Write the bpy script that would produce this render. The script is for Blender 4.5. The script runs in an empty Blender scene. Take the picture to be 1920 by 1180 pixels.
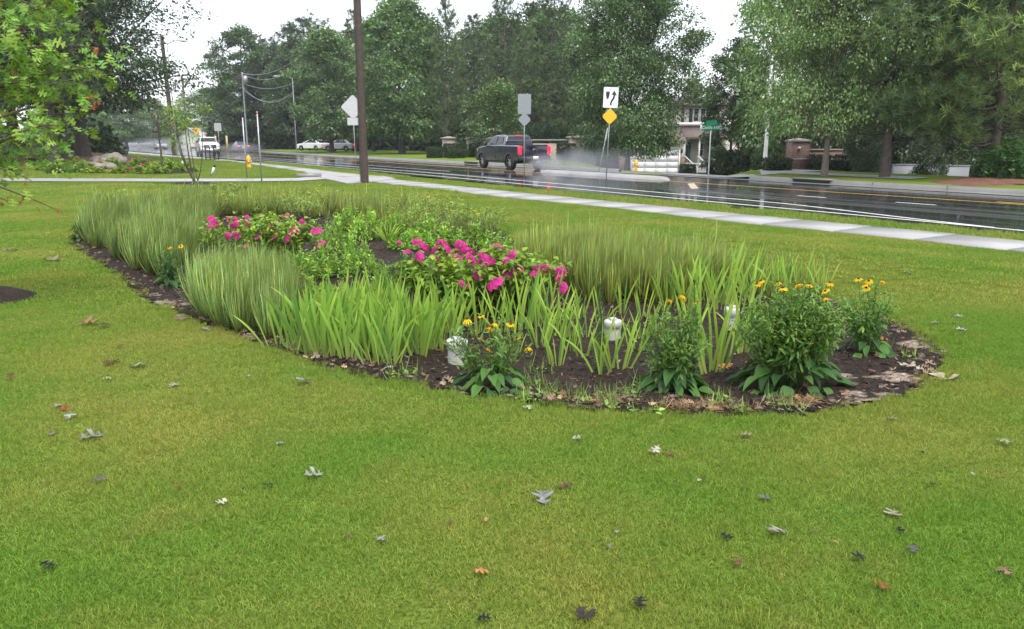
import bpy, math, random
import numpy as np
from mathutils import Vector, Matrix
rng = np.random.default_rng(7)
random.seed(7)
PI = math.pi
SC = bpy.context.scene
COL = SC.collection

# ------------------------------------------------------------------ camera, sky, sun, exposure
CAM_H = 1.7; FPX = 1450.0; PITCH = math.atan(328 / 1450)
cam_d = bpy.data.cameras.new('camera')
cam_d.sensor_width = 36; cam_d.lens = 36 * FPX / 1920
cam_d.clip_start = 0.05; cam_d.clip_end = 6000
cam = bpy.data.objects.new('camera', cam_d); COL.objects.link(cam)
cam.location = (0, 0, CAM_H); cam.rotation_euler = (PI / 2 - PITCH, 0, 0)
SC.camera = cam
world = bpy.data.worlds.new('World'); SC.world = world; world.use_nodes = True
wn = world.node_tree.nodes; wl = world.node_tree.links; wn.clear()
wout = wn.new('ShaderNodeOutputWorld')
sky = wn.new('ShaderNodeTexSky'); sky.sky_type = 'NISHITA'; sky.sun_disc = False
sky.sun_elevation = math.radians(62); sky.sun_rotation = math.radians(150); sky.dust_density = 3
b1 = wn.new('ShaderNodeBackground'); b1.inputs[1].default_value = 0.06; wl.new(sky.outputs[0], b1.inputs[0])
b2 = wn.new('ShaderNodeBackground'); b2.inputs[1].default_value = 0.66   # the cloud layer: even, a little brighter overhead
tc = wn.new('ShaderNodeTexCoord'); sp = wn.new('ShaderNodeSeparateXYZ'); wl.new(tc.outputs['Generated'], sp.inputs[0])
nz = wn.new('ShaderNodeTexNoise'); nz.inputs['Scale'].default_value = 1.6; nz.inputs['Detail'].default_value = 4; wl.new(tc.outputs['Generated'], nz.inputs[0])
ad = wn.new('ShaderNodeMath'); ad.operation = 'MULTIPLY_ADD'; ad.inputs[1].default_value = 0.35; wl.new(sp.outputs[2], ad.inputs[0]); wl.new(nz.outputs[0], ad.inputs[2])
cr = wn.new('ShaderNodeValToRGB'); cr.color_ramp.elements[0].position = .3; cr.color_ramp.elements[0].color = (.86, .90, .96, 1)
cr.color_ramp.elements[1].position = .9; cr.color_ramp.elements[1].color = (1.0, 1.0, 1.0, 1)
wl.new(ad.outputs[0], cr.inputs[0]); wl.new(cr.outputs[0], b2.inputs[0])
adds = wn.new('ShaderNodeAddShader'); wl.new(b1.outputs[0], adds.inputs[0]); wl.new(b2.outputs[0], adds.inputs[1])
wl.new(adds.outputs[0], wout.inputs[0])
sun_d = bpy.data.lights.new('sun', 'SUN'); sun_d.energy = 1.4; sun_d.angle = math.radians(25); sun_d.color = (1, .97, .92)
sun = bpy.data.objects.new('sun', sun_d); COL.objects.link(sun)
sun.rotation_euler = (math.radians(28), 0, math.radians(-150 + 180)); sun.location = (0, 0, 60)
SC.view_settings.view_transform = 'Standard'; SC.view_settings.look = 'None'
SC.view_settings.exposure = 1.06; SC.view_settings.gamma = 1
SC.render.engine = 'CYCLES'
SC.cycles.use_denoising = True
SC.cycles.max_bounces = 6; SC.cycles.diffuse_bounces = 3; SC.cycles.glossy_bounces = 3
SC.cycles.transmission_bounces = 4; SC.cycles.transparent_max_bounces = 6; SC.cycles.volume_bounces = 0

# ------------------------------------------------------------------ geometry of the place
def smooth(a, b, x):
    t = np.clip((np.asarray(x, float) - a) / (b - a), 0, 1); return t * t * (3 - 2 * t)
def ray(px, py):
    a = (px - 960) / FPX; b = (590 - py) / FPX
    return a, math.cos(PITCH) + b * math.sin(PITCH), -math.sin(PITCH) + b * math.cos(PITCH)
def G0(px, py, z=0.0):
    dx, dy, dz = ray(px, py); t = (z - CAM_H) / dz
    return dx * t, dy * t
def chaikin(p, n=3):
    p = np.array(p, float)
    for _ in range(n):
        q = [p[0]]
        for i in range(len(p) - 1):
            q += [p[i] * .75 + p[i + 1] * .25, p[i] * .25 + p[i + 1] * .75]
        q.append(p[-1]); p = np.array(q)
    return p
class Line:
    def __init__(s, pts, n=3):
        s.p = chaikin(pts, n); d = np.diff(s.p, axis=0); s.seg = np.hypot(d[:, 0], d[:, 1])
        s.s = np.concatenate([[0], np.cumsum(s.seg)]); s.d = d / s.seg[:, None]; s.L = s.s[-1]
    def at(s, u, t=0.0):
        u = np.atleast_1d(np.asarray(u, float)); t = np.broadcast_to(np.asarray(t, float), u.shape)
        x = np.interp(u, s.s, s.p[:, 0]); y = np.interp(u, s.s, s.p[:, 1])
        mid = (s.s[:-1] + s.s[1:]) / 2
        dx = np.interp(u, mid, s.d[:, 0]); dy = np.interp(u, mid, s.d[:, 1]); l = np.hypot(dx, dy)
        return np.stack([x + dy / l * t, y - dx / l * t], -1)      # t to the right of travel
    def st(s, X, Y):
        X = np.asarray(X, float); Y = np.asarray(Y, float)
        best = np.full(X.shape, 1e18); S = np.zeros(X.shape); T = np.zeros(X.shape)
        for i in range(len(s.seg)):
            ex, ey = X - s.p[i, 0], Y - s.p[i, 1]
            al = ex * s.d[i, 0] + ey * s.d[i, 1]; tr = ex * s.d[i, 1] - ey * s.d[i, 0]
            lo = -1e9 if i == 0 else 0; hi = 1e9 if i == len(s.seg) - 1 else s.seg[i]
            c = np.clip(al, lo, hi); dd = (al - c) ** 2 + tr ** 2
            m = dd < best; best = np.where(m, dd, best); S = np.where(m, s.s[i] + c, S); T = np.where(m, np.sign(tr) * np.sqrt(dd), T)
        return S, T
ROAD = Line([(30, -22.5), (20, -5), (9.3, 14.2), (6.8, 18.5), (4.9, 21.6), (2.4, 25.9), (0, 30.0), (-3.2, 35.4), (-7.4, 42.4), (-12.8, 51), (-20.5, 63.6), (-35.6, 86), (-59, 122), (-97, 180), (-150, 262), (-260, 440)])
WALK = Line([(28, -22.8), (24.4, -16.3), (8.4, 12.6), (5.7, 16.0), (2.6, 20.7), (0, 24.4), (-2.85, 28.9), (-5.4, 33), (-8.4, 38.4), (-12.9, 46.7), (-19.2, 57.4), (-29.5, 74), (-38, 86.5), (-61.5, 122), (-100, 180), (-153, 262)])
BEDPX = [(128, 452), (160, 472), (230, 512), (262, 548), (340, 584), (430, 618), (500, 642), (580, 674), (700, 702), (780, 714), (850, 728), (1000, 748), (1100, 760), (1250, 768), (1400, 772), (1520, 766), (1620, 752), (1700, 727), (1752, 697), (1768, 665), (1745, 635), (1690, 605), (1640, 588), (1570, 566), (1480, 535), (1380, 508), (1290, 490), (1180, 478), (1060, 466), (960, 452), (935, 428), (880, 405), (780, 388), (640, 372), (480, 362), (350, 362), (250, 385), (170, 412)]
BED = chaikin([G0(a, b) for a, b in BEDPX] + [G0(*BEDPX[0])], 2)[:-1]
def poly_sd(X, Y, P):
    """signed distance to polygon (negative inside)"""
    X = np.asarray(X, float); Y = np.asarray(Y, float)
    d = np.full(X.shape, 1e9); ins = np.zeros(X.shape, bool)
    for i in range(len(P)):
        a = P[i]; b = P[(i + 1) % len(P)]; ex, ey = b - a
        wx, wy = X - a[0], Y - a[1]; t = np.clip((wx * ex + wy * ey) / (ex * ex + ey * ey + 1e-12), 0, 1)
        d = np.minimum(d, np.hypot(wx - ex * t, wy - ey * t))
        c = ((a[1] > Y) != (b[1] > Y)); xx = ex * (Y - a[1]) / (ey if abs(ey) > 1e-12 else 1e-12) + a[0]
        ins ^= c & (X < xx)
    return np.where(ins, -d, d)
def ground_z(X, Y):
    X = np.asarray(X, float); Y = np.asarray(Y, float)
    sd = poly_sd(X, Y, BED)
    z = -0.13 * (1 - smooth(-.9, .5, sd))
    z = z + .03 * np.sin(X * .55 + 1) * np.sin(Y * .43) * (1 - smooth(22, 30, Y)) * smooth(-.1, 1.5, sd)
    b = smooth(.3, 1.6, sd) * (1 - smooth(1.8, 4.0, sd)) * smooth(8, 10, Y) * smooth(1.5, 3.5, X)
    z = z + .16 * b
    z = z + 1.15 * np.exp(-(((X + 37) / 9.5) ** 2 + ((Y - 54) / 8) ** 2)) + .9 * np.exp(-(((X + 60) / 22) ** 2 + ((Y - 62) / 14) ** 2))
    _, T = ROAD.st(X, Y)
    z = z * (1 - smooth(-3.6, -2.6, T)) - .06 * smooth(-2.4, 1, T) - 3.4 * smooth(3, 9, T)
    return z
def gz(x, y): return float(ground_z(np.array([x]), np.array([y]))[0])
def G(px, py):
    z = 0
    for _ in range(4):
        x, y = G0(px, py, z); z = gz(x, y)
    return x, y, z
WROAD = lambda u: 10.4 + 5.5 * smooth(95, 190, u)
US_ = None
def far_z(X, Y, T):
    X = np.asarray(X, float); Y = np.asarray(Y, float); b_ = X / np.maximum(Y, 1)      # the side street runs down to the house
    e = smooth(.095, .13, b_) * (1 - smooth(.285, .31, b_)) * (Y > 5)
    return .15 - .135 * e + .1 * smooth(0, 5, T - 11) * (1 - e) - 1.65 * smooth(16.5, 27, T) * smooth(2, 7, X) * (1 - e) - 1.65 * e * smooth(12, 25, T)
def FZ(x, y):
    s, t = ROAD.st(np.array([x]), np.array([y])); return float(far_z(x, y, t[0]))
def F(px, py):
    z = .2
    for _ in range(4):
        x, y = G0(px, py, z); z = FZ(x, y)
    return x, y, z
def AT(px, d):
    """a point at forward distance d, seen at column px, on the ground"""
    return (px - 960) / 1487 * d, d
def HT(py, d): return CAM_H - (py - 262) / 1487 * d * 1.0     # height seen at row py at distance d (upper part of picture)

# ------------------------------------------------------------------ objects
def tag(o, label=None, cat=None, group=None, kind=None):
    if label: o['label'] = label
    if cat: o['category'] = cat
    if group: o['group'] = group
    if kind: o['kind'] = kind
    return o
def empty(name, loc, rz=0, label=None, cat=None, group=None, sc=1.0, kind=None):
    o = bpy.data.objects.new(name, None); COL.objects.link(o); o.empty_display_size = .1
    o.location = loc; o.rotation_euler = (0, 0, rz); o.scale = (sc, sc, sc) if np.isscalar(sc) else sc
    return tag(o, label, cat, group, kind)
def me(name, chunks, mats, smooth_=False):
    """chunks: (V, F, C, mi); V (n,3); F (m,k); C (n,3) or colour or None"""
    chunks = [c for c in chunks if len(c[0])]
    V = np.concatenate([c[0] for c in chunks]).astype(np.float32)
    loops = []; tot = []; mi = []; off = 0; cols = []
    for c in chunks:
        f = np.asarray(c[1]); loops.append((f + off).ravel()); tot.append(np.full(len(f), f.shape[1])); mi.append(np.full(len(f), c[3] if len(c) > 3 else 0))
        cc = c[2] if len(c) > 2 and c[2] is not None else (1, 1, 1)
        cc = np.broadcast_to(np.asarray(cc, np.float32), (len(c[0]), 3)); cols.append(cc); off += len(c[0])
    loops = np.concatenate(loops).astype(np.int32); tot = np.concatenate(tot).astype(np.int32); mi = np.concatenate(mi).astype(np.int32)
    m = bpy.data.meshes.new(name); m.vertices.add(len(V)); m.vertices.foreach_set('co', V.ravel())
    m.loops.add(len(loops)); m.loops.foreach_set('vertex_index', loops)
    m.polygons.add(len(tot)); st = np.concatenate([[0], np.cumsum(tot)[:-1]]).astype(np.int32)
    m.polygons.foreach_set('loop_start', st); m.polygons.foreach_set('loop_total', tot); m.polygons.foreach_set('material_index', mi)
    if smooth_: m.polygons.foreach_set('use_smooth', np.ones(len(tot), bool))
    a = m.color_attributes.new('Col', 'FLOAT_COLOR', 'POINT'); C = np.concatenate(cols); C4 = np.ones((len(C), 4), np.float32); C4[:, :3] = C
    a.data.foreach_set('color', C4.ravel())
    for x in (mats if isinstance(mats, (list, tuple)) else [mats]): m.materials.append(x)
    m.update(calc_edges=True); m.validate()
    return m
def ob(name, mesh, parent=None, loc=(0, 0, 0), rot=(0, 0, 0), sc=(1, 1, 1), **k):
    o = bpy.data.objects.new(name, mesh); COL.objects.link(o)
    if parent: o.parent = parent
    o.location = loc; o.rotation_euler = rot; o.scale = sc
    return tag(o, **k)
def bevel(o, w=.02, n=2):
    b = o.modifiers.new('b', 'BEVEL'); b.width = w; b.segments = n; b.limit_method = 'ANGLE'; b.angle_limit = .6
    return o
def copy_tree(o, parent=None):
    c = o.copy(); COL.objects.link(c)
    if parent: c.parent = parent
    for ch in list(o.children): copy_tree(ch, c)
    return c
def box(cx, cy, cz, sx, sy, sz, rz=0, c=None, mi=0):
    v = np.array([[x, y, z] for z in (-.5, .5) for y in (-.5, .5) for x in (-.5, .5)]) * [sx, sy, sz]
    if rz:
        cs, sn = math.cos(rz), math.sin(rz); v = v @ np.array([[cs, sn, 0], [-sn, cs, 0], [0, 0, 1]])
    f = np.array([[0, 2, 3, 1], [4, 5, 7, 6], [0, 1, 5, 4], [2, 6, 7, 3], [0, 4, 6, 2], [1, 3, 7, 5]])
    return v + [cx, cy, cz], f, c, mi
def tube(pts, r, n=6, c=None, mi=0, cap=True):
    pts = np.array(pts, float); r = np.broadcast_to(np.asarray(r, float), (len(pts),))
    d = np.gradient(pts, axis=0); d /= np.linalg.norm(d, axis=1)[:, None] + 1e-12
    up = np.array([0, 0, 1.]) if abs(d[0, 2]) < .9 else np.array([1., 0, 0])
    a = np.cross(d, up); a /= np.linalg.norm(a, axis=1)[:, None] + 1e-12; b = np.cross(d, a)
    t = np.arange(n) / n * 2 * PI
    V = pts[:, None] + r[:, None, None] * (np.cos(t)[None, :, None] * a[:, None] + np.sin(t)[None, :, None] * b[:, None])
    V = V.reshape(-1, 3); fs = []
    for i in range(len(pts) - 1):
        for j in range(n):
            k = (j + 1) % n; fs.append([i * n + j, (i + 1) * n + j, (i + 1) * n + k, i * n + k])
    if cap:
        V = np.concatenate([V, pts[-1:], pts[:1]]); l = len(V)
        for j in range(0, n):
            k = (j + 1) % n; fs.append([(len(pts) - 1) * n + j, l - 2, l - 2, (len(pts) - 1) * n + k])
        fs = [f if f[1] != f[2] else f for f in fs]
        q = np.array([f for f in fs if len(set(f)) == 4])
        return (V, q, c, mi)
    return (V, np.array(fs), c, mi)
def lathe(prof, n=12, c=None, mi=0, org=(0, 0, 0)):
    prof = np.array(prof, float); t = np.arange(n) / n * 2 * PI
    V = np.stack([prof[:, 0:1] * np.cos(t), prof[:, 0:1] * np.sin(t), np.repeat(prof[:, 1:2], n, 1)], -1).reshape(-1, 3)
    fs = [[i * n + j, i * n + (j + 1) % n, (i + 1) * n + (j + 1) % n, (i + 1) * n + j] for i in range(len(prof) - 1) for j in range(n)]
    return V + np.array(org), np.array(fs), c, mi
def xform(ch, M):
    M = np.array(M); return (ch[0] @ M[:3, :3].T + M[:3, 3], *ch[1:])
def inst(tv, tf, R, P, C=None, mi=0):
    N = len(P); V = np.einsum('nij,vj->nvi', R, tv) + P[:, None]
    Fq = tf[None] + (np.arange(N) * len(tv))[:, None, None]
    cc = None if C is None else np.repeat(C, len(tv), axis=0)
    return V.reshape(-1, 3), Fq.reshape(-1, tf.shape[1]), cc, mi
def frames(d, roll=None, s=None):
    """matrices whose y axis runs along d; s: scale per item (n,) or (n,3)"""
    d = d / (np.linalg.norm(d, axis=1)[:, None] + 1e-9); n = len(d)
    u = np.tile([0., 0, 1], (n, 1)); u[np.abs(d[:, 2]) > .95] = [1, 0, 0]
    x = np.cross(d, u); x /= np.linalg.norm(x, axis=1)[:, None]; z = np.cross(x, d)
    if roll is not None:
        c, s_ = np.cos(roll)[:, None], np.sin(roll)[:, None]; x, z = x * c + z * s_, z * c - x * s_
    R = np.stack([x, d, z], -1)
    if s is not None:
        s = np.asarray(s, float)
        R = R * (s[:, None, None] if s.ndim == 1 else s[:, None, :])
    return R
def rand_dirs(n, zb=0.0, r=rng):
    v = r.normal(size=(n, 3)); v /= np.linalg.norm(v, axis=1)[:, None]; v[:, 2] += zb
    return v / np.linalg.norm(v, axis=1)[:, None]
def colvar(n, base, v=.25, hue=.12, r=rng):
    b = np.array(base, float)[None] * np.exp(r.normal(0, v, (n, 1))); h = r.normal(0, hue, (n, 1))
    return np.clip(b * np.concatenate([np.exp(h), np.ones((n, 1)), np.exp(-h)], 1), 0, 1)

# ------------------------------------------------------------------ materials
def newmat(name):
    m = bpy.data.materials.new(name); m.use_nodes = True
    return m, m.node_tree.nodes, m.node_tree.links, m.node_tree.nodes['Principled BSDF']
def mat(name, col, rough=.6, metal=0, noise=.15, scale=8, bump=0, spec=.5, coat=0):
    m, n, l, b = newmat(name); b.inputs['Roughness'].default_value = rough; b.inputs['Metallic'].default_value = metal
    b.inputs['Specular IOR Level'].default_value = spec
    if coat: b.inputs['Coat Weight'].default_value = coat; b.inputs['Coat Roughness'].default_value = .05
    t = n.new('ShaderNodeTexCoord'); z = n.new('ShaderNodeTexNoise'); z.inputs['Scale'].default_value = scale; z.inputs['Detail'].default_value = 6
    l.new(t.outputs['Object'], z.inputs[0]); r = n.new('ShaderNodeMapRange'); r.inputs[1].default_value = .25; r.inputs[2].default_value = .75
    r.inputs[3].default_value = 1 - noise; r.inputs[4].default_value = 1 + noise; l.new(z.outputs[0], r.inputs[0])
    x = n.new('ShaderNodeMix'); x.data_type = 'RGBA'; x.blend_type = 'MULTIPLY'; x.inputs[0].default_value = 1
    x.inputs[6].default_value = (*col, 1); l.new(r.outputs[0], x.inputs[7]); l.new(x.outputs[2], b.inputs['Base Color'])
    if bump:
        p = n.new('ShaderNodeBump'); p.inputs['Strength'].default_value = bump; p.inputs['Distance'].default_value = .01
        z2 = n.new('ShaderNodeTexNoise'); z2.inputs['Scale'].default_value = scale * 6; z2.inputs['Detail'].default_value = 4; l.new(t.outputs['Object'], z2.inputs[0])
        l.new(z2.outputs[0], p.inputs['Height']); l.new(p.outputs[0], b.inputs['Normal'])
    return m
def leafmat(name, tint=(1, 1, 1), trans=.3, rough=.45, spec=.4):
    m, n, l, b = newmat(name); b.inputs['Roughness'].default_value = rough + .08; b.inputs['Specular IOR Level'].default_value = spec * .6
    a = n.new('ShaderNodeAttribute'); a.attribute_name = 'Col'
    x = n.new('ShaderNodeMix'); x.data_type = 'RGBA'; x.blend_type = 'MULTIPLY'; x.inputs[0].default_value = 1
    x.inputs[6].default_value = (*tint, 1); l.new(a.outputs['Color'], x.inputs[7])
    oi = n.new('ShaderNodeObjectInfo'); mr = n.new('ShaderNodeMapRange'); mr.inputs[3].default_value = .85; mr.inputs[4].default_value = 1.15
    l.new(oi.outputs['Random'], mr.inputs[0]); x2 = n.new('ShaderNodeMix'); x2.data_type = 'RGBA'; x2.blend_type = 'MULTIPLY'; x2.inputs[0].default_value = 1
    l.new(x.outputs[2], x2.inputs[6]); l.new(mr.outputs[0], x2.inputs[7])
    l.new(x2.outputs[2], b.inputs['Base Color'])
    t = n.new('ShaderNodeBsdfTranslucent'); g = n.new('ShaderNodeMix'); g.data_type = 'RGBA'; g.blend_type = 'MULTIPLY'; g.inputs[0].default_value = 1
    l.new(x2.outputs[2], g.inputs[6]); g.inputs[7].default_value = (1.25, 1.3, .6, 1); l.new(g.outputs[2], t.inputs[0])
    mx = n.new('ShaderNodeMixShader'); mx.inputs[0].default_value = trans
    l.new(b.outputs[0], mx.inputs[1]); l.new(t.outputs[0], mx.inputs[2]); l.new(mx.outputs[0], n['Material Output'].inputs[0])
    return m
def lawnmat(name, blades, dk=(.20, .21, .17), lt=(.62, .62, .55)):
    m, n, l, b = newmat(name); b.inputs['Roughness'].default_value = .6; b.inputs['Specular IOR Level'].default_value = .15 if blades else 0.0
    g = n.new('ShaderNodeNewGeometry')
    def noise(sc, det=4):
        z = n.new('ShaderNodeTexNoise'); z.inputs['Scale'].default_value = sc; z.inputs['Detail'].default_value = det; l.new(g.outputs['Position'], z.inputs[0]); return z
    def ramp(src, p0, c0, p1, c1):
        r = n.new('ShaderNodeValToRGB'); r.color_ramp.elements[0].position = p0; r.color_ramp.elements[0].color = (*c0, 1)
        r.color_ramp.elements[1].position = p1; r.color_ramp.elements[1].color = (*c1, 1); l.new(src, r.inputs[0]); return r
    def mix(a, b_, f, bt='MIX'):
        x = n.new('ShaderNodeMix'); x.data_type = 'RGBA'; x.blend_type = bt
        if isinstance(f, float): x.inputs[0].default_value = f
        else: l.new(f, x.inputs[0])
        for s, v in ((6, a), (7, b_)):
            if isinstance(v, tuple): x.inputs[s].default_value = (*v, 1)
            else: l.new(v, x.inputs[s])
        return x.outputs[2]
    n1 = noise(.55); n2 = noise(2.6); n3 = noise(9)
    green = (.150, .270, .040); olive = (.262, .302, .066)
    c = mix(green, olive, ramp(n1.outputs[0], .38, (0, 0, 0), .64, (1, 1, 1)).outputs[0])
    c = mix(c, (.29, .275, .085), ramp(n2.outputs[0], .55, (0, 0, 0), .80, (.5, .5, .5)).outputs[0])
    c = mix(c, (.13, .235, .030), ramp(n3.outputs[0], .52, (0, 0, 0), .75, (.55, .55, .55)).outputs[0])
    if blades:
        a = n.new('ShaderNodeAttribute'); a.attribute_name = 'Col'; c = mix(c, a.outputs['Color'], 1.0, 'MULTIPLY')
    else:
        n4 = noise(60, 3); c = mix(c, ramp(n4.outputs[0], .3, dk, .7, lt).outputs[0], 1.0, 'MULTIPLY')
        n5 = noise(25, 6); p = n.new('ShaderNodeBump'); p.inputs['Strength'].default_value = .5; p.inputs['Distance'].default_value = .03
        l.new(n5.outputs[0], p.inputs['Height']); l.new(p.outputs[0], b.inputs['Normal'])
    l.new(c, b.inputs['Base Color'])
    if blades:
        t = n.new('ShaderNodeBsdfTranslucent'); l.new(mix(c, (1.3, 1.3, .6), 1.0, 'MULTIPLY'), t.inputs[0])
        mx = n.new('ShaderNodeMixShader'); mx.inputs[0].default_value = .3
        l.new(b.outputs[0], mx.inputs[1]); l.new(t.outputs[0], mx.inputs[2]); l.new(mx.outputs[0], n['Material Output'].inputs[0])
    return m
def roadmat():
    m, n, l, b = newmat('wet asphalt'); uv = n.new('ShaderNodeUVMap'); uv.uv_map = 'UVMap'
    mp = n.new('ShaderNodeMapping'); mp.inputs['Scale'].default_value = (2.4, .028, 1); l.new(uv.outputs[0], mp.inputs[0])
    z = n.new('ShaderNodeTexNoise'); z.inputs['Scale'].default_value = 1.2; z.inputs['Detail'].default_value = 7; z.inputs['Roughness'].default_value = .65; l.new(mp.outputs[0], z.inputs[0])
    r = n.new('ShaderNodeMapRange'); r.inputs[1].default_value = .49; r.inputs[2].default_value = .66; r.inputs[3].default_value = .03; r.inputs[4].default_value = .45; l.new(z.outputs[0], r.inputs[0])
    l.new(r.outputs[0], b.inputs['Roughness'])
    g = n.new('ShaderNodeNewGeometry'); z2 = n.new('ShaderNodeTexNoise'); z2.inputs['Scale'].default_value = 45; z2.inputs['Detail'].default_value = 3; l.new(g.outputs[0], z2.inputs[0])
    cr = n.new('ShaderNodeValToRGB'); cr.color_ramp.elements[0].color = (.018, .018, .020, 1); cr.color_ramp.elements[1].color = (.06, .06, .062, 1); l.new(z2.outputs[0], cr.inputs[0])
    cr2 = n.new('ShaderNodeValToRGB'); cr2.color_ramp.elements[0].position = .45; cr2.color_ramp.elements[0].color = (.8, .8, .8, 1); cr2.color_ramp.elements[1].position = .7; cr2.color_ramp.elements[1].color = (1.7, 1.7, 1.7, 1); l.new(z.outputs[0], cr2.inputs[0])
    x = n.new('ShaderNodeMix'); x.data_type = 'RGBA'; x.blend_type = 'MULTIPLY'; x.inputs[0].default_value = 1; l.new(cr.outputs[0], x.inputs[6]); l.new(cr2.outputs[0], x.inputs[7]); l.new(x.outputs[2], b.inputs['Base Color'])
    b.inputs['Specular IOR Level'].default_value = .6
    p = n.new('ShaderNodeBump'); p.inputs['Strength'].default_value = .25; p.inputs['Distance'].default_value = .004
    z3 = n.new('ShaderNodeTexNoise'); z3.inputs['Scale'].default_value = 5; z3.inputs['Detail'].default_value = 5; l.new(g.outputs[0], z3.inputs[0]); l.new(z3.outputs[0], p.inputs['Height']); l.new(p.outputs[0], b.inputs['Normal'])
    return m
def brickmat(name, c1, c2, mortar, sx=4.5, axis='XZ'):
    m, n, l, b = newmat(name); b.inputs['Roughness'].default_value = .8
    t = n.new('ShaderNodeTexCoord'); s = n.new('ShaderNodeSeparateXYZ'); l.new(t.outputs['Object'], s.inputs[0])
    a = n.new('ShaderNodeMath'); a.operation = 'ADD'; l.new(s.outputs[0], a.inputs[0]); l.new(s.outputs[1], a.inputs[1])
    c = n.new('ShaderNodeCombineXYZ'); l.new(a.outputs[0], c.inputs[0]); l.new(s.outputs[2], c.inputs[1])
    k = n.new('ShaderNodeTexBrick'); k.inputs['Scale'].default_value = sx; k.inputs['Color1'].default_value = (*c1, 1); k.inputs['Color2'].default_value = (*c2, 1)
    k.inputs['Mortar'].default_value = (*mortar, 1); k.inputs['Mortar Size'].default_value = .015; k.inputs['Row Height'].default_value = .3; k.inputs['Brick Width'].default_value = 1.0
    l.new(c.outputs[0], k.inputs[0]); l.new(k.outputs[0], b.inputs['Base Color'])
    p = n.new('ShaderNodeBump'); p.inputs['Strength'].default_value = .4; p.inputs['Distance'].default_value = .01; l.new(k.outputs['Fac'], p.inputs['Height']); p.invert = True; l.new(p.outputs[0], b.inputs['Normal'])
    return m
def sidingmat(name, col, pitch=.16):
    m, n, l, b = newmat(name); b.inputs['Roughness'].default_value = .6; b.inputs['Base Color'].default_value = (*col, 1)
    t = n.new('ShaderNodeTexCoord'); w = n.new('ShaderNodeTexWave'); w.wave_type = 'BANDS'; w.bands_direction = 'Z'; w.wave_profile = 'SAW'
    w.inputs['Scale'].default_value = .314 / pitch / 2; l.new(t.outputs['Object'], w.inputs[0])
    p = n.new('ShaderNodeBump'); p.inputs['Strength'].default_value = 1; p.inputs['Distance'].default_value = .02; l.new(w.outputs[0], p.inputs['Height']); l.new(p.outputs[0], b.inputs['Normal'])
    return m
M = dict(
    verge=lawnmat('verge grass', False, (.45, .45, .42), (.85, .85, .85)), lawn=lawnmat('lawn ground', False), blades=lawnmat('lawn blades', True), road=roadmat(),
    white_paint=mat('road paint white', (.72, .72, .70), .35, noise=.2, scale=3), yellow_paint=mat('road paint yellow', (.62, .36, .06), .4, noise=.2, scale=3),
    concrete=mat('wet concrete', (.30, .295, .29), .5, noise=.22, scale=1.1, bump=.3, spec=.4), joint=mat('joint soil', (.07, .065, .05), .8),
    gutter=mat('gutter concrete', (.22, .215, .20), .35, noise=.2, scale=1), drain=mat('drain mouth', (.012, .012, .012), .8),
    bark=mat('bark', (.075, .060, .050), .85, noise=.4, scale=7, bump=.8), bark_l=mat('light bark', (.17, .14, .11), .85, noise=.35, scale=7, bump=.6),
    pole=mat('creosote pole', (.055, .038, .028), .7, noise=.35, scale=6, bump=.6), steel=mat('galvanised steel', (.42, .43, .45), .4, metal=.5, noise=.1),
    signback=mat('sign back aluminium', (.50, .50, .50), .45, metal=.25, noise=.08, scale=5), signwhite=mat('sign face white', (.78, .78, .80), .35, noise=.03),
    signyellow=mat('sign face yellow', (.80, .44, .01), .35, noise=.03), signgreen=mat('sign face green', (.0, .20, .10), .35, noise=.04), black=mat('black paint', (.015, .015, .018), .4),
    greyback=mat('grey sign back', (.26, .28, .30), .45, metal=.3, noise=.06), leaf=leafmat('leaves'), treeleaf=leafmat('wet tree leaves', trans=.22, rough=.26, spec=.95), needle=leafmat('needles', trans=.12, rough=.5), petal=leafmat('petals', trans=.35, rough=.6, spec=.2),
    dry=leafmat('dry leaves', trans=.1, rough=.6, spec=.3), wood=mat('stems', (.10, .075, .045), .8, noise=.2, scale=20),
    pvc=mat('white pvc', (.47, .465, .44), .45, noise=.3, scale=9), hyd=mat('hydrant yellow', (.85, .44, .0), .35, noise=.08), 
    glass=mat('dark glass', (.012, .014, .016), .05, noise=.0), rubber=mat('rubber', (.018, .018, .018), .75), rim=mat('alloy rim', (.5, .5, .52), .3, metal=.8),
    navy=mat('dark blue metallic paint', (.007, .008, .022), .22, noise=.05, coat=.8), whitecar=mat('white car paint', (.72, .72, .73), .25, noise=.03, coat=.6),
    silver=mat('silver car paint', (.45, .46, .48), .25, metal=.3, noise=.03, coat=.6), darkcar=mat('dark grey car paint', (.05, .055, .065), .25, noise=.05, coat=.6), chrome=mat('chrome', (.6, .6, .62), .15, metal=1),
    plastic=mat('black plastic', (.03, .03, .032), .6), stone=mat('pale stone', (.33, .29, .24), .8, noise=.3, scale=5, bump=.6), cap=mat('stone cap', (.26, .24, .22), .7, noise=.2, scale=3),
    boulder=mat('boulder', (.20, .17, .15), .8, noise=.45, scale=3, bump=.8), brick=brickmat('red brick', (.14, .075, .058), (.20, .12, .095), (.26, .23, .2)), brick_pale=brickmat('pale brick', (.36, .25, .19), (.44, .33, .26), (.42, .38, .34), 3.2),
    siding=sidingmat('cream siding', (.52, .49, .42)), shadewall=mat('white wall', (.19, .20, .22), .6, noise=.06, scale=1), door=mat('garage door white', (.68, .68, .70), .5, noise=.03),  # white walls under the trees: their shade is put into the grey colour
    roof=brickmat('brown shingles', (.15, .115, .10), (.20, .155, .135), (.08, .065, .06), 5), bluedoor=mat('blue door', (.05, .10, .13), .5), shutter=mat('dark green shutter', (.025, .04, .035), .6), trim=mat('white trim', (.72, .72, .72), .5, noise=.03), redlamp=None)
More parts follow.
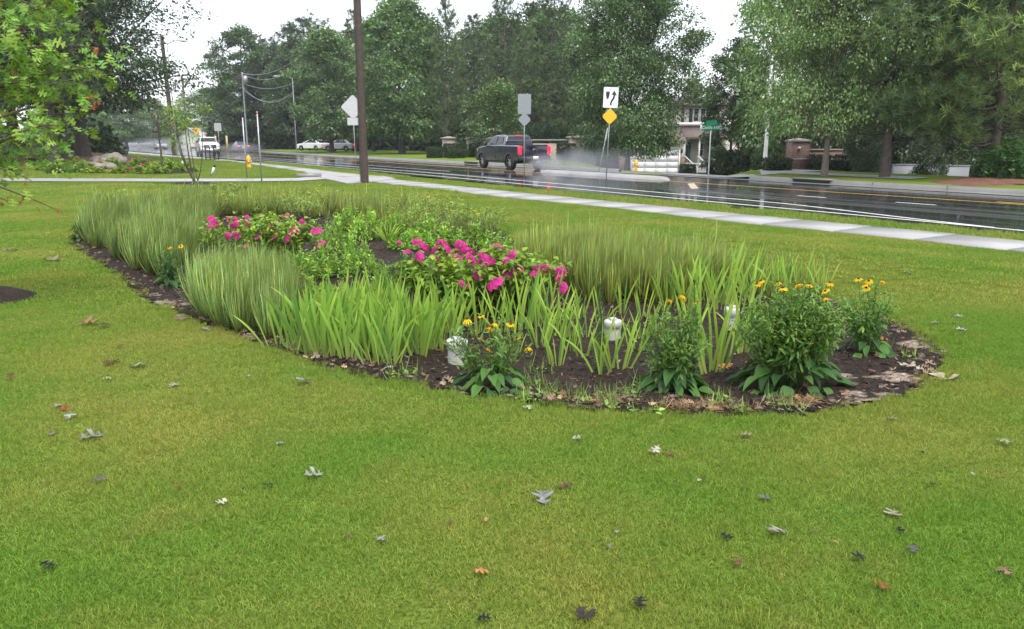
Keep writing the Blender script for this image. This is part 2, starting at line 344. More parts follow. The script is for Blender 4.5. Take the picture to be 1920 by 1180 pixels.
def emis(name, col, e):
    m, n, l, b = newmat(name); b.inputs['Base Color'].default_value = (*col, 1); b.inputs['Emission Color'].default_value = (*col, 1); b.inputs['Emission Strength'].default_value = e; b.inputs['Roughness'].default_value = .2
    return m
M['redlamp'] = emis('brake lamp', (.85, .01, .04), 1.0); M['headlamp'] = mat('headlamp glass', (.7, .72, .75), .1)
# ------------------------------------------------------------------ the ground, road, walks
def axis_lines(fine, lo, hi, far):
    a = list(np.arange(lo, hi + 1e-6, fine)); v = hi; s = fine
    while v < far: s *= 1.3; v += s; a.append(v)
    v = lo; s = fine
    while v > -far: s *= 1.3; v -= s; a.insert(0, v)
    return np.array(a)
def sheet(name, xs, ys, zf, m, mask=None, dz=0.0, smooth_=True, parent=None, **k):
    X, Y = np.meshgrid(xs, ys); Z = zf(X, Y) + dz; V = np.stack([X, Y, Z], -1).reshape(-1, 3)
    nx = len(xs); i, j = np.meshgrid(np.arange(nx - 1), np.arange(len(ys) - 1)); a = (j * nx + i).ravel()
    Fq = np.stack([a, a + 1, a + 1 + nx, a + nx], -1)
    if mask is not None: Fq = Fq[mask(V[Fq].mean(1)[:, 0], V[Fq].mean(1)[:, 1])]
    used = np.unique(Fq); rm = np.full(len(V), -1); rm[used] = np.arange(len(used))
    return ob(name, me(name, [(V[used], rm[Fq], None, 0)], m, smooth_), parent, **k)
xs = axis_lines(.35, -16, 14, 1500); ys = axis_lines(.35, 1, 40, 1500)
ys = ys[ys > -60]
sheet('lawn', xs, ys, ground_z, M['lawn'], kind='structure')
# mulch of the planting bed
def mulchmat():
    m, n, l, b = newmat('mulch'); b.inputs['Roughness'].default_value = .7; b.inputs['Specular IOR Level'].default_value = .12
    g = n.new('ShaderNodeNewGeometry'); a = n.new('ShaderNodeAttribute'); a.attribute_name = 'Col'
    z = n.new('ShaderNodeTexNoise'); z.inputs['Scale'].default_value = 38; z.inputs['Detail'].default_value = 6; z.inputs['Distortion'].default_value = 1.2; l.new(g.outputs[0], z.inputs[0])
    r = n.new('ShaderNodeValToRGB'); r.color_ramp.elements[0].position = .35; r.color_ramp.elements[0].color = (.006, .005, .004, 1); r.color_ramp.elements[1].position = .75; r.color_ramp.elements[1].color = (.056, .036, .026, 1); l.new(z.outputs[0], r.inputs[0])
    r2 = n.new('ShaderNodeValToRGB'); r2.color_ramp.elements[0].position = .35; r2.color_ramp.elements[0].color = (.15, .11, .085, 1); r2.color_ramp.elements[1].position = .65; r2.color_ramp.elements[1].color = (.36, .29, .23, 1); l.new(z.outputs[0], r2.inputs[0])
    sx = n.new('ShaderNodeSeparateXYZ'); l.new(a.outputs['Color'], sx.inputs[0])
    z2 = n.new('ShaderNodeTexNoise'); z2.inputs['Scale'].default_value = 7; z2.inputs['Detail'].default_value = 5; l.new(g.outputs[0], z2.inputs[0])
    ma = n.new('ShaderNodeMath'); ma.operation = 'ADD'; l.new(sx.outputs[0], ma.inputs[0]); l.new(z2.outputs[0], ma.inputs[1])
    mr = n.new('ShaderNodeMapRange'); mr.inputs[1].default_value = 1.0; mr.inputs[2].default_value = 1.15; l.new(ma.outputs[0], mr.inputs[0])
    x = n.new('ShaderNodeMix'); x.data_type = 'RGBA'; l.new(mr.outputs[0], x.inputs[0]); l.new(r.outputs[0], x.inputs[6]); l.new(r2.outputs[0], x.inputs[7]); l.new(x.outputs[2], b.inputs['Base Color'])
    p = n.new('ShaderNodeBump'); p.inputs['Strength'].default_value = .9; p.inputs['Distance'].default_value = .02; l.new(z.outputs[0], p.inputs['Height']); l.new(p.outputs[0], b.inputs['Normal'])
    return m
M['mulch'] = mulchmat()
SAND = [G0(*p) for p in ((318, 565), (285, 548), (1640, 740), (1700, 700), (1720, 640), (1600, 690), (460, 628), (1250, 752), (1120, 745), (1345, 752))]
SANDR = [.42, .2, .32, .3, .22, .2, .2, .12, .12, .14]
def mound_noise(X, Y):
    return .012 * np.sin(X * 9 + 2 * np.sin(Y * 5)) * np.sin(Y * 8 + np.sin(X * 7)) + .006 * np.sin(X * 31) * np.sin(Y * 27)
bx_ = np.arange(BED[:, 0].min() - .1, BED[:, 0].max() + .1, .09); by_ = np.arange(BED[:, 1].min() - .1, BED[:, 1].max() + .1, .09)
bo = sheet('soil', bx_, by_, lambda X, Y: ground_z(X, Y) + mound_noise(X, Y) + .02 * smooth(0, .3, -poly_sd(X, Y, BED)), M['mulch'], mask=lambda X, Y: poly_sd(X, Y, BED) < .02, dz=.012, kind='structure')
bm_ = bo.data; co = np.zeros(len(bm_.vertices) * 3); bm_.vertices.foreach_get('co', co); co = co.reshape(-1, 3)
w = np.zeros(len(co))
for (sx_, sy_), r_ in zip(SAND, SANDR):
    w = np.maximum(w, np.clip(1.15 - np.hypot(co[:, 0] - sx_, co[:, 1] - sy_) / r_, 0, .62))
sd_ = -poly_sd(co[:, 0], co[:, 1], BED); w = np.maximum(w, .50 * np.clip(1 - sd_ / .16, 0, 1) * (co[:, 1] < 10))
c4 = np.ones((len(co), 4), np.float32); c4[:, 0] = w; bm_.color_attributes['Col'].data.foreach_set('color', c4.ravel())

def strip(name, line, u0, u1, t0, t1, zf, m, step=1.0, dz=0, parent=None, nt=1, **k):
    """a sheet along a line between offsets t0 and t1 (numbers or functions)"""
    n = max(2, int((u1 - u0) / step) + 1); u = np.linspace(u0, u1, n)
    T0 = t0(u) if callable(t0) else np.full(n, t0); T1 = t1(u) if callable(t1) else np.full(n, t1)
    rows = []; uv = []
    for q in range(nt + 1):
        T = T0 + (T1 - T0) * q / nt; p = line.at(u, T); z = zf(p[:, 0], p[:, 1], T) + dz
        rows.append(np.column_stack([p, z])); uv.append(np.column_stack([T, u]))
    V = np.stack(rows, 1).reshape(-1, 3); UV = np.stack(uv, 1).reshape(-1, 2); k_ = nt + 1
    Fq = np.array([[i * k_ + q, i * k_ + q + 1, (i + 1) * k_ + q + 1, (i + 1) * k_ + q] for i in range(n - 1) for q in range(nt)])
    msh = me(name, [(V, Fq, None, 0)], m, True)
    ul = msh.uv_layers.new(name='UVMap'); li = np.zeros(len(msh.loops), np.int32); msh.loops.foreach_get('vertex_index', li); ul.data.foreach_set('uv', UV[li].astype(np.float32).ravel())
    return ob(name, msh, parent, **k)
flat = lambda h: (lambda x, y, t: np.full(len(x), h))
def SU(px, py):                      # where along the road a ground pixel lies
    x, y = G0(px, py); s, t = ROAD.st(np.array([x]), np.array([y])); return float(s[0]), float(t[0])
road = strip('road', ROAD, 0, ROAD.L, -.05, lambda u: WROAD(u) + .1, flat(.0), M['road'], step=2, nt=4, kind='structure')
def line_mark(name, a, b, t, w_, m, par=road, ph=None):
    if ph is None: return strip(name, ROAD, a, b, (lambda u: t(u) - w_ / 2) if callable(t) else t - w_ / 2, (lambda u: t(u) + w_ / 2) if callable(t) else t + w_ / 2, flat(.004), m, step=1.5, parent=par)
line_mark('edge_line', 10, 190, .72, .12, M['white_paint'])
u_j = SU(1842, 420)[0]
line_mark('lane_line', u_j - .5, 170, lambda u: .78 + 1.25 * smooth(u_j - 1, u_j + 7, u), .12, M['white_paint'])
line_mark('lane_line', 10, 190, 7.15, .13, M['yellow_paint'])
u_y = SU(1854, 380)[0]; line_mark('lane_line', 5, u_y, 7.5, .12, M['yellow_paint'])
u_i0, u_i1 = SU(1200, 340)[0], SU(945, 324)[0]
line_mark('lane_line', u_i1 + 3, 200, 7.5, .13, M['yellow_paint'])
line_mark('lane_line', u_i1 + 3, 185, 3.8, .12, M['white_paint'])
for a, b in (((1755, 385), (1685, 379)), ((1548, 371), (1498, 367))):
    u0, t0 = SU(*a); u1, t1 = SU(*b); line_mark('dash_line', u0, u1, t0, .13, M['white_paint'])
# oblique hatch where the island begins
h0 = [G0(*p) for p in ((1289, 345), (1301, 344), (1310, 354), (1296, 355))]
ob('hatch_mark', me('hatch', [(np.array([[x, y, .008] for x, y in h0]), np.array([[3, 2, 1, 0]]), None, 0)], mat('worn hatch paint', (.42, .34, .22), .5)), road)
# gutter and kerb on the far side; the kerb drops where the side street comes in
us0, us1 = SU(1375, 336)[0], SU(1205, 329)[0]
strip('gutter', ROAD, 0, ROAD.L, lambda u: WROAD(u), lambda u: WROAD(u) + .75, flat(.012), M['gutter'], step=2, kind='structure')
kerb = empty('kerb', (0, 0, 0), kind='structure')
u = 2.0; kc = 0
while u < 150:
    L_ = 3.0
    if not (us0 - 2 < u < us1 + 1):
        n = 3; uu = np.linspace(u, u + L_ - .02, n); W_ = WROAD(uu)
        prof = [(.75, 0), (.78, .13), (.81, .155), (.93, .155), (.93, -.1)]
        V = []; 
        for i in range(n):
            for (dt, z) in prof:
                p = ROAD.at(uu[i], W_[i] + dt)[0]; V.append([p[0], p[1], z])
        k_ = len(prof); Fq = [[i * k_ + q, (i + 1) * k_ + q, (i + 1) * k_ + q + 1, i * k_ + q + 1] for i in range(n - 1) for q in range(k_ - 1)]
        ob('kerb_stone', me('kerb_stone', [(np.array(V), np.array(Fq), None, 0)], M['gutter']), kerb)
    u += L_
u_apron = (us0 + us1) / 2
strip('kerb_ramp', ROAD, us0 - 2.5, us1 + 3.5, lambda u: WROAD(u) + .74, lambda u: WROAD(u) + .95, lambda x, y, t: np.where(t > WROAD(0) + .85, .145, .013) if 0 else .013 + 0 * t, M['concrete'], step=1, nt=3, kind='structure')
# far verge: grass, falling away behind
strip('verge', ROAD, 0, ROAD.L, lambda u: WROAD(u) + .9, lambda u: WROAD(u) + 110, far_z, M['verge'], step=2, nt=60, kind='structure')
strip('side_street', ROAD, us0 - .5, us1 + .5, lambda u: WROAD(u) + .6, lambda u: WROAD(u) + 34, lambda x, y, t: np.maximum(far_z(x, y, t), -9) + .02, M['concrete'], step=1, nt=26, kind='structure')
strip('far_pavement', ROAD, SU(1640, 350)[0], us0 + .2, lambda u: WROAD(u) + 2.9, lambda u: WROAD(u) + 4.2, far_z, M['concrete'], step=1, dz=.025, nt=2, kind='structure')
for px, py in ((1455, 346), (872, 308)):
    u0, t0 = SU(px, py); W_ = float(WROAD(u0)); p = ROAD.at(u0, W_ + .70)[0]; d = ROAD.at(u0 + .5, 0)[0] - ROAD.at(u0 - .5, 0)[0]; rz = math.atan2(d[1], d[0])
    e = empty('storm_drain', (p[0], p[1], .0), rz, 'dark storm drain mouth in the far kerb ' + ('opposite the brick pillar with a lamp' if px > 1000 else 'in front of the stone gate pillars'), 'storm drain')
    ob('drain_mouth', me('d', [box(0, 0, .085, 1.7, .12, .11)], M['drain']), e); ob('drain_lid', me('d', [box(0, -.22, .16, 1.9, .6, .05)], M['gutter']), e)
# median island with its nose
u = np.linspace(u_i0, u_i1, 16); V = []
for i, uu in enumerate(u):
    f = i / 15; hw = .68 * math.sqrt(max(0.02, min(1, 6 * f, 6 * (1 - f)))); cx = 7.75
    ez = min(1, 14 * f, 14 * (1 - f)); hw *= (.05 + .95 * ez)
    for t, z in ((cx - hw - .05, -.01), (cx - hw, .11 * ez), (cx, .14 * ez), (cx + hw, .11 * ez), (cx + hw + .05, -.01)):
        p = ROAD.at(uu, t)[0]; V.append([p[0], p[1], z])
Fq = [[i * 5 + q, i * 5 + q + 1, (i + 1) * 5 + q + 1, (i + 1) * 5 + q] for i in range(15) for q in range(4)]
ob('median_kerb', me('median', [(np.array(V), np.array(Fq), None, 0)], M['concrete']), kind='structure')
# near pavement in slabs with open joints
walk = empty('pavement', (0, 0, 0), kind='structure')
strip('joint_bed', WALK, 0, WALK.L, -.66, .66, flat(.004), M['joint'], step=2, parent=walk)
u = 0.
for i in range(62):
    L_ = 1.55 if u < 75 else 6
    uu = np.array([u, u + L_ - .018]); V = []
    dz = rng.normal(0, .003)
    for q in uu:
        for t in (-.7, .7):
            p = WALK.at(q, t)[0]; V += [[p[0], p[1], -.08], [p[0], p[1], .032 + dz]]
    V = np.array(V); Fq = np.array([[1, 3, 7, 5], [0, 1, 5, 4], [2, 6, 7, 3], [0, 2, 3, 1], [4, 5, 7, 6]])
    ob('slab', me('slab', [(V, Fq[:, ::-1], None, 0)], M['concrete']), walk); u += L_
strip('far_run', WALK, u, WALK.L, -.7, .7, flat(.03), M['concrete'], step=3, parent=walk)
# cross path and the ramp pad where it meets the pavement
def poly_ob(name, pts, z, m, parent=None, th=.06, **k):
    p = np.array(pts); n = len(p); V = np.concatenate([np.column_stack([p, np.full(n, z)]), np.column_stack([p, np.full(n, z - th)])])
    mm = bpy.data.meshes.new(name); mm.from_pydata([tuple(v) for v in V], [], [tuple(range(n))] + [(i, i + n, (i + 1) % n + n, (i + 1) % n) for i in range(n)]); mm.materials.append(m); mm.update()
    o = ob(name, mm, parent, **k); return o
path = empty('path', (0, 0, 0), kind='structure')
pn = [G0(x_, y_) for x_, y_ in ((-420, 342), (0, 340.5), (150, 341), (330, 341.5), (470, 341), (560, 340), (612, 336.5), (636, 334))]
pf = [G0(x_, y_) for x_, y_ in ((-420, 335.5), (0, 335), (150, 335.5), (330, 336), (470, 336), (555, 335), (585, 332), (610, 329))]
V = np.array([[*a, .02] for pr in zip(pn, pf) for a in pr]); Fq = np.array([[2 * i, 2 * i + 2, 2 * i + 3, 2 * i + 1] for i in range(7)])
ob('path_surface', me('path', [(V, Fq, None, 0)], M['concrete'], True), path)
poly_ob('ramp_pad', [G0(*q) for q in ((612, 337), (650, 345), (700, 342), (742, 336), (716, 331), (660, 327), (600, 322), (560, 319), (585, 330))], .036, M['concrete'], path)
ob('kerb_end', me('k', [box(*G0(580, 333), .08, 1.1, .16, .2, .2)], M['gutter']), path)
# mulch rings round young trees
def ring(x, y, r, h=.1, seed=1, name='mulch_mound'):
    q = np.random.default_rng(seed); n = 26; V = []; 
    for i in range(6):
        f = i / 5
        for j in range(n):
            a = j / n * 2 * PI; rr = r * f * (1 + .12 * math.sin(3 * a + seed) + .06 * q.normal() * (f > .5))
            V.append([x + rr * math.cos(a), y + rr * math.sin(a), h * (1 - f ** 2) + .01 * q.normal() - (.03 if i == 5 else 0)])
    Fq = [[i * n + j, i * n + (j + 1) % n, (i + 1) * n + (j + 1) % n, (i + 1) * n + j] for i in range(5) for j in range(n)]
    V = np.array(V); V[:, 2] += ground_z(V[:, 0], V[:, 1]) + .02
    return ob(name, me(name, [(V, np.array(Fq)[:, ::-1], (0, 0, 0), 0)], M['mulch']), kind='structure')
ring(*G0(-40, 562), .56, .09, 1); ring(*G0(305, 326), 1.5, .12, 2); ring(*G0(366, 346), .9, .08, 3)
ring(*F(1870, 341)[:2], 2.2, .1, 4).data.materials[0] = mat('pine straw', (.14, .06, .035), .9, noise=.4, scale=4, bump=.8)
for v in bpy.data.objects['mulch_mound.003'].data.vertices: v.co.z += -gz(v.co.x, v.co.y) + FZ(v.co.x, v.co.y)
# pine straw slope behind the boulders
X0, Y0 = AT(120, 53)
sheet('pine_straw', np.arange(-52, -20, .8), np.arange(46, 62, .8), ground_z, mat('pine straw litter', (.19, .085, .05), .9, noise=.4, scale=2, bump=.8),
      mask=lambda X, Y: (((X + 38) / 13.5) ** 2 + ((Y - 53.5) / 6.2) ** 2 + .15 * np.sin(X) < 1), dz=.03, kind='structure')

# ------------------------------------------------------------------ grass blades of the lawn
BT = np.array([[-.5, 0, 0], [.5, 0, 0], [.42, .5, .02], [-.42, .5, .02], [.08, 1, .10], [-.08, 1, .10]]); BF = np.array([[0, 1, 2, 3], [3, 2, 4, 5]])
hide = bpy.data.collections.new('grass_tiles')
def tile(name, n, r, h, w_, seed, lean=.75):
    q = np.random.default_rng(seed); P = np.column_stack([q.uniform(-r, r, n), q.uniform(-r, r, n), np.full(n, -.004)])
    d = q.normal(size=(n, 3)) * [1, 1, 0]; d /= np.linalg.norm(d, axis=1)[:, None]; d = d * lean * q.uniform(.4, 1.5, n)[:, None]; d[:, 2] = 1
    L = h * q.uniform(.5, 1.25, n); R = frames(d, q.uniform(0, 6.3, n), np.column_stack([np.full(n, w_), L, L]))
    C = np.ones((n, 3)) * q.uniform(.62, 1.35, (n, 1)); dry = q.random(n) < .13; C[dry] = C[dry] * [1.65, 1.2, 1.4]
    o = bpy.data.objects.new(name, me(name, [inst(BT, BF, R, P, C)], M['blades'])); hide.objects.link(o)
for i in range(3): tile(f'blade_tile_a{i}', 520, .10, .025, .0028, 50 + i, 1.05)
for i in range(3): tile(f'blade_tile_b{i}', 330, .17, .032, .0058, 60 + i, .95)
for i in range(2): tile(f'blade_tile_c{i}', 150, .28, .09, .012, 70 + i, .5)
for i in range(2): tile(f'blade_tile_d{i}', 900, .58, .055, .016, 80 + i, .9)
def scatter(name, P, idx, scl, label=None, **k):
    n = len(P); m = bpy.data.meshes.new(name); m.vertices.add(n); m.vertices.foreach_set('co', np.asarray(P, np.float32).ravel())
    a = m.attributes.new('idx', 'INT', 'POINT'); a.data.foreach_set('value', np.asarray(idx, np.int32))
    a = m.attributes.new('scl', 'FLOAT_VECTOR', 'POINT'); a.data.foreach_set('vector', np.asarray(scl, np.float32).ravel())
    r = np.zeros((n, 3), np.float32); r[:, 2] = rng.uniform(0, 6.283, n); a = m.attributes.new('rot', 'FLOAT_VECTOR', 'POINT'); a.data.foreach_set('vector', r.ravel())
    o = ob(name, m, **k)
    if label: o['label'] = label
    ng = bpy.data.node_groups.new(name, 'GeometryNodeTree'); ng.interface.new_socket('Geometry', in_out='INPUT', socket_type='NodeSocketGeometry'); ng.interface.new_socket('Geometry', in_out='OUTPUT', socket_type='NodeSocketGeometry')
    N = ng.nodes; gi = N.new('NodeGroupInput'); go = N.new('NodeGroupOutput'); ip = N.new('GeometryNodeInstanceOnPoints'); ci = N.new('GeometryNodeCollectionInfo')
    ci.inputs[0].default_value = hide; ci.inputs['Separate Children'].default_value = True; ci.inputs['Reset Children'].default_value = True
    def na(nm, ty):
        q = N.new('GeometryNodeInputNamedAttribute'); q.data_type = ty; q.inputs[0].default_value = nm; return q.outputs[0]
    L = ng.links; L.new(gi.outputs[0], ip.inputs['Points']); L.new(ci.outputs[0], ip.inputs['Instance']); ip.inputs['Pick Instance'].default_value = True
    L.new(na('idx', 'INT'), ip.inputs['Instance Index']); L.new(na('rot', 'FLOAT_VECTOR'), ip.inputs['Rotation']); L.new(na('scl', 'FLOAT_VECTOR'), ip.inputs['Scale'])
    L.new(ip.outputs[0], go.inputs[0]); md = o.modifiers.new('scatter', 'NODES'); md.node_group = ng
    return o
def grid_pts(y0, y1, step, half=.72, pad=.8):
    ys_ = np.arange(y0, y1, step); out = []
    for y in ys_:
        w_ = half * y + pad; x = np.arange(-w_, w_, step); out.append(np.column_stack([x, np.full(len(x), y)]))
    P = np.concatenate(out); P += rng.uniform(-step * .5, step * .5, P.shape); return P
A = grid_pts(2.0, 8.0, .135); A = A[(A[:, 0] > -6.5)]
B = grid_pts(8.0, 24.0, .27); B = B[B[:, 0] > -18]
def lawn_ok(P, m=.06):
    sd = poly_sd(P[:, 0], P[:, 1], BED); _, T = ROAD.st(P[:, 0], P[:, 1]); _, W_ = WALK.st(P[:, 0], P[:, 1])
    tr = G0(-40, 562); return (sd > m) & (W_ < -.72) & (np.hypot(P[:, 0] - tr[0], P[:, 1] - tr[1]) > .50)
A = A[lawn_ok(A, .02)]; B = B[lawn_ok(B, .08)]
def noise2(P, s, ph): return np.sin(P[:, 0] * s + ph + 1.7 * np.sin(P[:, 1] * s * .8 + ph)) * np.sin(P[:, 1] * s * 1.1 + 2 * ph)
def mk(P, base, k, hs=1.0):
    z = ground_z(P[:, 0], P[:, 1]); h = hs * (1.08 + .14 * noise2(P, 2.3, .7) + .08 * noise2(P, 7, 2)) * rng.uniform(.85, 1.2, len(P))
    sd = poly_sd(P[:, 0], P[:, 1], BED); h *= 1 + .7 * (1 - smooth(0, .35, sd)) * (P[:, 1] < 8)
    return np.column_stack([P, z]), base + rng.integers(0, k, len(P)), np.column_stack([np.ones(len(P)), np.ones(len(P)), h])
pa, ia, sa = mk(A, 0, 3); pb, ib, sb = mk(B, 3, 3)
Dg = grid_pts(24, 60, .78, .7, 3); Dg = Dg[lawn_ok(Dg, .3)]; px_ = 960 + Dg[:, 0] / Dg[:, 1] * 1487
Dg = Dg[~((Dg[:, 1] > 30.3) & (Dg[:, 1] < 35.2) & (Dg[:, 0] < -5)) & (np.hypot(Dg[:, 0] + 7, Dg[:, 1] - 36) > 5) & (((Dg[:, 0] + 38) / 13.5) ** 2 + ((Dg[:, 1] - 53.5) / 6.2) ** 2 > 1)]; pd, id_, sd2 = mk(Dg, 8, 2)
Eg = grid_pts(2.2, 9, .5); Eg = Eg[lawn_ok(Eg, .3) & (rng.random(len(Eg)) < .30)]; pf_, if_, sf_ = mk(Eg, 6, 2); sf_ = np.column_stack([rng.uniform(.15, .35, (len(Eg), 2)), rng.uniform(.35, .55, len(Eg))])
# the rough verge between pavement and road, and shaggy pavement edges
n = 2600; u_ = rng.uniform(14, 95, n); t_ = rng.uniform(.80, 2.2, n) ; pc = WALK.at(u_, t_); _, T = ROAD.st(pc[:, 0], pc[:, 1]); keep = T < -.18 ; pc = pc[keep]
n = 1500; u2 = rng.uniform(14, 62, n); pe = WALK.at(u2, -.80 - rng.uniform(0, .25, n)); pe = pe[poly_sd(pe[:, 0], pe[:, 1], BED) > .1]
_, Te = ROAD.st(pe[:, 0], pe[:, 1]); ramp = np.hypot(pe[:, 0] + 7, pe[:, 1] - 35) > 4.2; pe = pe[ramp]; pc = pc[np.hypot(pc[:, 0] + 5.6, pc[:, 1] - 34.5) > 2.0]
pc_ = np.column_stack([pc, np.full(len(pc), -.02)]); pe_ = np.column_stack([pe, ground_z(pe[:, 0], pe[:, 1])])
P_ = np.concatenate([pa, pb, pd, pf_, pc_, pe_]); I_ = np.concatenate([ia, ib, id_, if_, 6 + rng.integers(0, 2, len(pc)), 3 + rng.integers(0, 3, len(pe))])
S_ = np.concatenate([sa, sb, sd2, sf_, np.column_stack([np.ones((len(pc), 2)), rng.uniform(.5, 1.2, len(pc))]), np.ones((len(pe), 3))])
scatter('grass', P_, I_, S_, kind='stuff')
print('grass tiles', len(P_))
# ------------------------------------------------------------------ trees
LT = np.array([[0, 0, 0], [.42, .45, .10], [0, 1, -.05], [-.42, .45, .10]]); LF = np.array([[0, 1, 2, 3]])
DARK = (.072, .132, .046); MID = (.105, .185, .060); LIGHT = (.155, .245, .075); SPRING = (.20, .31, .065); PINE = (.074, .122, .055); PINEL = (.14, .20, .06)
def trunk_pts(H, bend, q, n=9):
    z = np.linspace(0, H, n); a, b = q.normal(0, bend, 2); ph = q.uniform(0, 6)
    return np.column_stack([a * (z / H) ** 2 + .3 * bend * np.sin(z / H * 5 + ph), b * (z / H) ** 2 + .3 * bend * np.cos(z / H * 4 + ph), z])
def decid(seed, H, Rm, base, ncl, per, lsz, col, r0=.2, prof=None, top=LIGHT, flat_=.55, tipw=.75):
    """leafy tree: (trunk mesh, crown mesh)"""
    q = np.random.default_rng(seed); tp = trunk_pts(H * .93, .35, q); tr = [tube(tp, r0 * (1 - .85 * (tp[:, 2] / tp[-1, 2])) * (1 + .5 * np.exp(-tp[:, 2] * 2.5)), 9)]
    prof = prof or (lambda u: math.sin(PI * min(1, (u * .86 + .12))) ** .6)
    cl = []; k = 0
    while len(cl) < ncl:
        u = q.random(); a = q.uniform(0, 2 * PI); lump = 1 + .22 * math.sin(3 * a + seed + 5 * u) + .14 * math.sin(7 * u * 3 + 2 * a)
        rr = Rm * prof(u) * lump * (q.uniform(.25, 1) ** .55); cl.append([rr * math.cos(a), rr * math.sin(a), base + u * (H - base), u, rr / Rm])
    cl = np.array(cl); Vl = []; chunks = []
    ax = np.column_stack([np.interp(cl[:, 2], tp[:, 2], tp[:, 0]), np.interp(cl[:, 2], tp[:, 2], tp[:, 1])]); cl[:, :2] += ax
    for i, c in enumerate(cl):
        dist = math.hypot(c[0] - ax[i, 0], c[1] - ax[i, 1])
        if i % 3 == 0:
            z0 = max(base * .75, c[2] - dist * .75 - .3); z0 = min(z0, H * .9); s = np.array([np.interp(z0, tp[:, 2], tp[:, 0]), np.interp(z0, tp[:, 2], tp[:, 1]), z0]); e = c[:3]
            mdl = (s + e) / 2 + q.normal(0, .12, 3) * dist * .5 + [0, 0, .08 * dist]; t = np.linspace(0, 1, 6)[:, None]
            b = (1 - t) ** 2 * s + 2 * t * (1 - t) * mdl + t ** 2 * e; rb = max(.02, r0 * .33 * (1 - c[3] * .6)); tr.append(tube(b, np.linspace(rb, .012, 6), 5))
    n = ncl * per; ci = np.repeat(np.arange(ncl), per); rc = Rm * q.uniform(.16, .30, ncl)[ci]
    off = q.normal(size=(n, 3)); off = off / np.linalg.norm(off, axis=1)[:, None] * (q.random(n) ** .5)[:, None]
    off[:, 2] *= flat_; off[:, 2] -= .25 * (off[:, 0] ** 2 + off[:, 1] ** 2)
    P = cl[ci, :3] + off * rc[:, None]
    out = P - np.array([0, 0, base + .35 * (H - base)]); d = off * .6 + out / (np.linalg.norm(out, axis=1)[:, None]) * .5 + q.normal(size=(n, 3)) * .45; d[:, 2] -= .25
    R = frames(d, q.normal(0, .7, n), lsz * q.uniform(.6, 1.3, n)[:, None] * np.array([tipw, 1, 1]))
    C = colvar(n, col, .22, .10, q); cb = np.exp(q.normal(0, .16, ncl))[ci][:, None]; C *= cb
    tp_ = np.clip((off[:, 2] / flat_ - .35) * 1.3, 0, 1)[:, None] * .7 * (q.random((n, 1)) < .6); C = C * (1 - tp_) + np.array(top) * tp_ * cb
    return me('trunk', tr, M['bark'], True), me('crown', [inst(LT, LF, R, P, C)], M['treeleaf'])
NT = np.array([[-.5, 0, 0], [.5, 0, 0], [.12, 1, 0], [-.12, 1, 0]]); NF = np.array([[0, 1, 2, 3]])
def pine(seed, H, Rm, base, nbr, tuft, col, r0=.22, nlen=.32, per=16, alt_tone=PINEL, wid=.05, conic=.8, shade=.25):
    q = np.random.default_rng(seed); tp = trunk_pts(H, .3, q, 12); tr = [tube(tp, r0 * (1 - .9 * tp[:, 2] / H) * (1 + .4 * np.exp(-tp[:, 2] * 2)), 9)]
    TP = []; TC = []; 
    for i in range(nbr):
        u = (i + q.random()) / nbr; z = base + u * (H - base) * .99; a = q.uniform(0, 2 * PI); L = Rm * ((1 - u) ** conic * .85 + .13) * q.uniform(.55, 1.12) * min(1, .55 + 2.2 * u)
        s = np.array([np.interp(z, tp[:, 2], tp[:, 0]), np.interp(z, tp[:, 2], tp[:, 1]), z]); t = np.linspace(0, 1, 6)[:, None]
        rise = (.25 + .5 * u) * L * q.uniform(.3, 1.2); d = np.array([math.cos(a), math.sin(a), 0]); b = s + t * d * L + np.array([0, 0, 1]) * (t ** 1.7) * rise - np.array([0, 0, .12 * L]) * np.sin(t * PI)
        tr.append(tube(b, np.linspace(max(.018, r0 * .28 * (1 - .7 * u)), .008, 6), 4)); side = np.cross(d, [0, 0, 1])
        for k in range(max(3, int(tuft * (L / Rm) ** 1.2 + 2))):
            f = q.uniform(.25, 1) ** .6; c = s + d * L * f + np.array([0, 0, 1]) * (f ** 1.7) * rise + side * q.normal(0, .30) * L * (1.1 - f * .6) + q.normal(0, .06, 3) * L + [0, 0, q.uniform(-.03, .12) * L]
            TP.append(c); TC.append(1 if (q.random() < shade) else 0)  # shade is only the random share of tufts in the paler tone
    TP = np.array(TP); TC = np.array(TC); N = len(TP); ti = np.repeat(np.arange(N), per); n = len(ti)
    d = rand_dirs(n, .35, q); P = TP[ti] + q.normal(0, .05, (n, 3)); L = nlen * q.uniform(.7, 1.2, n)
    R = frames(d, q.uniform(0, 6, n), np.column_stack([np.full(n, wid), L, L])); C = colvar(n, col, .2, .08, q) * np.exp(q.normal(0, .2, N))[ti][:, None]
    l = (TC[ti] == 1)[:, None]; C = np.where(l, C * np.array(alt_tone) / np.array(col), C)
    return me('trunk', tr, M['bark'], True), me('crown', [inst(NT, NF, R, P, C)], M['needle'])
def plant_tree(meshes, x, y, z, rz, sc, name, label, group=None, trunk_mat=None):
    t = empty(name, (x, y, z), rz, label, 'tree', group, sc); a = ob('trunk', meshes[0], t); ob('crown', meshes[1], t)
    if trunk_mat:
        a.data = a.data.copy(); a.data.materials[0] = trunk_mat
    return t
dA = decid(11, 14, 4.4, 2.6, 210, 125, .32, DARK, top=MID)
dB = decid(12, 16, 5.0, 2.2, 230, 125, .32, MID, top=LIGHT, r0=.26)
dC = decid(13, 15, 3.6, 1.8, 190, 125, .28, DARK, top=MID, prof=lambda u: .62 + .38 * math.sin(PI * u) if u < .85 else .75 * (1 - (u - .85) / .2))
dS = decid(14, 8, 4.2, 1.0, 150, 90, .24, (.075, .135, .035), top=SPRING, r0=.12, prof=lambda u: .95 * (1 - u ** 2.2) ** .5 + .05)
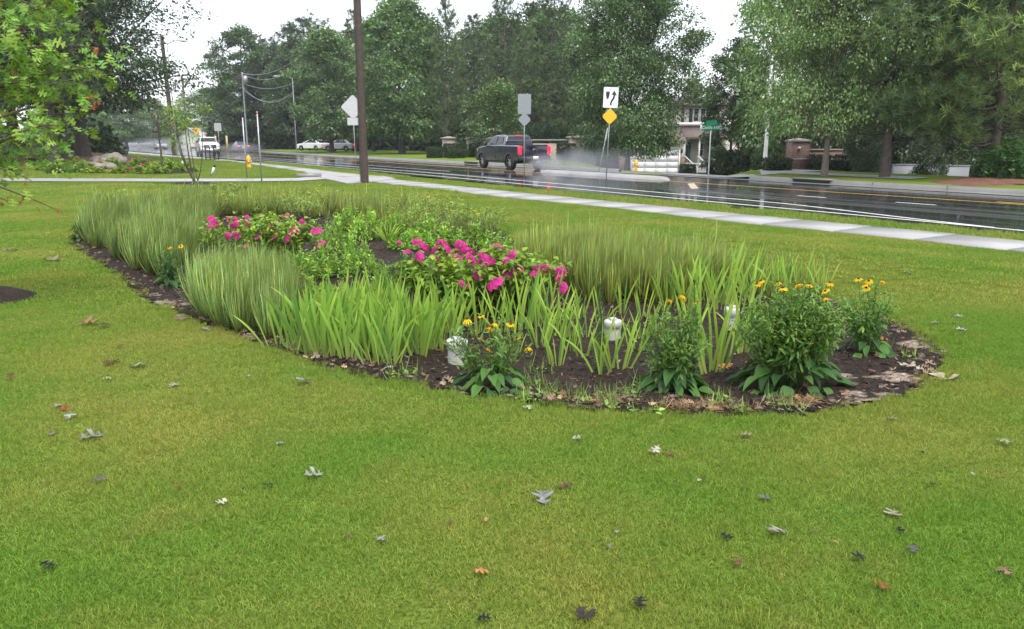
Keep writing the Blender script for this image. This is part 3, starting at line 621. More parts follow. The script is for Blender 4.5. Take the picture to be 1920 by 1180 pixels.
pA = pine(21, 18, 4.6, 4.5, 130, 26, PINE, r0=.26)
pB = pine(22, 20, 5.2, 2.5, 150, 28, PINE, r0=.28, shade=.3)
pC = pine(23, 15, 4.4, 3.0, 120, 24, (.045, .078, .034), conic=.45, r0=.22)
W4 = 'wood edge beyond the road'
def far_tree(ms, px, d, H0, toppy, rz, name, label, wide=1.0, group=W4):
    x, y = AT(px, d); z = max(FZ(x, y), -1.6) if ROAD.st(np.array([x]), np.array([y]))[1][0] > 10 else 0
    s = (HT(toppy, d) - z) / H0
    return plant_tree(ms, x, y, z, rz, (s * wide, s * wide, s), name, label, group)
# (meshes, column, distance, mesh height, row of the top, turn, width, name, label)
TREES = [
 (dC, 455, 127, 15, 66, .3, 1.15, 'poplar_tree', 'tall narrow dark leafy tree that starts the wood behind the sedan'),
 (pC, 512, 132, 15, 84, 1, 1.05, 'pine_tree', 'dark pine top showing between the first leafy trees of the wood'),
 (pC, 590, 128, 15, 50, 2, 1.5, 'pine_tree', 'broad round-topped pine rising behind the middle of the wood'),
 (dA, 545, 120, 14, 118, 4, 1.0, 'oak_tree', 'low dark oak at the roadside beneath the street lamp arm'),
 (dB, 622, 92, 16, 72, 2.2, 1.1, 'maple_tree', 'light-topped maple in the wood just behind the diamond sign back'),
 (pA, 672, 100, 18, 34, .5, .9, 'pine_tree', 'thin pine whose tip shows directly behind the near utility pole'),
 (dB, 752, 82, 16, 18, 5, 1.12, 'maple_tree', 'largest bright-crowned maple of the wood, beside the utility pole'),
 (pB, 838, 80, 20, 2, 1.3, .72, 'pine_tree', 'tall grey-green pine next to the bright maple, above the gate pillars'),
 (pA, 893, 92, 18, 42, 3, .9, 'pine_tree', 'shorter ragged pine in the dip of the tree line behind the pickup'),
 (pB, 948, 84, 20, -18, 4.4, .8, 'pine_tree', 'open-topped pine reaching above the frame over the dark pickup'),
 (pB, 1030, 72, 20, -40, 2.8, .82, 'pine_tree', 'dense pine above the pale brick wall, behind the grey sign backs'),
 (pA, 985, 78, 18, 60, .2, .9, 'pine_tree', 'lower dark pine filling the wood just beyond the pickup cab'),
 (dS, 925, 68, 8, 160, .7, .95, 'dogwood_tree', 'low spreading light-green tree over the stone gate pillars'),
 (dA, 1085, 76, 14, 95, 3.6, 1.0, 'oak_tree', 'dark oak filling the gap behind the keep-right sign'),
 (dA, 700, 98, 14, 150, 2.9, 1.0, 'oak_tree', 'shaded oak low in the wood, seen beyond the two-plate sign'),
 (dC, 800, 94, 15, 120, 1.9, 1.0, 'oak_tree', 'shaded narrow oak between the maple and the gate pillars'),
 (dC, 1372, 58, 15, 84, 2.0, .95, 'oak_tree', 'very dark leafy tree overlapping the end of the cream house'),
 (pC, 1405, 62, 15, 130, .4, .8, 'pine_tree', 'dark pine low behind the white lamp post'),
]
for ms, px, d, H0, tp_, rz, wd, nm, lb in TREES: far_tree(ms, px, d, H0, tp_, rz, nm, lb, wd)
# more of the wood, standing behind the front row
BK = [(560, 140, 92, 0), (640, 118, 96, 1), (715, 116, 62, 2), (790, 112, 60, 0), (865, 108, 66, 1), (1000, 98, 22, 2), (1060, 92, 40, 0), (1110, 90, 70, 1), (470, 150, 120, 2), (930, 108, 50, 0)]
mB = [dB, pB, dC]; hB = [16, 20, 15]
nm_ = ['maple_tree', 'pine_tree', 'oak_tree']; lbs = ['far maple', 'far pine', 'far oak']
where = ['behind the round-topped pine', 'behind the diamond sign back', 'behind the utility pole', 'in the second row above the hedge row', 'in the second row above the gate pillars', 'in the second row above the pickup', 'in the second row above the brick wall', 'in the second row beside the keep-right sign', 'behind the first narrow tree of the wood', 'in the second row between two tall pines']
for (px, d, tp_, k), wh in zip(BK, where): far_tree(mB[k], px, d, hB[k], tp_, px * .7, nm_[k], f'{lbs[k]} {wh}', 1.25, 'second row of the wood')
# big roadside tree before the house, with hanging lower boughs
b1m = decid(31, 12, 4.3, 1.7, 400, 190, .185, (.095, .17, .058), top=(.15, .24, .075), r0=.2, prof=lambda u: .70 + .30 * math.sin(PI * min(1, u * 1.2)) if u < .6 else .98 * (1 - ((u - .6) / .47) ** 2) ** .5 * .9 + .05)
x, y = AT(1180, 52); plant_tree(b1m, x, y, FZ(x, y), 0, (.84, .84, (HT(-12, 52) - FZ(x, y)) / 12), 'oak_tree', 'big dense oak with drooping boughs in front of the garage', 'trees at the side street')
sy = decid(32, 11.5, 4.6, 1.9, 330, 170, .135, (.20, .32, .095), top=(.28, .41, .13), r0=.15, prof=lambda u: .52 + .48 * math.sin(PI * min(1, .15 + u * .8)) ** .8)
x, y, z = F(1562, 330); plant_tree(sy, x - .45, y, z, .9, (.74, .74, 1.06), 'maple_tree', 'light green maple with a slim pale trunk beside the brick pillar', 'trees along the far pavement', M['bark_l'])
p1 = pine(33, 17, 4.4, 1.7, 170, 44, (.095, .155, .055), r0=.155, nlen=.24, per=26, wid=.028, alt_tone=(.11, .17, .055))
p2 = pine(34, 16, 4.8, 1.3, 170, 48, (.10, .16, .052), r0=.20, nlen=.26, per=26, wid=.03, alt_tone=(.165, .235, .06), shade=.36)
x, y, z = F(1658, 332); plant_tree(p1, x, y, z, 2, 1.0, 'pine_tree', 'pine with a black bare trunk between the slim maple and the straw ring', 'trees along the far pavement')
x, y, z = F(1852, 334); plant_tree(p2, x, y, z, .4, 1.0, 'pine_tree', 'large pine with fresh yellow-green tips standing in red pine straw', 'trees along the far pavement')
x, y, z = F(1990, 336); plant_tree(p1, x, y, z, 4.1, (1.1, 1.1, .95), 'pine_tree', 'pine at the very end of the pavement, mostly out of view', 'trees along the far pavement')
for px, d, k, lb in ((1480, 52, 0, 'tree behind the maple and the white lamp post'), (1600, 48, 1, 'dark tree in shade behind the clipped hedge'), (1720, 46, 2, 'dark tree over the low white wall'), (1800, 50, 0, 'leafy tree behind the low white wall'), (1900, 44, 2, 'dark pine behind the straw ring pine'), (1960, 50, 1, 'leafy tree in the back, beyond the green bush')):
    ms = [dB, dC, pC][k]; H0 = [16, 15, 15][k]; x, y = AT(px, d); z = max(FZ(x, y), -1.6); plant_tree(ms, x, y, z, px, (12.5 - z) / H0 * np.array([.85, .85, 1]) , ['maple_tree', 'oak_tree', 'pine_tree'][k], lb, 'trees behind the far pavement')
ye = decid(35, 4.2, 2.2, .3, 120, 110, .15, (.05, .085, .035), top=(.08, .125, .045), r0=.06)
for px, d, h_, lb in ((1625, 37, 3.4, 'low dark evergreen between the hedge and the black pine trunk'), (1752, 38, 3.2, 'low evergreen between the two glimpses of white wall'), (1700, 47, 6, 'broad evergreen behind the white wall'), (1800, 46, 6, 'broad evergreen behind the end of the white wall'), (1540, 44, 5, 'shaded evergreen behind the lamp pillar')):
    x, y = AT(px, d); plant_tree(ye, x, y, FZ(x, y), px, (h_ / 4.2 * (.55 if d < 40 else .9), h_ / 4.2 * (.55 if d < 40 else .9), h_ / 4.2), 'evergreen_shrub', lb, 'low evergreens on the right')
# the dark group on the left
lo = decid(41, 17, 6.5, 3.6, 480, 150, .22, (.052, .092, .036), top=(.08, .125, .045), r0=.36, prof=lambda u: .8 + .2 * math.sin(PI * u) if u < .55 else (1 - ((u - .55) / .5) ** 2) ** .5 + .02)
lp = pine(42, 19, 5.0, 3.4, 140, 34, PINE, r0=.34, nlen=.3, per=18)
for ms, px, d, rz, sc, nm, lb in ((lp, 98, 47, 0, 1, 'pine_tree', 'thick dark pine trunk nearest the boulders in the straw'), (lp, 120, 51, 2, .95, 'pine_tree', 'second dark pine just behind the thick trunk'), (lo, 152, 53, 1.2, 1.0, 'oak_tree', 'big oak spreading out over the boulders towards the road'),
    (lo, 30, 56, 3, 1.0, 'oak_tree', 'dark oak at the back of the straw slope behind the young oak'), (lp, -40, 50, 4, 1, 'pine_tree', 'pine at the edge of the straw slope, cut by the frame'), (lo, -90, 46, 5, .9, 'oak_tree', 'oak beyond the frame edge whose boughs hang in')):
    x, y = AT(px, d); plant_tree(ms, x, y, gz(x, y) - .05, rz, sc, nm, lb, 'dark trees on the pine straw slope')
# hazy trees where the road disappears
for i, (px, d, tp_, k, wh) in enumerate(((235, 150, 172, 0, 'just past the oak boughs'), (200, 190, 200, 2, 'where the road vanishes'), (290, 190, 190, 0, 'behind the left utility pole'), (345, 210, 178, 1, 'behind the white gabled house'), (395, 175, 172, 0, 'behind the yellow warning sign'), (165, 170, 195, 0, 'low behind the boulders'), (260, 240, 205, 1, 'in the far haze'), (120, 140, 190, 2, 'behind the thick pine trunk'), (420, 190, 160, 2, 'behind the small sign back'), (320, 165, 205, 2, 'over the silver car'))):
    x, y = AT(px, d); ms = mB[k]; s = (HT(tp_, d)) / hB[k]; plant_tree(ms, x, y, 0, i, (s * 1.5, s * 1.5, s), nm_[k], f'hazy {["maple", "pine", "oak"][k]} {wh}', 'hazy trees at the end of the road')
# the mass of the wood that reads as one dark body
def thicket(name, pts, w_, h, n, sz, col, zf, seed, **k):
    q = np.random.default_rng(seed); L = Line(pts, 2); u = q.uniform(0, L.L, n); t = q.uniform(-w_, w_, n); p = L.at(u, t); hh = h * (.75 + .25 * np.sin(u * .35) + .12 * np.sin(u * 1.3)) * (1 - .5 * (t / w_) ** 2)
    z = zf(p[:, 0], p[:, 1]) + q.random(n) ** .8 * hh; R = frames(rand_dirs(n, .2, q), q.uniform(0, 6, n), sz * q.uniform(.6, 1.4, n)); C = colvar(n, col, .3, .1, q)
    return ob(name, me(name, [inst(LT * [1.3, 1, 1], LF, R, np.column_stack([p, z]), C)], M['leaf']), kind='stuff', **k)
zfar = lambda X, Y: np.maximum(far_z(X, Y, ROAD.st(X, Y)[1]), -1.8)
thicket('undergrowth', [AT(425, 135), AT(560, 122), AT(700, 112), AT(850, 104), AT(1000, 95), AT(1130, 90), AT(1180, 84)], 3.5, 7.0, 26000, .55, (.03, .05, .022), zfar, 5)
thicket('undergrowth', [AT(1440, 62), AT(1600, 55), AT(1760, 54), AT(2080, 56)], 2.5, 7.5, 17000, .42, (.03, .052, .022), zfar, 6)
thicket('undergrowth', [(-75, 70), (-52, 76), (-40, 74), (-37, 70)], 2.5, 3.2, 11000, .4, (.03, .055, .024), lambda X, Y: np.full(len(X), 0.), 7)
thicket('undergrowth', [(-260, 200), (-170, 215), (-110, 235), (-60, 225), (-20, 215)], 5, 9, 14000, 1.1, (.045, .075, .035), lambda X, Y: np.full(len(X), 0.), 8)
thicket('undergrowth', [(60, 190), (130, 160), (200, 90), (230, 0)], 6, 12, 9000, 1.3, (.045, .075, .035), lambda X, Y: np.full(len(X), -2.), 9)
# ------------------------------------------------------------------ plants of the bed
def bez(p0, p1, p2, n):
    t = np.linspace(0, 1, n)[:, None]; return (1 - t) ** 2 * np.array(p0) + 2 * t * (1 - t) * np.array(p1) + t ** 2 * np.array(p2)
def sword(q, L, w_, bend, col, n=8):
    """an iris blade rising along z, bending towards +x, folded along its midrib"""
    c = bez((0, 0, 0), (bend * .15 * L, 0, L * .6), (bend * L, 0, L * (1 - .35 * abs(bend))), n); f = np.linspace(0, 1, n)
    ww = w_ * np.clip(.75 + .5 * f, 0, 1) * np.clip((1 - f) * 3.2, 0.04, 1) ** .8; tw = q.normal(0, .7); V = []; C = []
    for i in range(n):
        a = tw * f[i] + q.normal(0, .02); dx, dy = math.cos(a), math.sin(a)
        V += [c[i] + [ww[i] * dx / 2, ww[i] * dy / 2, 0], c[i] + [-.15 * ww[i] * dy, .15 * ww[i] * dx, 0], c[i] - [ww[i] * dx / 2, ww[i] * dy / 2, 0]]
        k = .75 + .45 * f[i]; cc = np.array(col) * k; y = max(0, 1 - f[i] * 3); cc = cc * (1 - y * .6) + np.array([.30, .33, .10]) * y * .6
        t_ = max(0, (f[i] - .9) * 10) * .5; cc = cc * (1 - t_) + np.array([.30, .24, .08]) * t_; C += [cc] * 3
    Fq = []
    for i in range(n - 1):
        a = i * 3; Fq += [[a, a + 1, a + 4, a + 3], [a + 1, a + 2, a + 5, a + 4]]
    return me('blade', [(np.array(V), np.array(Fq), np.array(C), 0)], M['leaf'], True)
qi = np.random.default_rng(90)
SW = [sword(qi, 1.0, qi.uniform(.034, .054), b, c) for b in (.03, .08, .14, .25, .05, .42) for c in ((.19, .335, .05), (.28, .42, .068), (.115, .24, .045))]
def iris(px, py, hpx, n=8, spread=1.0, label=None, group='iris clumps of the dense stand', tone=None, q=qi):
    x, y, z = G(px, py); h = hpx * math.hypot(y, CAM_H) / 1450 * 1.0
    t = empty('iris_plant', (x, y, z), q.uniform(-.5, .5) + q.choice([0, PI]), label, 'iris', group)
    for i in range(n):
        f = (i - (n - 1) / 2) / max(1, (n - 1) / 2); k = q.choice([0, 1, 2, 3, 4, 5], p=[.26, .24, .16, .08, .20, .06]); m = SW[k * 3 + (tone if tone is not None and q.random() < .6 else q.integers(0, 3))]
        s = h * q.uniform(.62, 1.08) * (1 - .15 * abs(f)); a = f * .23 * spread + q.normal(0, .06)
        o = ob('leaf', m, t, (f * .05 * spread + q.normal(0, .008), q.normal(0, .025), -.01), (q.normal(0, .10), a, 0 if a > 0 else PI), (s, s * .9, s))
        if a <= 0: o.rotation_euler = (q.normal(0, .10), 0, PI); o.rotation_euler = (q.normal(0, .1), abs(a), PI)
    return t
ORD = 'first second third fourth fifth sixth seventh eighth ninth tenth eleventh twelfth thirteenth fourteenth fifteenth sixteenth seventeenth eighteenth nineteenth twentieth'.split() + ['twenty-' + w_ for w_ in 'first second third fourth fifth sixth seventh'.split()]
RW = ['front', 'second', 'third', 'fourth', 'hindmost']; ri = -1
for r0_, x0, x1, st, hp, tn in ((664, 548, 760, 27, 160, 0), (652, 560, 800, 25, 160, 0), (636, 600, 850, 21, 150, 1), (612, 640, 860, 21, 125, 1), (590, 680, 830, 24, 100, 0)):
    X = x0; ri += 1; ci_ = -1
    while X < x1:
        ci_ += 1; LD = f'{ORD[ci_]} clump from the fine grass in the {RW[ri]} row of the dense iris stand'
        iris(X + qi.uniform(-7, 7), r0_ + (X - x0) * .10 + qi.uniform(-6, 6), hp * qi.uniform(.8, 1.1), int(qi.integers(7, 12)), 1.0, LD, tone=tn); X += st
LBf = lambda i, w_: f'{ORD[i]} yellow-green iris from the dense stand, {w_} row under the hibiscus'
for X in range(866, 1060, 24): iris(X + qi.uniform(-6, 6), 622 + qi.uniform(-10, 10), 120 * qi.uniform(.8, 1.1), int(qi.integers(6, 9)), 1, LBf((X - 866) // 24, 'front'), 'iris clumps under the hibiscus', tone=1)
for X in range(940, 1070, 26): iris(X + qi.uniform(-6, 6), 600 + qi.uniform(-8, 8), 120 * qi.uniform(.85, 1.1), int(qi.integers(6, 9)), 1, LBf((X - 940) // 26, 'rear'), 'iris clumps under the hibiscus', tone=1)
for X, Y, hp, n, sp, lb in ((503, 636, 60, 5, 1.5, 'small pale iris at the tip of the dense stand'), (522, 655, 115, 6, 1.9, 'iris with blades leaning out over the bed edge by the fine grass'), (712, 692, 95, 5, 1.9, 'short splayed iris closest to the lawn edge'), (1045, 690, 110, 8, .9, 'upright iris beside the short yellow daisy plant'),
    (1075, 664, 95, 7, .8, 'slim iris just behind the upright one near the daisies'), (1092, 676, 100, 6, .8, 'small iris standing close behind the tall feathery stem'), (1128, 706, 135, 8, .9, 'iris in front of the middle white pipe, dense and upright'), (1160, 700, 150, 9, 1.7, 'splayed iris partly hiding the middle white pipe'),
    (1165, 592, 110, 5, .5, 'lone thin iris behind the middle white pipe'), (1232, 640, 110, 6, .8, 'iris behind the daisy plant with three flowers'), (1332, 706, 205, 10, 1.3, 'tallest iris clump, between the two daisy plants'), (1352, 690, 180, 8, 1.5, 'tall arching iris next to the big daisy bush'),
    (1012, 652, 105, 6, 1, 'thin iris just left behind the low orange daisy plant'), (1098, 640, 105, 6, 1, 'small iris between the upright ones and the hibiscus'), (1190, 662, 95, 6, .9, 'slim iris right behind the splayed one at the middle pipe'), (1206, 640, 100, 6, .8, 'iris standing in open mulch behind the three-headed daisies'), (1290, 655, 130, 8, 1, 'broad iris close behind the tallest feathery stem'), (1130, 612, 90, 6, .8, 'small iris hugging the middle white pipe from behind'), (1088, 602, 90, 6, .8, 'iris at the open end of the hibiscus row'), (1205, 600, 100, 6, .8, 'iris in the gap before the straw-stemmed grass'), (962, 668, 100, 6, .9, 'iris behind the orange heads of the low daisy plant'), (1065, 640, 100, 6, .9, 'pale iris at the end of the hibiscus row, nearer the lawn'),
    (1392, 668, 165, 8, .9, 'iris just in front of the farthest white pipe'), (1015, 660, 100, 5, .8, 'thin iris at the back of the short daisy plant')):
    iris(X, Y, hp, n, sp, lb, 'single iris clumps', tone=1)
for bi, (r0_, x0, x1, st, hp) in enumerate(((575, 1245, 1420, 25, 120), (590, 1290, 1430, 30, 120), (552, 1262, 1410, 28, 105), (560, 1430, 1560, 26, 95), (540, 1440, 1540, 30, 75))):
    for X in range(x0, x1, st): iris(X + qi.uniform(-8, 8), r0_ + qi.uniform(-7, 7), hp * qi.uniform(.8, 1.15), int(qi.integers(6, 9)), 1, f'{ORD[(X - x0) // st]} light iris from the hibiscus, {["middle", "front", "rear", "nearer", "rear"][bi]} row {"behind the pipes" if bi < 3 else "behind the big daisy bush"}', 'iris clumps of the back stand', tone=1)

ORD = 'first second third fourth fifth sixth seventh eighth ninth tenth eleventh twelfth thirteenth fourteenth fifteenth sixteenth seventeenth eighteenth nineteenth twentieth'.split() + ['twenty-' + w_ for w_ in 'first second third fourth fifth'.split()]
# fine ornamental grass
FT = np.array([[-.5, 0, 0], [.5, 0, 0], [.5, .4, .02], [-.5, .4, .02], [.4, .75, .09], [-.4, .75, .09], [.1, 1, .22], [-.1, 1, .22]]); FF = np.array([[0, 1, 2, 3], [3, 2, 4, 5], [5, 4, 6, 7]])
def fine_grass(name, polypx, ntuft, h, per, w_, col, tip, seed, label, base=(.12, .10, .04), lean=.28, hvar=.22):
    q = np.random.default_rng(seed); Pg = np.array([G0(*p) for p in polypx]); lo_, hi_ = Pg.min(0), Pg.max(0); T = []
    while len(T) < ntuft:
        c = q.uniform(lo_, hi_, (400, 2)); T += list(c[poly_sd(c[:, 0], c[:, 1], Pg) < 0])
    T = np.array(T[:ntuft]); ti = np.repeat(np.arange(ntuft), per); n = len(ti); a = q.uniform(0, 2 * PI, n); r = .05 * q.random(n)
    P = np.column_stack([T[ti, 0] + r * np.cos(a), T[ti, 1] + r * np.sin(a)]); P = np.column_stack([P, ground_z(P[:, 0], P[:, 1])])
    d = np.column_stack([np.cos(a), np.sin(a), np.zeros(n)]) * np.abs(q.normal(0, lean, n))[:, None] * np.where(q.random(n) < .12, 1.8, 1)[:, None] + q.normal(0, .06, (n, 3)); d[:, 2] = 1
    th = h * (1 + q.normal(0, hvar, ntuft))[ti]; L = th * q.uniform(.45, 1.12, n); R = frames(d, None, np.column_stack([np.full(n, w_), L, L]))
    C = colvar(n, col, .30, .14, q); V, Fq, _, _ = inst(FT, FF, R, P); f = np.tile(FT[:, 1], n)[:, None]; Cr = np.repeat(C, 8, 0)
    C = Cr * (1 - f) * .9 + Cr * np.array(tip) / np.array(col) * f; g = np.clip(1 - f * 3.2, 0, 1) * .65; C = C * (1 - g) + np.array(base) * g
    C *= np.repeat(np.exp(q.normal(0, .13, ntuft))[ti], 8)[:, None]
    return ob(name, me(name, [(V, Fq, np.clip(C, 0, 1), 0)], M['leaf']), kind='stuff', label=label)
FG = (.17, .255, .065); FTIP = (.27, .35, .13)
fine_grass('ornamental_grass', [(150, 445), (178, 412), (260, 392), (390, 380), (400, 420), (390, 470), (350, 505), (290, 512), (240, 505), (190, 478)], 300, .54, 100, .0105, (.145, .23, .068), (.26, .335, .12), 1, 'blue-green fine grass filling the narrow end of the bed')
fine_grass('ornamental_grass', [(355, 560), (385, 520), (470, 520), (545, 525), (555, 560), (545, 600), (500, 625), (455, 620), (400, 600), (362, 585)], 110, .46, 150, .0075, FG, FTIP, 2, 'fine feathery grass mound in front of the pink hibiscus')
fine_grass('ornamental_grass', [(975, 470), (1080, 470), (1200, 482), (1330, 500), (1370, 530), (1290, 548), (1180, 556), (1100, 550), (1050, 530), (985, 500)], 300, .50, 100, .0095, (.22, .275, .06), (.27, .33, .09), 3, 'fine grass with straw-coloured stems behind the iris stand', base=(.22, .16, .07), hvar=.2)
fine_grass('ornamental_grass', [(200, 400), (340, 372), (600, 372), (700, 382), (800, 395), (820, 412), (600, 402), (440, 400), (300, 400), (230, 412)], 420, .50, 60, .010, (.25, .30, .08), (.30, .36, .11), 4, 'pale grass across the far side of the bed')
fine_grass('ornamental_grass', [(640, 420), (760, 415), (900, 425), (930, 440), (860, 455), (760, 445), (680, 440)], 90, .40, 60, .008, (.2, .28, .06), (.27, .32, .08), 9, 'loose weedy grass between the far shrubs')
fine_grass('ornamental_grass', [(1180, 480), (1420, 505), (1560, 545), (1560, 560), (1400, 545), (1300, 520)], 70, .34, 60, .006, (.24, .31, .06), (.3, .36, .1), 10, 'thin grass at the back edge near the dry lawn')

# leaf templates
def ovate(fold=.15, arch=.25, wd=.5, n=5):
    f = np.linspace(0, 1, n); w_ = wd * np.sin(PI * np.clip(f, 0, 1) ** .75) ** .9 * .5; w_[0] = .02; w_[-1] = .005; V = []
    for i in range(n): V += [[w_[i], f[i], fold * w_[i] * 2 - arch * f[i] ** 2], [0, f[i], -arch * f[i] ** 2], [-w_[i], f[i], fold * w_[i] * 2 - arch * f[i] ** 2]]
    Fq = []
    for i in range(n - 1): a = i * 3; Fq += [[a, a + 1, a + 4, a + 3], [a + 1, a + 2, a + 5, a + 4]]
    return np.array(V), np.array(Fq)
OV = ovate(); OVW = ovate(.2, .35, .72, 6); OVN = ovate(.1, .2, .22, 4)
def shrub_mesh(seed, Rx, Rz, ntip, per, ls, col, tmpl=OV, up=.7, dome=True, tipcol=None, lean=0):
    """short stems ending in whorls of leaves"""
    q = np.random.default_rng(seed); a = q.uniform(0, 2 * PI, ntip); r = q.random(ntip) ** .5; T = np.column_stack([np.cos(a) * r * Rx, np.sin(a) * r * Rx, Rz * ((1 - r ** 2 * .75) if dome else 1) * q.uniform(.45, 1.05, ntip)])
    st = [tube([(T[i, 0] * .2, T[i, 1] * .2, 0), (T[i, 0] * .7, T[i, 1] * .7, T[i, 2] * .5), T[i]], [.006, .004, .002], 4) for i in range(0, ntip, 2)]
    ti = np.repeat(np.arange(ntip), per); n = len(ti); P = T[ti] + q.normal(0, 1, (n, 3)) * [Rx * .05, Rx * .05, Rz * .09] - np.array([0, 0, 1]) * (q.random(n) ** 2 * Rz * .35)[:, None]
    d = q.normal(size=(n, 3)); d[:, 2] = d[:, 2] * .5 + up; R = frames(d, q.normal(0, .4, n), ls * q.uniform(.55, 1.2, n)); C = colvar(n, col, .2, .12, q) * np.exp(q.normal(0, .15, ntip))[ti][:, None]
    if tipcol is not None:
        k = (P[:, 2] > Rz * .72) & (q.random(n) < .5); C[k] = C[k] * .4 + np.array(tipcol) * .6
    return me('stem', st, M['wood']), me('foliage', [inst(tmpl[0], tmpl[1], R, P, np.clip(C, 0, 1))], M['leaf'])
def shrub(ms, x, y, z, rz, sc, name, label, cat='shrub', group=None):
    t = empty(name, (x, y, z), rz, label, cat, group, sc); ob('stem', ms[0], t); ob('foliage', ms[1], t); return t
SH = [shrub_mesh(s, .32, .36, 46, 15, .065, (.22, .38, .06), OV, .8, tipcol=(.33, .50, .09)) for s in (1, 2, 3)]
SHD = shrub_mesh(4, .30, .38, 60, 16, .06, (.09, .20, .05), OVN, .9)
for i, (px, py, wpx, hpx, k, lb) in enumerate(((560, 515, 70, 50, 0, 'low light green shrub just behind the feathery grass mound'), (602, 522, 82, 62, 1, 'rounded light green shrub nearest the dense iris stand'), (672, 512, 58, 72, 2, 'narrow bright shrub beside the bare mulch gap'), (705, 520, 46, 36, 0, 'smallest shrub by the mulch gap'),
    (640, 478, 62, 56, 1, 'shrub right of the first hibiscus, in front of the grass'), (690, 452, 60, 58, 2, 'shrub behind the mulch gap'), (612, 462, 48, 44, 0, 'shrub tucked against the first hibiscus'), (655, 432, 70, 42, 1, 'far shrub in front of the pale grass'), (760, 470, 64, 40, 0, 'shrub between the two hibiscus'),
    (792, 470, 60, 38, 2, 'shrub behind the second hibiscus'), (585, 572, 60, 50, 1, 'shrub half hidden by the iris stand'), (700, 580, 90, 40, 2, 'yellow-green shrub whose tips show above the irises'), (640, 590, 60, 60, 0, 'shrub inside the iris stand'), (742, 446, 66, 44, 1, 'shrub at the far end of the mulch gap'), (800, 456, 70, 46, 0, 'shrub close behind the second hibiscus, nearest the gap'), (846, 468, 66, 44, 2, 'shrub close behind the middle of the second hibiscus'), (893, 470, 66, 46, 1, 'shrub close behind the tallest magenta flowers'), (935, 476, 60, 40, 0, 'low shrub between the second hibiscus and the straw-stemmed grass'), (640, 520, 66, 46, 2, 'shrub in front of the mulch gap, before the irises'), (725, 545, 60, 40, 1, 'low shrub at the near end of the mulch gap'), (780, 430, 70, 40, 2, 'shrub on the far side among the straggly plants'), (520, 500, 60, 46, 1, 'shrub between the grass mound and the first hibiscus'))):
    x, y, z = G(px, py); s = y / 1450 * 1.05; shrub(SH[k], x, y, z, i, (wpx * s / .64, wpx * s / .64, hpx * s / .36), 'low_shrub', lb, group='low light green shrubs')
x, y, z = G(778, 550); shrub(SHD, x, y, z, 0, (1.35, 1.35, 1.35), 'low_shrub', 'darker narrow-leaved shrub before the second hibiscus')
x, y, z = G(728, 470)
t = empty('spiky_plant', (x, y, z), .3, 'pale spiky plant fanning out behind the mulch gap', 'plant')
for i in range(26):
    a = i / 26 * 2 * PI * 3; o = ob('leaf', SW[(2 + i % 2) * 3 + 1], t, (0, 0, .1), (0, .25 + .5 * (i % 5) / 5, a), (.42, .3, .42))
ob('stem', SH[0][0], t)
# straggly weeds with tiny yellow heads along the far side
WE = [shrub_mesh(60 + s, .42, .5, 50, 15, .075, (.20, .29, .06), OVN, .9, False) for s in range(2)] + [shrub_mesh(62, .45, .42, 60, 14, .09, (.17, .24, .05), OV, .8, False)]
yh = np.random.default_rng(66); n = 11; a = yh.uniform(0, 2 * PI, n); r = .42 * yh.random(n) ** .5; hp_ = np.column_stack([np.cos(a) * r, np.sin(a) * r, yh.uniform(.46, .56, n)])
WY = me('flower_heads', [inst(LT * [2.2, 1, 1] - [0, .5, 0], LF, frames(rand_dirs(n, 0, yh) * [1, 1, .25], None, np.full(n, .035)), hp_, colvar(n, (.5, .42, .04), .1, .03, yh))], M['petal'])
k = 0; WPX = [215, 262, 318, 372, 430, 470, 520, 575, 628, 690, 745, 800, 850, 885, 915, 345, 405, 500, 560, 820, 770, 870]
for px, py, k_ in ((215, 412, 0), (262, 400, 1), (318, 392, 0), (372, 386, 2), (430, 384, 2), (470, 390, 0), (520, 386, 2), (575, 392, 1), (628, 398, 0), (690, 404, 1), (745, 412, 0), (800, 420, 1), (850, 436, 0), (885, 440, 1), (915, 446, 0), (345, 408, 1), (405, 408, 0), (500, 408, 0), (560, 414, 1), (820, 452, 0), (770, 440, 1), (870, 462, 0)):
    x, y, z = G(px, py); s = 1.18 + .15 * math.sin(px); k += 1; t = shrub(WE[k_], x, y, z, px, (s, s, s * .9), 'weedy_plant', f'{ORD[sorted(WPX).index(px)]} straggly {"yellow-dotted" if k_ < 2 else "olive"} plant from the narrow tip along the far bed side', 'plant', 'straggly plants on the far side of the bed')
    if k_ < 2: ob('flower_heads', WY, t, kind='stuff')

# yellow daisies
def petal_ring(n, r0, r1, w_, droop, rs, col, q):
    V, Fq = [], []; C = []
    for i in range(n):
        a = i / n * 2 * PI + q.normal(0, .08); dr = droop + q.normal(0, .15); f = [0, .5, .85, 1]; ws = [.6, 1, .7, .2]
        for ff, ww in zip(f, ws):
            rr = r0 + (r1 - r0) * ff; z = -dr * (ff ** 1.5) * (r1 - r0) + .004; cx, cy = math.cos(a) * rr, math.sin(a) * rr; tx, ty = -math.sin(a) * w_ * ww / 2, math.cos(a) * w_ * ww / 2
            V += [[cx + tx, cy + ty, z], [cx - tx, cy - ty, z]]; C += [np.array(col) * (1 - .35 * (1 - ff))] * 2
        b = i * 8; Fq += [[b, b + 1, b + 3, b + 2], [b + 2, b + 3, b + 5, b + 4], [b + 4, b + 5, b + 7, b + 6]]
    return np.array(V), np.array(Fq), np.array(C), 0
qd = np.random.default_rng(91)
DAISY = [me('petals', [petal_ring(12, .007, .036, .014, dr, 0, (.85, .50, .01), qd)], M['petal'], True) for dr in (.2, .7, 1.1)]
CONE = me('cone', [lathe([(.0105, -.002), (.012, .005), (.009, .012), (.001, .015)], 8, (.07, .025, .015))], M['dry'], True)
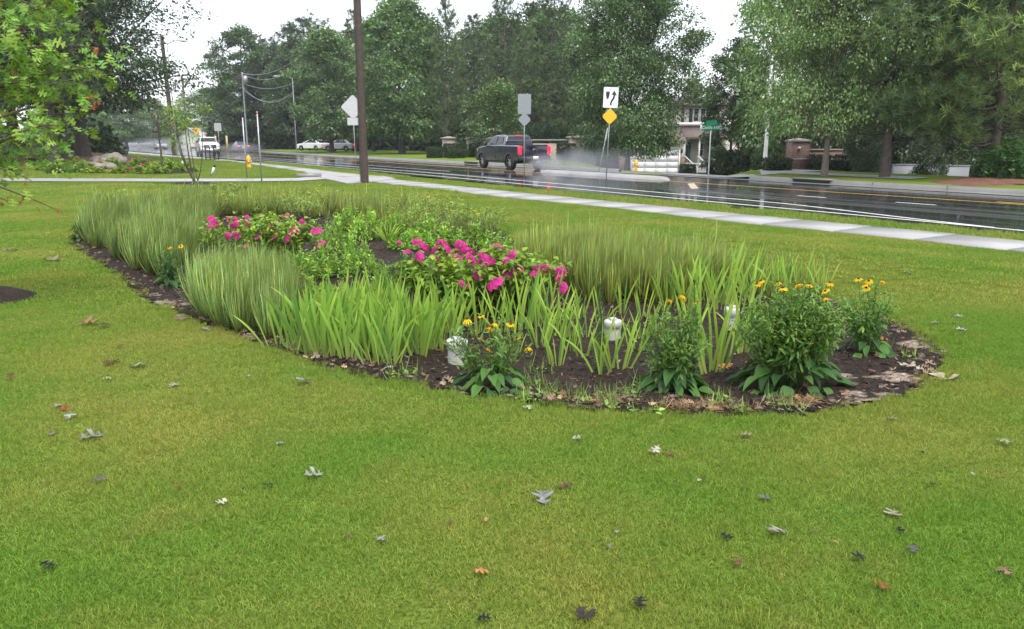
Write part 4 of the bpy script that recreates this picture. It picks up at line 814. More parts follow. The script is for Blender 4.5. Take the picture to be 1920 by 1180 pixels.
BUD = [me('bud', [lathe([(.001, -.006), (.006, -.003), (.007, .002), (.001, .006)], 6, c)], M['leaf'], True) for c in ((.26, .38, .05),)]
BIGL = [me('leaf', [(*ovate(.25, ar, wd, 7), c, 0)], M['leaf'], True) for ar, wd in ((.45, .5), (.7, .58)) for c in ((.05, .125, .030), (.075, .17, .035), (.036, .09, .026))]
def daisy(px, py, wpx, hpx, nstem, nleaf, flowers, label, seed, ul=900, big=.19, colu=(.135, .245, .05), group='daisy plants'):
    """flowers: list of (px, py) rows in the picture where a flower head shows"""
    q = np.random.default_rng(seed); x, y, z = G(px, py - 6); s = math.hypot(y, CAM_H) / 1450; W = wpx * s; H = hpx * s * 1.02
    t = empty('daisy_plant', (x, y, z), 0, label, 'daisy plant', group); stem = []; tips = []
    for i in range(nstem):
        a = q.uniform(0, 2 * PI); r = q.random() ** .6 * W * .5; e = np.array([math.cos(a) * r, math.sin(a) * r * .8, H * q.uniform(.72, .97) * (1 - .25 * (r / W * 2) ** 2)]); tips.append(e)
        stem.append(tube(bez((e[0] * .15, e[1] * .15, 0), (e[0] * .5, e[1] * .5, e[2] * .6), e, 5), [.004, .0035, .003, .0025, .002], 4, (.09, .17, .04)))
    tips = np.array(tips); n = ul; ti = q.integers(0, nstem, n); f = q.uniform(.35, 1, n); e = tips[ti]; P = e * np.column_stack([f, f, f]) + q.normal(0, .028, (n, 3)) * (W / .6)
    d = q.normal(size=(n, 3)); d[:, 2] += .5; L = .075 * (1.25 - f * .65) * q.uniform(.6, 1.2, n)
    C = colvar(n, colu, .2, .1, q)
    ch = [inst(OVN[0] * [1.5, 1, 1], OVN[1], frames(d, q.normal(0, .5, n), L), P, C)]
    nb = int(ul * .12); tb = q.integers(0, nstem, nb); Pb = tips[tb] * q.uniform(.8, 1.03, (nb, 1)) + q.normal(0, .03, (nb, 3)); bt = lathe([(.001, -.006), (.007, 0), (.001, .006)], 5)
    ch.append(inst(bt[0], bt[1], frames(rand_dirs(nb, 0, q)), Pb, colvar(nb, (.24, .36, .06), .15, .05, q)))
    ob('stem', me('stem', stem, M['leaf']), t); ob('foliage', me('foliage', ch, M['leaf']), t)
    for i in range(nleaf):
        a = i * 2.399 + q.normal(0, .2); r = (.1 + .9 * (i / nleaf) ** .7) * W * (.42 if nleaf > 50 else .34); zz = .04 + (.40 if nleaf > 50 else .26) * H * (1 - i / nleaf) * q.uniform(.5, 1.1); L = big * q.uniform(.65, 1.1)
        ob('leaf', BIGL[q.integers(0, 6)], t, (math.cos(a) * r, math.sin(a) * r, zz), (q.uniform(-.35, .25), q.normal(0, .2), a - PI / 2), (L, L, L))
    for fx, fy in flowers:
        # head stands within the plant; its height follows from where it shows
        dd = y + q.uniform(-.3, .3) * W; fxw = (fx - 960) / FPX * (dd * math.cos(PITCH) + .0); dx, dy, dz = ray(fx, fy); tt = dd / dy; p = np.array([dx * tt, dd, CAM_H + dz * tt]) - [x, y, z]
        fl = ob('flower', DAISY[q.integers(0, 3)], t, p, (q.normal(0, .3) - .15, q.normal(0, .3), q.uniform(0, 6))); fl['label'] = 'yellow daisy head with dark centre'
        sc_ = q.uniform(.75, 1.05); fl.scale = (sc_,) * 3; ob('cone', CONE, fl)
        stp = bez((p[0] * .3, p[1] * .3, p[2] * .3), (p[0] * .8, p[1] * .8, p[2] * .7), (p[0], p[1], p[2] - .004), 4); ob('flower_stem', me('fs', [tube(stp, .0018, 4, (.11, .19, .04))], M['leaf']), t)
    return t
daisy(1478, 738, 215, 208, 70, 72, [(1427, 528), (1421, 534), (1458, 530), (1468, 541), (1497, 534), (1517, 534), (1548, 546), (1546, 559), (1556, 531)], 'largest dark green daisy bush, nine yellow heads on top', 1, 6500, .165)
daisy(1626, 672, 120, 142, 26, 22, [(1610, 524), (1629, 527), (1655, 527), (1624, 540)], 'daisy plant on the bare mulch at the broad end of the bed', 2, 900, .15, (.12, .23, .05))
daisy(1262, 742, 150, 175, 30, 44, [(1256, 563), (1282, 556), (1308, 568)], 'daisy plant with three yellow heads between the pipe and the tall iris', 3, 1300, .155)
daisy(920, 736, 185, 140, 16, 46, [(876, 599), (902, 593), (930, 607), (920, 615), (957, 609), (903, 637), (972, 627), (970, 635), (918, 655), (990, 652)], 'low daisy plant with orange-yellow heads in front of the near white pipe', 4, 480, .15, (.12, .22, .05))
daisy(322, 545, 85, 82, 14, 20, [(317, 463), (339, 462)], 'dark daisy plant at the bed edge beside the feathery grass', 5, 420, .15, (.07, .14, .035))
daisy(152, 458, 40, 42, 8, 12, [], 'small dark leafy plant at the narrow tip of the bed', 6, 200, .13, (.05, .10, .03))
daisy(838, 560, 40, 36, 6, 6, [], 'small leafy plant under the dry hibiscus stems', 7, 120, .09)
# tall feathery liatris-like stems
def feather(px, py, hpx, label, seed):
    q = np.random.default_rng(seed); x, y, z = G(px, py); H = hpx * math.hypot(y, CAM_H) / 1450; n = 520; f = q.random(n); a = q.uniform(0, 2 * PI, n)
    ln = .05 * (1.2 - .7 * f); d = np.column_stack([np.cos(a), np.sin(a), q.uniform(.0, .9, n) + (f > .93) * 1.5]); P = np.column_stack([.02 * np.sin(f * 4), np.zeros(n), f * H])
    t = empty('feathery_stem', (x, y, z), 0, label, 'plant'); ob('stem', me('stem', [tube([(0, 0, 0), (.02, 0, H * .5), (-.01, 0, H)], [.005, .004, .002], 5, (.1, .18, .05))], M['leaf']), t)
    ob('foliage', me('foliage', [inst(OVN[0] * [.55, 1, 1], OVN[1], frames(d, None, ln * 1.3), P, colvar(n, (.075, .16, .05), .2, .1, q))], M['leaf']), t)
feather(1122, 700, 172, 'single tall feathery stem in front of the middle white pipe', 1); feather(1294, 735, 215, 'tallest feathery stem, rising out of the three-headed daisy plant', 2)

# hibiscus
HL = ovate(.18, .3, .62, 5)
def hibiscus(px, py, wpx, hpx, flowers, label, seed, nl):
    q = np.random.default_rng(seed); x, y, z = G(px, py); s = math.hypot(y, CAM_H) / 1450; W = wpx * s; H = hpx * s; t = empty('hibiscus_shrub', (x, y, z), 0, label, 'hibiscus', 'pink hibiscus shrubs')
    br = []; tips = []
    for i in range(60):
        a = q.uniform(0, 2 * PI); r = q.random() ** .5; e = np.array([math.cos(a) * r * W * .5, math.sin(a) * r * W * .30, H * (1 - .25 * r ** 3) * q.uniform(.72, 1.02)]); tips.append(e); br.append(tube(bez((e[0] * .55, e[1] * .55, 0), (e[0] * .75, e[1] * .75, e[2] * .6), e, 5), [.008, .007, .006, .004, .003], 5))
    tips = np.array(tips); ti = q.integers(0, 60, nl); f = 1 - q.random(nl) ** 1.3 * .72; P = tips[ti] * f[:, None] ** [.6, .6, 1] + q.normal(0, .045, (nl, 3)); d = q.normal(size=(nl, 3)); d[:, 2] = d[:, 2] * .5 + .05; d += tips[ti] * [.8, .8, 0]
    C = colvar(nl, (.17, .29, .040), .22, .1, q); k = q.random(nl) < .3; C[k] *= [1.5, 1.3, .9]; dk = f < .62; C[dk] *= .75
    ob('branch', me('branch', br, M['wood']), t); ob('foliage', me('foliage', [inst(HL[0], HL[1], frames(d, q.normal(0, .35, nl), .078 * q.uniform(.6, 1.25, nl)), P, np.clip(C, 0, 1))], M['leaf']), t)
    for fx, fy, wp, hh in flowers:
        dd = y - W * .52 * math.sqrt(max(0, (fy - (py - hpx)) / hpx)) + .10 * W + q.uniform(-.03, .03); dx, dy, dz = ray(fx, fy); tt = dd / dy; p = np.array([dx * tt, dd, CAM_H + dz * tt]) - [x, y, z]
        V = []; C = []; Fq = []; R_ = max(wp, hh) * s * .62 * 1.1; npet = 5; droop = q.uniform(.5, 1.2); K = 6
        for i in range(npet):
            a0 = i / npet * 2 * PI
            for j in range(4):
                f_ = [.12, .5, .85, 1.0][j]
                for k_ in range(K):
                    g = (k_ / (K - 1) - .5); a = a0 + g * 1.25 * (1 if j else .8); rr = R_ * f_ * (1 - .9 * g ** 2 * (.5 if j > 1 else 0)); zz = -droop * R_ * f_ ** 2 * .55 + .17 * R_ * math.sin(k_ * 2.3 + i * 1.7 + j) * f_ + .008 * i / 5
                    V.append([math.cos(a) * rr, math.sin(a) * rr, zz]); c_ = np.array([.66, .045, .30]) * q.uniform(.6, 1.25); C.append(c_ * (.4 + .6 * min(1, f_ * 1.3)))
            b = i * 4 * K; Fq += [[b + j * K + k_, b + j * K + k_ + 1, b + (j + 1) * K + k_ + 1, b + (j + 1) * K + k_] for j in range(3) for k_ in range(K - 1)]
        narrow = min(wp, hh) / max(wp, hh); fl = ob('flower', me('flower', [(np.array(V), np.array(Fq), np.array(C), 0)], M['petal'], True), t, p, (q.uniform(.2, 1.1), q.normal(0, .5), q.normal(0, .4))); fl['label'] = 'magenta hibiscus flower'
        fl.scale = (1, narrow, 1) if wp >= hh else (narrow, 1, 1)
        ob('calyx', me('calyx', [lathe([(.004, .012), (.012, .006), (.014, 0), (.010, -.012)], 7, (.22, .27, .06))], M['leaf'], True), fl)
    for i in range(int(len(flowers) * .6)):
        e = tips[q.integers(0, 60)]; ob('bud', me('bud', [lathe([(.004, -.02), (.014, -.008), (.013, .01), (.003, .028)], 7, (.30, .14, .17))], M['petal'], True), t, e + q.normal(0, .02, 3), (q.normal(0, .6), q.normal(0, .6), 0), kind=None)
    return t
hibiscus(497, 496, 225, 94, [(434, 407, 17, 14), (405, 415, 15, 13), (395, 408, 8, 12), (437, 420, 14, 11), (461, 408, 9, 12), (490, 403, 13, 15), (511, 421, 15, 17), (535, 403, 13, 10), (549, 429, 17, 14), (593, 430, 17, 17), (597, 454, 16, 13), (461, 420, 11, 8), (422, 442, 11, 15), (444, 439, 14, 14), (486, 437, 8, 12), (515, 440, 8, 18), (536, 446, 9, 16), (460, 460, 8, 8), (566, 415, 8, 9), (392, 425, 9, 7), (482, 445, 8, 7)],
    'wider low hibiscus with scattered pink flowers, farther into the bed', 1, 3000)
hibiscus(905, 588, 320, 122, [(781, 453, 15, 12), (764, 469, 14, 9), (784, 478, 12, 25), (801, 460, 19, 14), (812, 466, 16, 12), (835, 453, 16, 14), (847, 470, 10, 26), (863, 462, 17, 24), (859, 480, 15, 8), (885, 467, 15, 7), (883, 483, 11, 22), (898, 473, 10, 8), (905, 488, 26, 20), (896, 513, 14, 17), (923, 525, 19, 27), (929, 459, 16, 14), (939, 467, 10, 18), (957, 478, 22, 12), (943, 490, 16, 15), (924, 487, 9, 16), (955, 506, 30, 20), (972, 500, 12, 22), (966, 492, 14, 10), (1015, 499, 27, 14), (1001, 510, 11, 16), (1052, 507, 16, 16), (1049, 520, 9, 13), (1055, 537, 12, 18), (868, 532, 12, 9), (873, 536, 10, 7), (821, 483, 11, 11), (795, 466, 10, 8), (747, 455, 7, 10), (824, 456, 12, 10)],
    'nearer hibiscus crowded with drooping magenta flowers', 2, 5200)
for i, (px, py, w_, h_) in enumerate(((828, 552, .10, .30), (880, 528, .09, .24))):
    x, y, z = G(px, py); q = np.random.default_rng(i); ch = [tube([(q.normal(0, w_ / 2), q.normal(0, w_ / 3), 0), (q.normal(0, w_ / 2), 0, h_ * .5), (q.normal(0, w_ / 2), q.normal(0, .02), h_ * q.uniform(.7, 1.3))], [.012, .009, .005], 5) for _ in range(9)]
    t = empty('dead_stems', (x, y, z), 0, ['cluster of dead brown stalks against the hibiscus, left by a cut', 'smaller cluster of dead stalks deep in the hibiscus'][i].replace(', left by a cut', ' side'), 'dead stalks')
    for c in ch: ob('stalk', me('stalk', [c], M['wood']), t)

# white pipes with caps
def pipe(px, py, wpx, hpx, label, tilt=0):
    x, y, z = G(px, py); s = math.hypot(y, CAM_H) / 1450; r = wpx * s / 2; h = hpx * s
    t = empty('drain_pipe', (x, y, z - .02), 0, label, 'pipe', 'white capped clean-out pipes'); t.rotation_euler = (tilt, tilt * .6, .4)
    ob('pipe_body', me('b', [lathe([(r * .88, -.05), (r * .88, h * .8)], 28)], M['pvc'], True), t)
    c = ob('cap', me('c', [lathe([(r * .9, h * .62), (r, h * .63), (r, h * .86), (r * .95, h * .885), (r * .4, h * .89), (.0005, h * .89)], 28)], M['pvc'], True), t)
    ob('square_plug', me('p', [box(0, 0, h * .935, r * .62, r * .62, h * .11)], M['pvc']), c)
pipe(857, 686, 40, 62, 'nearest white pipe with square-plugged cap, beside the low daisy plant', .02); pipe(1149, 640, 33, 50, 'white capped pipe behind the splayed iris', -.02); pipe(1367, 622, 28, 56, 'white capped pipe mostly hidden behind the tall irises', .05)

# mulch chips and leaf litter
q = np.random.default_rng(12); n = 34000; lo_, hi_ = BED.min(0), BED.max(0); c = q.uniform(lo_, hi_, (n * 3, 2)); c = c[(c[:, 1] < 9.5) | (q.random(len(c)) < .35)]; c = c[poly_sd(c[:, 0], c[:, 1], BED) < .03][:n]
z = ground_z(c[:, 0], c[:, 1]) + mound_noise(c[:, 0], c[:, 1]) + .035; d = q.normal(size=(len(c), 3)) * [1, 1, .22]
cc = colvar(len(c), (.034, .022, .016), .6, .12, q); p_ = q.random(len(c)) < .10; cc[p_] = colvar(int(p_.sum()), (.17, .12, .085), .3, .1, q)
ob('mulch_chips', me('chips', [inst(np.array([[-.15, 0, 0], [.15, .05, .02], [.13, 1, 0], [-.1, .9, .03]]), LF, frames(d, q.normal(0, .6, len(c)), q.uniform(.012, .06, len(c))), np.column_stack([c, z]), cc)], M['dry']), kind='stuff')
def oak_leaf(curl, bend):
    R_ = np.array([[0, 0], [.02, .12], [.22, .16], [.30, .27], [.07, .30], [.08, .40], [.40, .46], [.44, .58], [.09, .58], [.09, .68], [.30, .80], [.26, .86], [.05, .86], [0, 1.0]])
    V = []; 
    for x, y in R_: V += [[x, y, curl * x * x * .7 + bend * (y - .4) ** 2], [0, y, bend * (y - .4) ** 2], [-x, y * (1 if x < .1 else .97), curl * x * x * .7 + bend * (y - .4) ** 2]]
    Fq = []
    for i in range(len(R_) - 1): a = i * 3; Fq += [[a, a + 1, a + 4, a + 3], [a + 1, a + 2, a + 5, a + 4]]
    return np.array(V), np.array(Fq)
edge = []; 
for i in range(900):
    k = q.integers(0, len(BED)); a, b = BED[k], BED[(k + 1) % len(BED)]; p = a + (b - a) * q.random(); 
    if p[1] > 13: continue
    cen = BED.mean(0); dirn = cen - p; dirn /= np.linalg.norm(dirn); edge.append(p + dirn * abs(q.normal(.12, .14)))
edge = np.array(edge); z = ground_z(edge[:, 0], edge[:, 1]) + .036 + q.random(len(edge)) * .012; ol = oak_leaf(1.2, .5)
ob('leaf_litter', me('litter', [inst(*ol, frames(q.normal(size=(len(edge), 3)) * [1, 1, .15], q.normal(0, .45, len(edge)), q.uniform(.02, .07, len(edge))), np.column_stack([edge, z]), colvar(len(edge), (.20, .145, .10), .5, .12, q))], M['dry']), kind='stuff')
inn = q.uniform(lo_, hi_, (2600, 2)); inn = inn[(poly_sd(inn[:, 0], inn[:, 1], BED) < -.1) & (inn[:, 1] < 10)][:420]
ob('leaf_litter', me('litter', [inst(*ol, frames(q.normal(size=(len(inn), 3)) * [1, 1, .3], q.normal(0, .9, len(inn)), q.uniform(.03, .075, len(inn))), np.column_stack([inn, ground_z(inn[:, 0], inn[:, 1]) + .05]), colvar(len(inn), (.19, .12, .08), .5, .15, q))], M['dry']), kind='stuff')
# weeds, seedlings and a dead grass patch scattered over the open mulch
q = np.random.default_rng(41); sp_ = [G0(*p) for p in ((1005, 700), (1030, 725), (1075, 735), (1110, 745), (1150, 752), (1010, 672), (985, 745), (1395, 762), (1340, 748), (1180, 720), (1220, 765), (770, 690), (740, 700), (1210, 705), (1350, 730), (1450, 752), (1480, 757), (1640, 640), (1700, 660), (1135, 730), (1060, 610), (1190, 620), (1400, 600), (940, 640), (820, 620), (1010, 735))]
P = []; 
for c_ in sp_:
    k_ = q.integers(10, 34); P.append(np.column_stack([q.normal(c_[0], .05, k_), q.normal(c_[1], .06, k_)]))
P = np.concatenate(P); n = len(P); P = np.column_stack([P, ground_z(P[:, 0], P[:, 1]) + .03]); d = q.normal(size=(n, 3)) * [1, 1, .3] + [0, 0, .5]
ob('weeds', me('weeds', [inst(OV[0], OV[1], frames(d, q.normal(0, .4, n), q.uniform(.02, .055, n)), P, colvar(n, (.17, .29, .055), .3, .15, q)), inst(FT, FF, frames(q.normal(size=(n, 3)) * [.6, .6, .1] + [0, 0, 1], None, np.column_stack([np.full(n, .004), q.uniform(.05, .16, n), q.uniform(.05, .16, n)])), P, colvar(n, (.20, .30, .07), .3, .15, q))], M['leaf']), kind='stuff')
c_ = np.array([G0(1290, 752), G0(1330, 757), G0(1500, 745), G0(1130, 742)])[q.integers(0, 4, 900)]; P = c_ + q.normal(0, 1, (900, 2)) * [.13, .06]; P = np.column_stack([P, ground_z(P[:, 0], P[:, 1]) + .035])
ob('dead_grass', me('dead_grass', [inst(FT, FF, frames(q.normal(size=(900, 3)) * [1, 1, .25] + [0, 0, .15], q.normal(0, 1, 900), np.column_stack([np.full(900, .003), q.uniform(.03, .09, 900), q.uniform(.03, .09, 900)])), P, colvar(900, (.26, .17, .09), .35, .12, q))], M['dry']), kind='stuff')
# leaves lying on the lawn
GREY = (.25, .26, .25); TAN = (.26, .19, .13); BRN = (.14, .07, .04); ORG = (.28, .085, .03); BLK = (.02, .018, .02); GRN = (.22, .29, .14); WHT = (.38, .35, .30)
LFM = {}
def leafm(c, v):
    if (c, v) not in LFM: 
        V_, F_ = oak_leaf([1.3, .5, 2.4][v], [.35, .15, .9][v]); qq = np.random.default_rng(len(LFM) + 5); V_ = V_ + qq.normal(0, .03, V_.shape); V_[:, 0] += .25 * (V_[:, 1] - .5) ** 2 * qq.choice([-1, 1]) * 2; V_[:, 2] = V_[:, 2] * .5 + .05 * np.sin(V_[:, 0] * 7 + qq.uniform(0, 6)) + .06 * np.sin(V_[:, 1] * 6 + qq.uniform(0, 6))
        C_ = np.array(c)[None] * qq.uniform(.5, 1.15, (len(V_), 1)); LFM[(c, v)] = me('fallen_leaf', [(V_, F_, C_, 0)], M['dry'], True)
    return LFM[(c, v)]
FALL = [(200, 818, 42, GREY, 0, 'pale lobed oak leaf pair lying in the near lawn'), (609, 893, 36, GREY, 0, 'silvery oak leaf lying alone in the middle of the near lawn'), (1018, 951, 46, GREY, 0, 'large silvery curled oak leaf below the brown upright one'), (1047, 920, 26, BRN, 2, 'brown leaf standing on edge above the silvery one'),
 (428, 944, 24, WHT, 2, 'cream crumpled leaf in the near lawn'), (580, 717, 36, GREY, 1, 'light grey leaf just outside the bed by the short iris'), (338, 920, 14, ORG, 1, 'small orange leaf beside the cream crumpled one'), (1072, 825, 20, WHT, 1, 'white leaf scrap on the lawn below the bed'), (1219, 856, 24, WHT, 0, 'whitish oak leaf left of a thin brown one'), (1255, 860, 22, BRN, 1, 'thin brown leaf next to the whitish oak leaf'),
 (1382, 820, 26, TAN, 1, 'tan leaf on the green lawn under the broad end'), (1660, 789, 20, TAN, 1, 'tan leaf below the right end of the bed'), (1866, 830, 32, GRN, 1, 'pale green fresh leaf near the frame edge'), (1306, 908, 9, WHT, 1, 'tiny white scrap on the near lawn'), (1421, 940, 22, (.12, .12, .14), 0, 'dark grey leaf on the near lawn'),
 (1475, 1002, 40, (.36, .33, .30), 0, 'pale star-shaped oak leaf low on the lawn'), (1678, 976, 38, (.32, .27, .23), 0, 'brownish-grey oak leaf on the browner lawn'), (1690, 1007, 16, BLK, 2, 'small black leaf under the brownish-grey one'), (1713, 1045, 22, (.10, .09, .10), 1, 'dark curled leaf on the lower lawn'), (1622, 1053, 26, BLK, 0, 'black decayed leaf, upper of the dark ones'),
 (1673, 1114, 34, ORG, 1, 'bright rust-orange leaf at the bottom of the lawn'), (1873, 1070, 30, (.30, .17, .13), 1, 'reddish leaf stalk near the corner'), (920, 1081, 30, (.50, .22, .08), 1, 'orange-tan leaf near the bottom'), (909, 986, 12, (.50, .28, .12), 1, 'small tan-orange leaf, upper of two near the bottom'), (842, 984, 14, BRN, 1, 'small brown leaf left of the tan-orange one'),
 (706, 1014, 22, GREY, 1, 'thin pale grey leaf on the near lawn'), (645, 1018, 18, BRN, 1, 'purple-brown leaf beside the thin pale one'), (1080, 1152, 46, (.05, .035, .035), 2, 'large dark curled leaf at the bottom edge'), (894, 1171, 24, BLK, 0, 'black wet leaf at the very bottom edge'), (104, 1073, 30, BLK, 1, 'black twig-like leaf in the lower corner'), (172, 911, 26, (.13, .11, .10), 1, 'dark leaf lying left in the near lawn'),
 (515, 917, 20, BLK, 1, 'blackened leaf in the lawn beside the silvery one'), (533, 837, 14, (.25, .25, .28), 1, 'tiny grey leaf above the silvery one'), (104, 812, 22, (.20, .16, .12), 0, 'brown and white leaf next to the pale pair'), (130, 791, 22, GREY, 1, 'slim pale leaf in a loose group of four'), (137, 771, 24, ORG, 0, 'rust leaf in a loose group of four'), (101, 770, 20, GREY, 1, 'grey leaf beside the rust one'),
 (240, 692, 34, GREY, 1, 'long pale leaf on the lawn beside the bed'), (222, 679, 36, BRN, 1, 'long brown leaf above the long pale one'), (219, 656, 14, BRN, 2, 'small dark brown leaf'), (148, 611, 36, (.33, .17, .10), 0, 'reddish-brown oak leaf near the mulch mound'), (204, 613, 26, (.10, .08, .05), 0, 'dark leaf right of the reddish one'), (352, 605, 34, TAN, 0, 'tan oak leaf just outside the bed edge'), (398, 622, 20, GREY, 1, 'pale leaf just outside the bed by the grass mound'),
 (320, 730, 22, (.35, .30, .26), 1, 'thin beige leaf on the mid lawn'), (190, 716, 20, GRN, 1, 'pale green slip of a leaf'), (20, 716, 18, BRN, 2, 'brown leaf standing upright near the frame edge'), (80, 490, 40, (.22, .17, .12), 0, 'dull brown leaf clump farther up the lawn'), (35, 471, 24, (.2, .2, .2), 1, 'dark grey leaf farthest up the lawn'), (460, 710, 12, GREY, 1, 'small grey scrap close to the bed'),
 (1748, 705, 60, (.42, .36, .27), 0, 'big papery tan leaf cluster at the broad end of the bed'), (1733, 700, 44, (.40, .35, .26), 2, 'papery curled leaf lying across the tan cluster'), (1793, 623, 22, (.42, .36, .33), 2, 'pinkish leaf stub on the dry lawn'), (1745, 610, 20, (.33, .28, .25), 1, 'small leaf on the dry lawn edge'), (1808, 596, 18, GREY, 1, 'grey leaf in the dark grass beyond the bed'), (1690, 507, 20, GRN, 1, 'light green leaf on the lawn beyond the bed'),
 (981, 768, 22, (.30, .40, .24), 0, 'pale green oak leaf at the bed edge'), (920, 765, 14, BRN, 1, 'small brown leaf at the edge below the low daisy'), (1265, 771, 22, (.42, .17, .08), 1, 'rust leaf on the grass under the daisy plant'), (1495, 762, 46, (.42, .20, .10), 0, 'tan-orange leaf at the lawn edge under the big bush'), (1350, 700, 34, (.50, .20, .06), 0, 'orange leaf lying on the mulch by the tall iris'), (1672, 645, 30, (.5, .14, .04), 0, 'bright orange leaf beside the end daisy plant'), (835, 373, 16, WHT, 1, 'white scrap on the far lawn beyond the bed'),
 (1155, 1002, 12, GREY, 1, 'grey slip near the bottom centre'), (1143, 1035, 10, (.2, .2, .2), 1, 'small dark speck-like leaf under the grey slip'), (1350, 1010, 24, BLK, 1, 'blackened leaf in a dark grass tuft'), (1386, 1070, 22, BRN, 2, 'brown curled leaf in the lower lawn'), (1200, 1150, 30, BLK, 0, 'dark decayed leaf low in the lawn'), (1740, 912, 14, BLK, 2, 'black upright scrap on the upper near lawn'), (1732, 855, 12, BLK, 2, 'black scrap below the bed end'), (1828, 898, 10, GREY, 1, 'pale scrap near the frame side'), (1567, 1022, 12, (.35, .2, .12), 1, 'orange-white speck of leaf')]
for i, (px, py, w_, c, v, lb) in enumerate(FALL):
    x, y, z = G(px, py); ox = math.hypot(y, CAM_H) / 1450 * w_ * .92; q = np.random.default_rng(i + 300)
    ob('fallen_leaf', leafm(c, v), None, (x, y, z + (.022 if py > 480 else .015)), (q.normal(0, .12) + .06, q.normal(0, .12), q.uniform(0, 6.28)), (ox * 1.15, ox * 1.15, ox), label=lb, cat='leaf')
# ------------------------------------------------------------------ poles, wires, signs
def pole(x, y, z, H, r0, r1, m, name, label, lean=(0, 0), group='utility poles'):
    t = empty(name, (x, y, z), 0, label, 'utility pole', group); t.rotation_euler = (lean[1], lean[0], 0)
    n = 16; zz = np.linspace(-.3, H, n); ob('shaft', me('shaft', [lathe([(r0 + (r1 - r0) * i / (n - 1), zz[i]) for i in range(n)] + [(.001, H)], 18)], m, True), t); return t
x, y, z = G(684, 343); npole = pole(x, y, z, 13.5, .165, .115, M['pole'], 'utility_pole', 'thick brown wooden pole standing in the lawn by the pavement, cut off above')
ob('ground_wire', me('gw', [tube([(-.17, -.05, 0), (-.165, -.05, 2), (-.15, -.05, 5), (-.12, -.05, 13)], .008, 4)], M['plastic']), npole)
x, y = AT(325, 84); p2_ = pole(x, y, 0, HT(76, 84), .26, .17, M['pole'], 'utility_pole', 'dark wooden pole between the pavement and the small bare tree', (math.radians(-1.0), 0))
x, y = AT(463, 112); zt = HT(141, 112); p3_ = pole(x, y, 0, zt, .12, .09, M['greyback'], 'utility_pole', 'grey pole with transformer and wires in front of the wood')
ob('transformer', me('t', [lathe([(.001, zt - 1.4), (.28, zt - 1.4), (.28, zt - .5), (.001, zt - .45)], 12, org=(.4, 0, 0))], M['steel'], True), p3_); ob('crossarm', me('c', [box(0, 0, zt - .2, 2.6, .12, .14)], M['pole']), p3_)
x, y = AT(352, 170); p4_ = pole(x, y, 0, HT(146, 170), .2, .14, M['pole'], 'utility_pole', 'thin distant pole just beyond the left wooden pole')
x, y = AT(259, 170); pole(x, y, 0, HT(221, 170), .22, .18, M['steel'], 'utility_pole', 'short pale pole at the end of the low white wall')
x, y = AT(204, 230); pole(x, y, 0, HT(225, 230), .2, .16, M['steel'], 'utility_pole', 'faint pale pole where the road vanishes')
W_ = []
def wire(a, b, sag, r=.014):
    a = np.array(a); b = np.array(b); t = np.linspace(0, 1, 14)[:, None]; p = a + (b - a) * t; p[:, 2:] -= sag * 4 * t * (1 - t); return tube(p, r, 4)
def PT(px, py, d): return (*AT(px, d), HT(py, d))
for i, (a, b, s) in enumerate(((PT(463, 143, 112), PT(575, 110, 100), 1.0), (PT(463, 145, 112), PT(575, 126, 100), 1.2), (PT(463, 160, 112), PT(560, 158, 100), .8), (PT(463, 168, 112), PT(548, 182, 100), 1.4), (PT(463, 172, 112), PT(560, 172, 100), 1.5),
        (PT(463, 143, 112), PT(352, 158, 170), 2), (PT(463, 146, 112), PT(352, 165, 170), 2.2), (PT(463, 160, 112), PT(352, 178, 170), 2.5), (PT(463, 175, 112), PT(352, 200, 170), 3), (PT(352, 200, 170), PT(259, 230, 170), 2), (PT(352, 185, 170), PT(259, 224, 170), 2), (PT(463, 178, 112), PT(259, 224, 170), 4), (PT(352, 200, 170), PT(204, 228, 230), 4))):
    e = ['highest wire running right from the transformer pole into the wood', 'second wire right of the transformer pole', 'middle wire right of the transformer pole', 'lowest sagging wire right of the transformer pole', 'sagging wire close above the lowest one', 'top wire from the transformer pole to the thin distant pole', 'second wire to the thin distant pole', 'third wire to the thin distant pole',
         'lowest wire to the thin distant pole', 'lower wire from the distant pole to the short pale one', 'upper wire from the distant pole to the short pale one', 'long slack wire passing between the outer poles', 'faint wire to the vanishing pole'][i]
    ob('overhead_wire', me('wire', [wire(a, b, s, .022)], M['steel']), label=e, cat='wire', group='overhead wires')
def lamp(px, py, d, base_px, label, side=1, m=M['greyback'], pole_r=.06):
    x, y = AT(base_px, d); z0 = FZ(x, y) if y < 140 else 0; h = HT(py, d) - z0; dx = (px - base_px) / 1487 * d; t = empty('street_lamp', (x, y, max(z0, -1.7)), 0, label, 'street lamp', 'street lamps'); h = HT(py, d) - max(z0, -1.7)
    ob('post', me('post', [lathe([(pole_r * 1.4, 0), (pole_r, 1), (pole_r * .7, h), (.001, h)], 10)], m, True), t)
    ob('arm', me('arm', [tube(bez((0, 0, h - .35), (dx * .4, 0, h + .1), (dx, 0, h), 7), .045, 6)], m, True), t)
    ob('lamp_head', me('head', [xform(lathe([(.001, -.12), (.16, -.08), (.2, 0), (.12, .06), (.001, .08)], 10), np.array([[2.0, 0, 0, dx], [0, 1, 0, 0], [0, 0, 1, h], [0, 0, 0, 1]]))], M['signback'], True), t)
lamp(525, 148, 100, 555, 'street lamp reaching out of the wood over the road'); lamp(360, 86, 75, 330, 'pale lamp head high beside the left wooden pole'); lamp(1405, 103, 40, 1437, 'street lamp on a white post behind the light green maple', m=M['trim'], pole_r=.10)
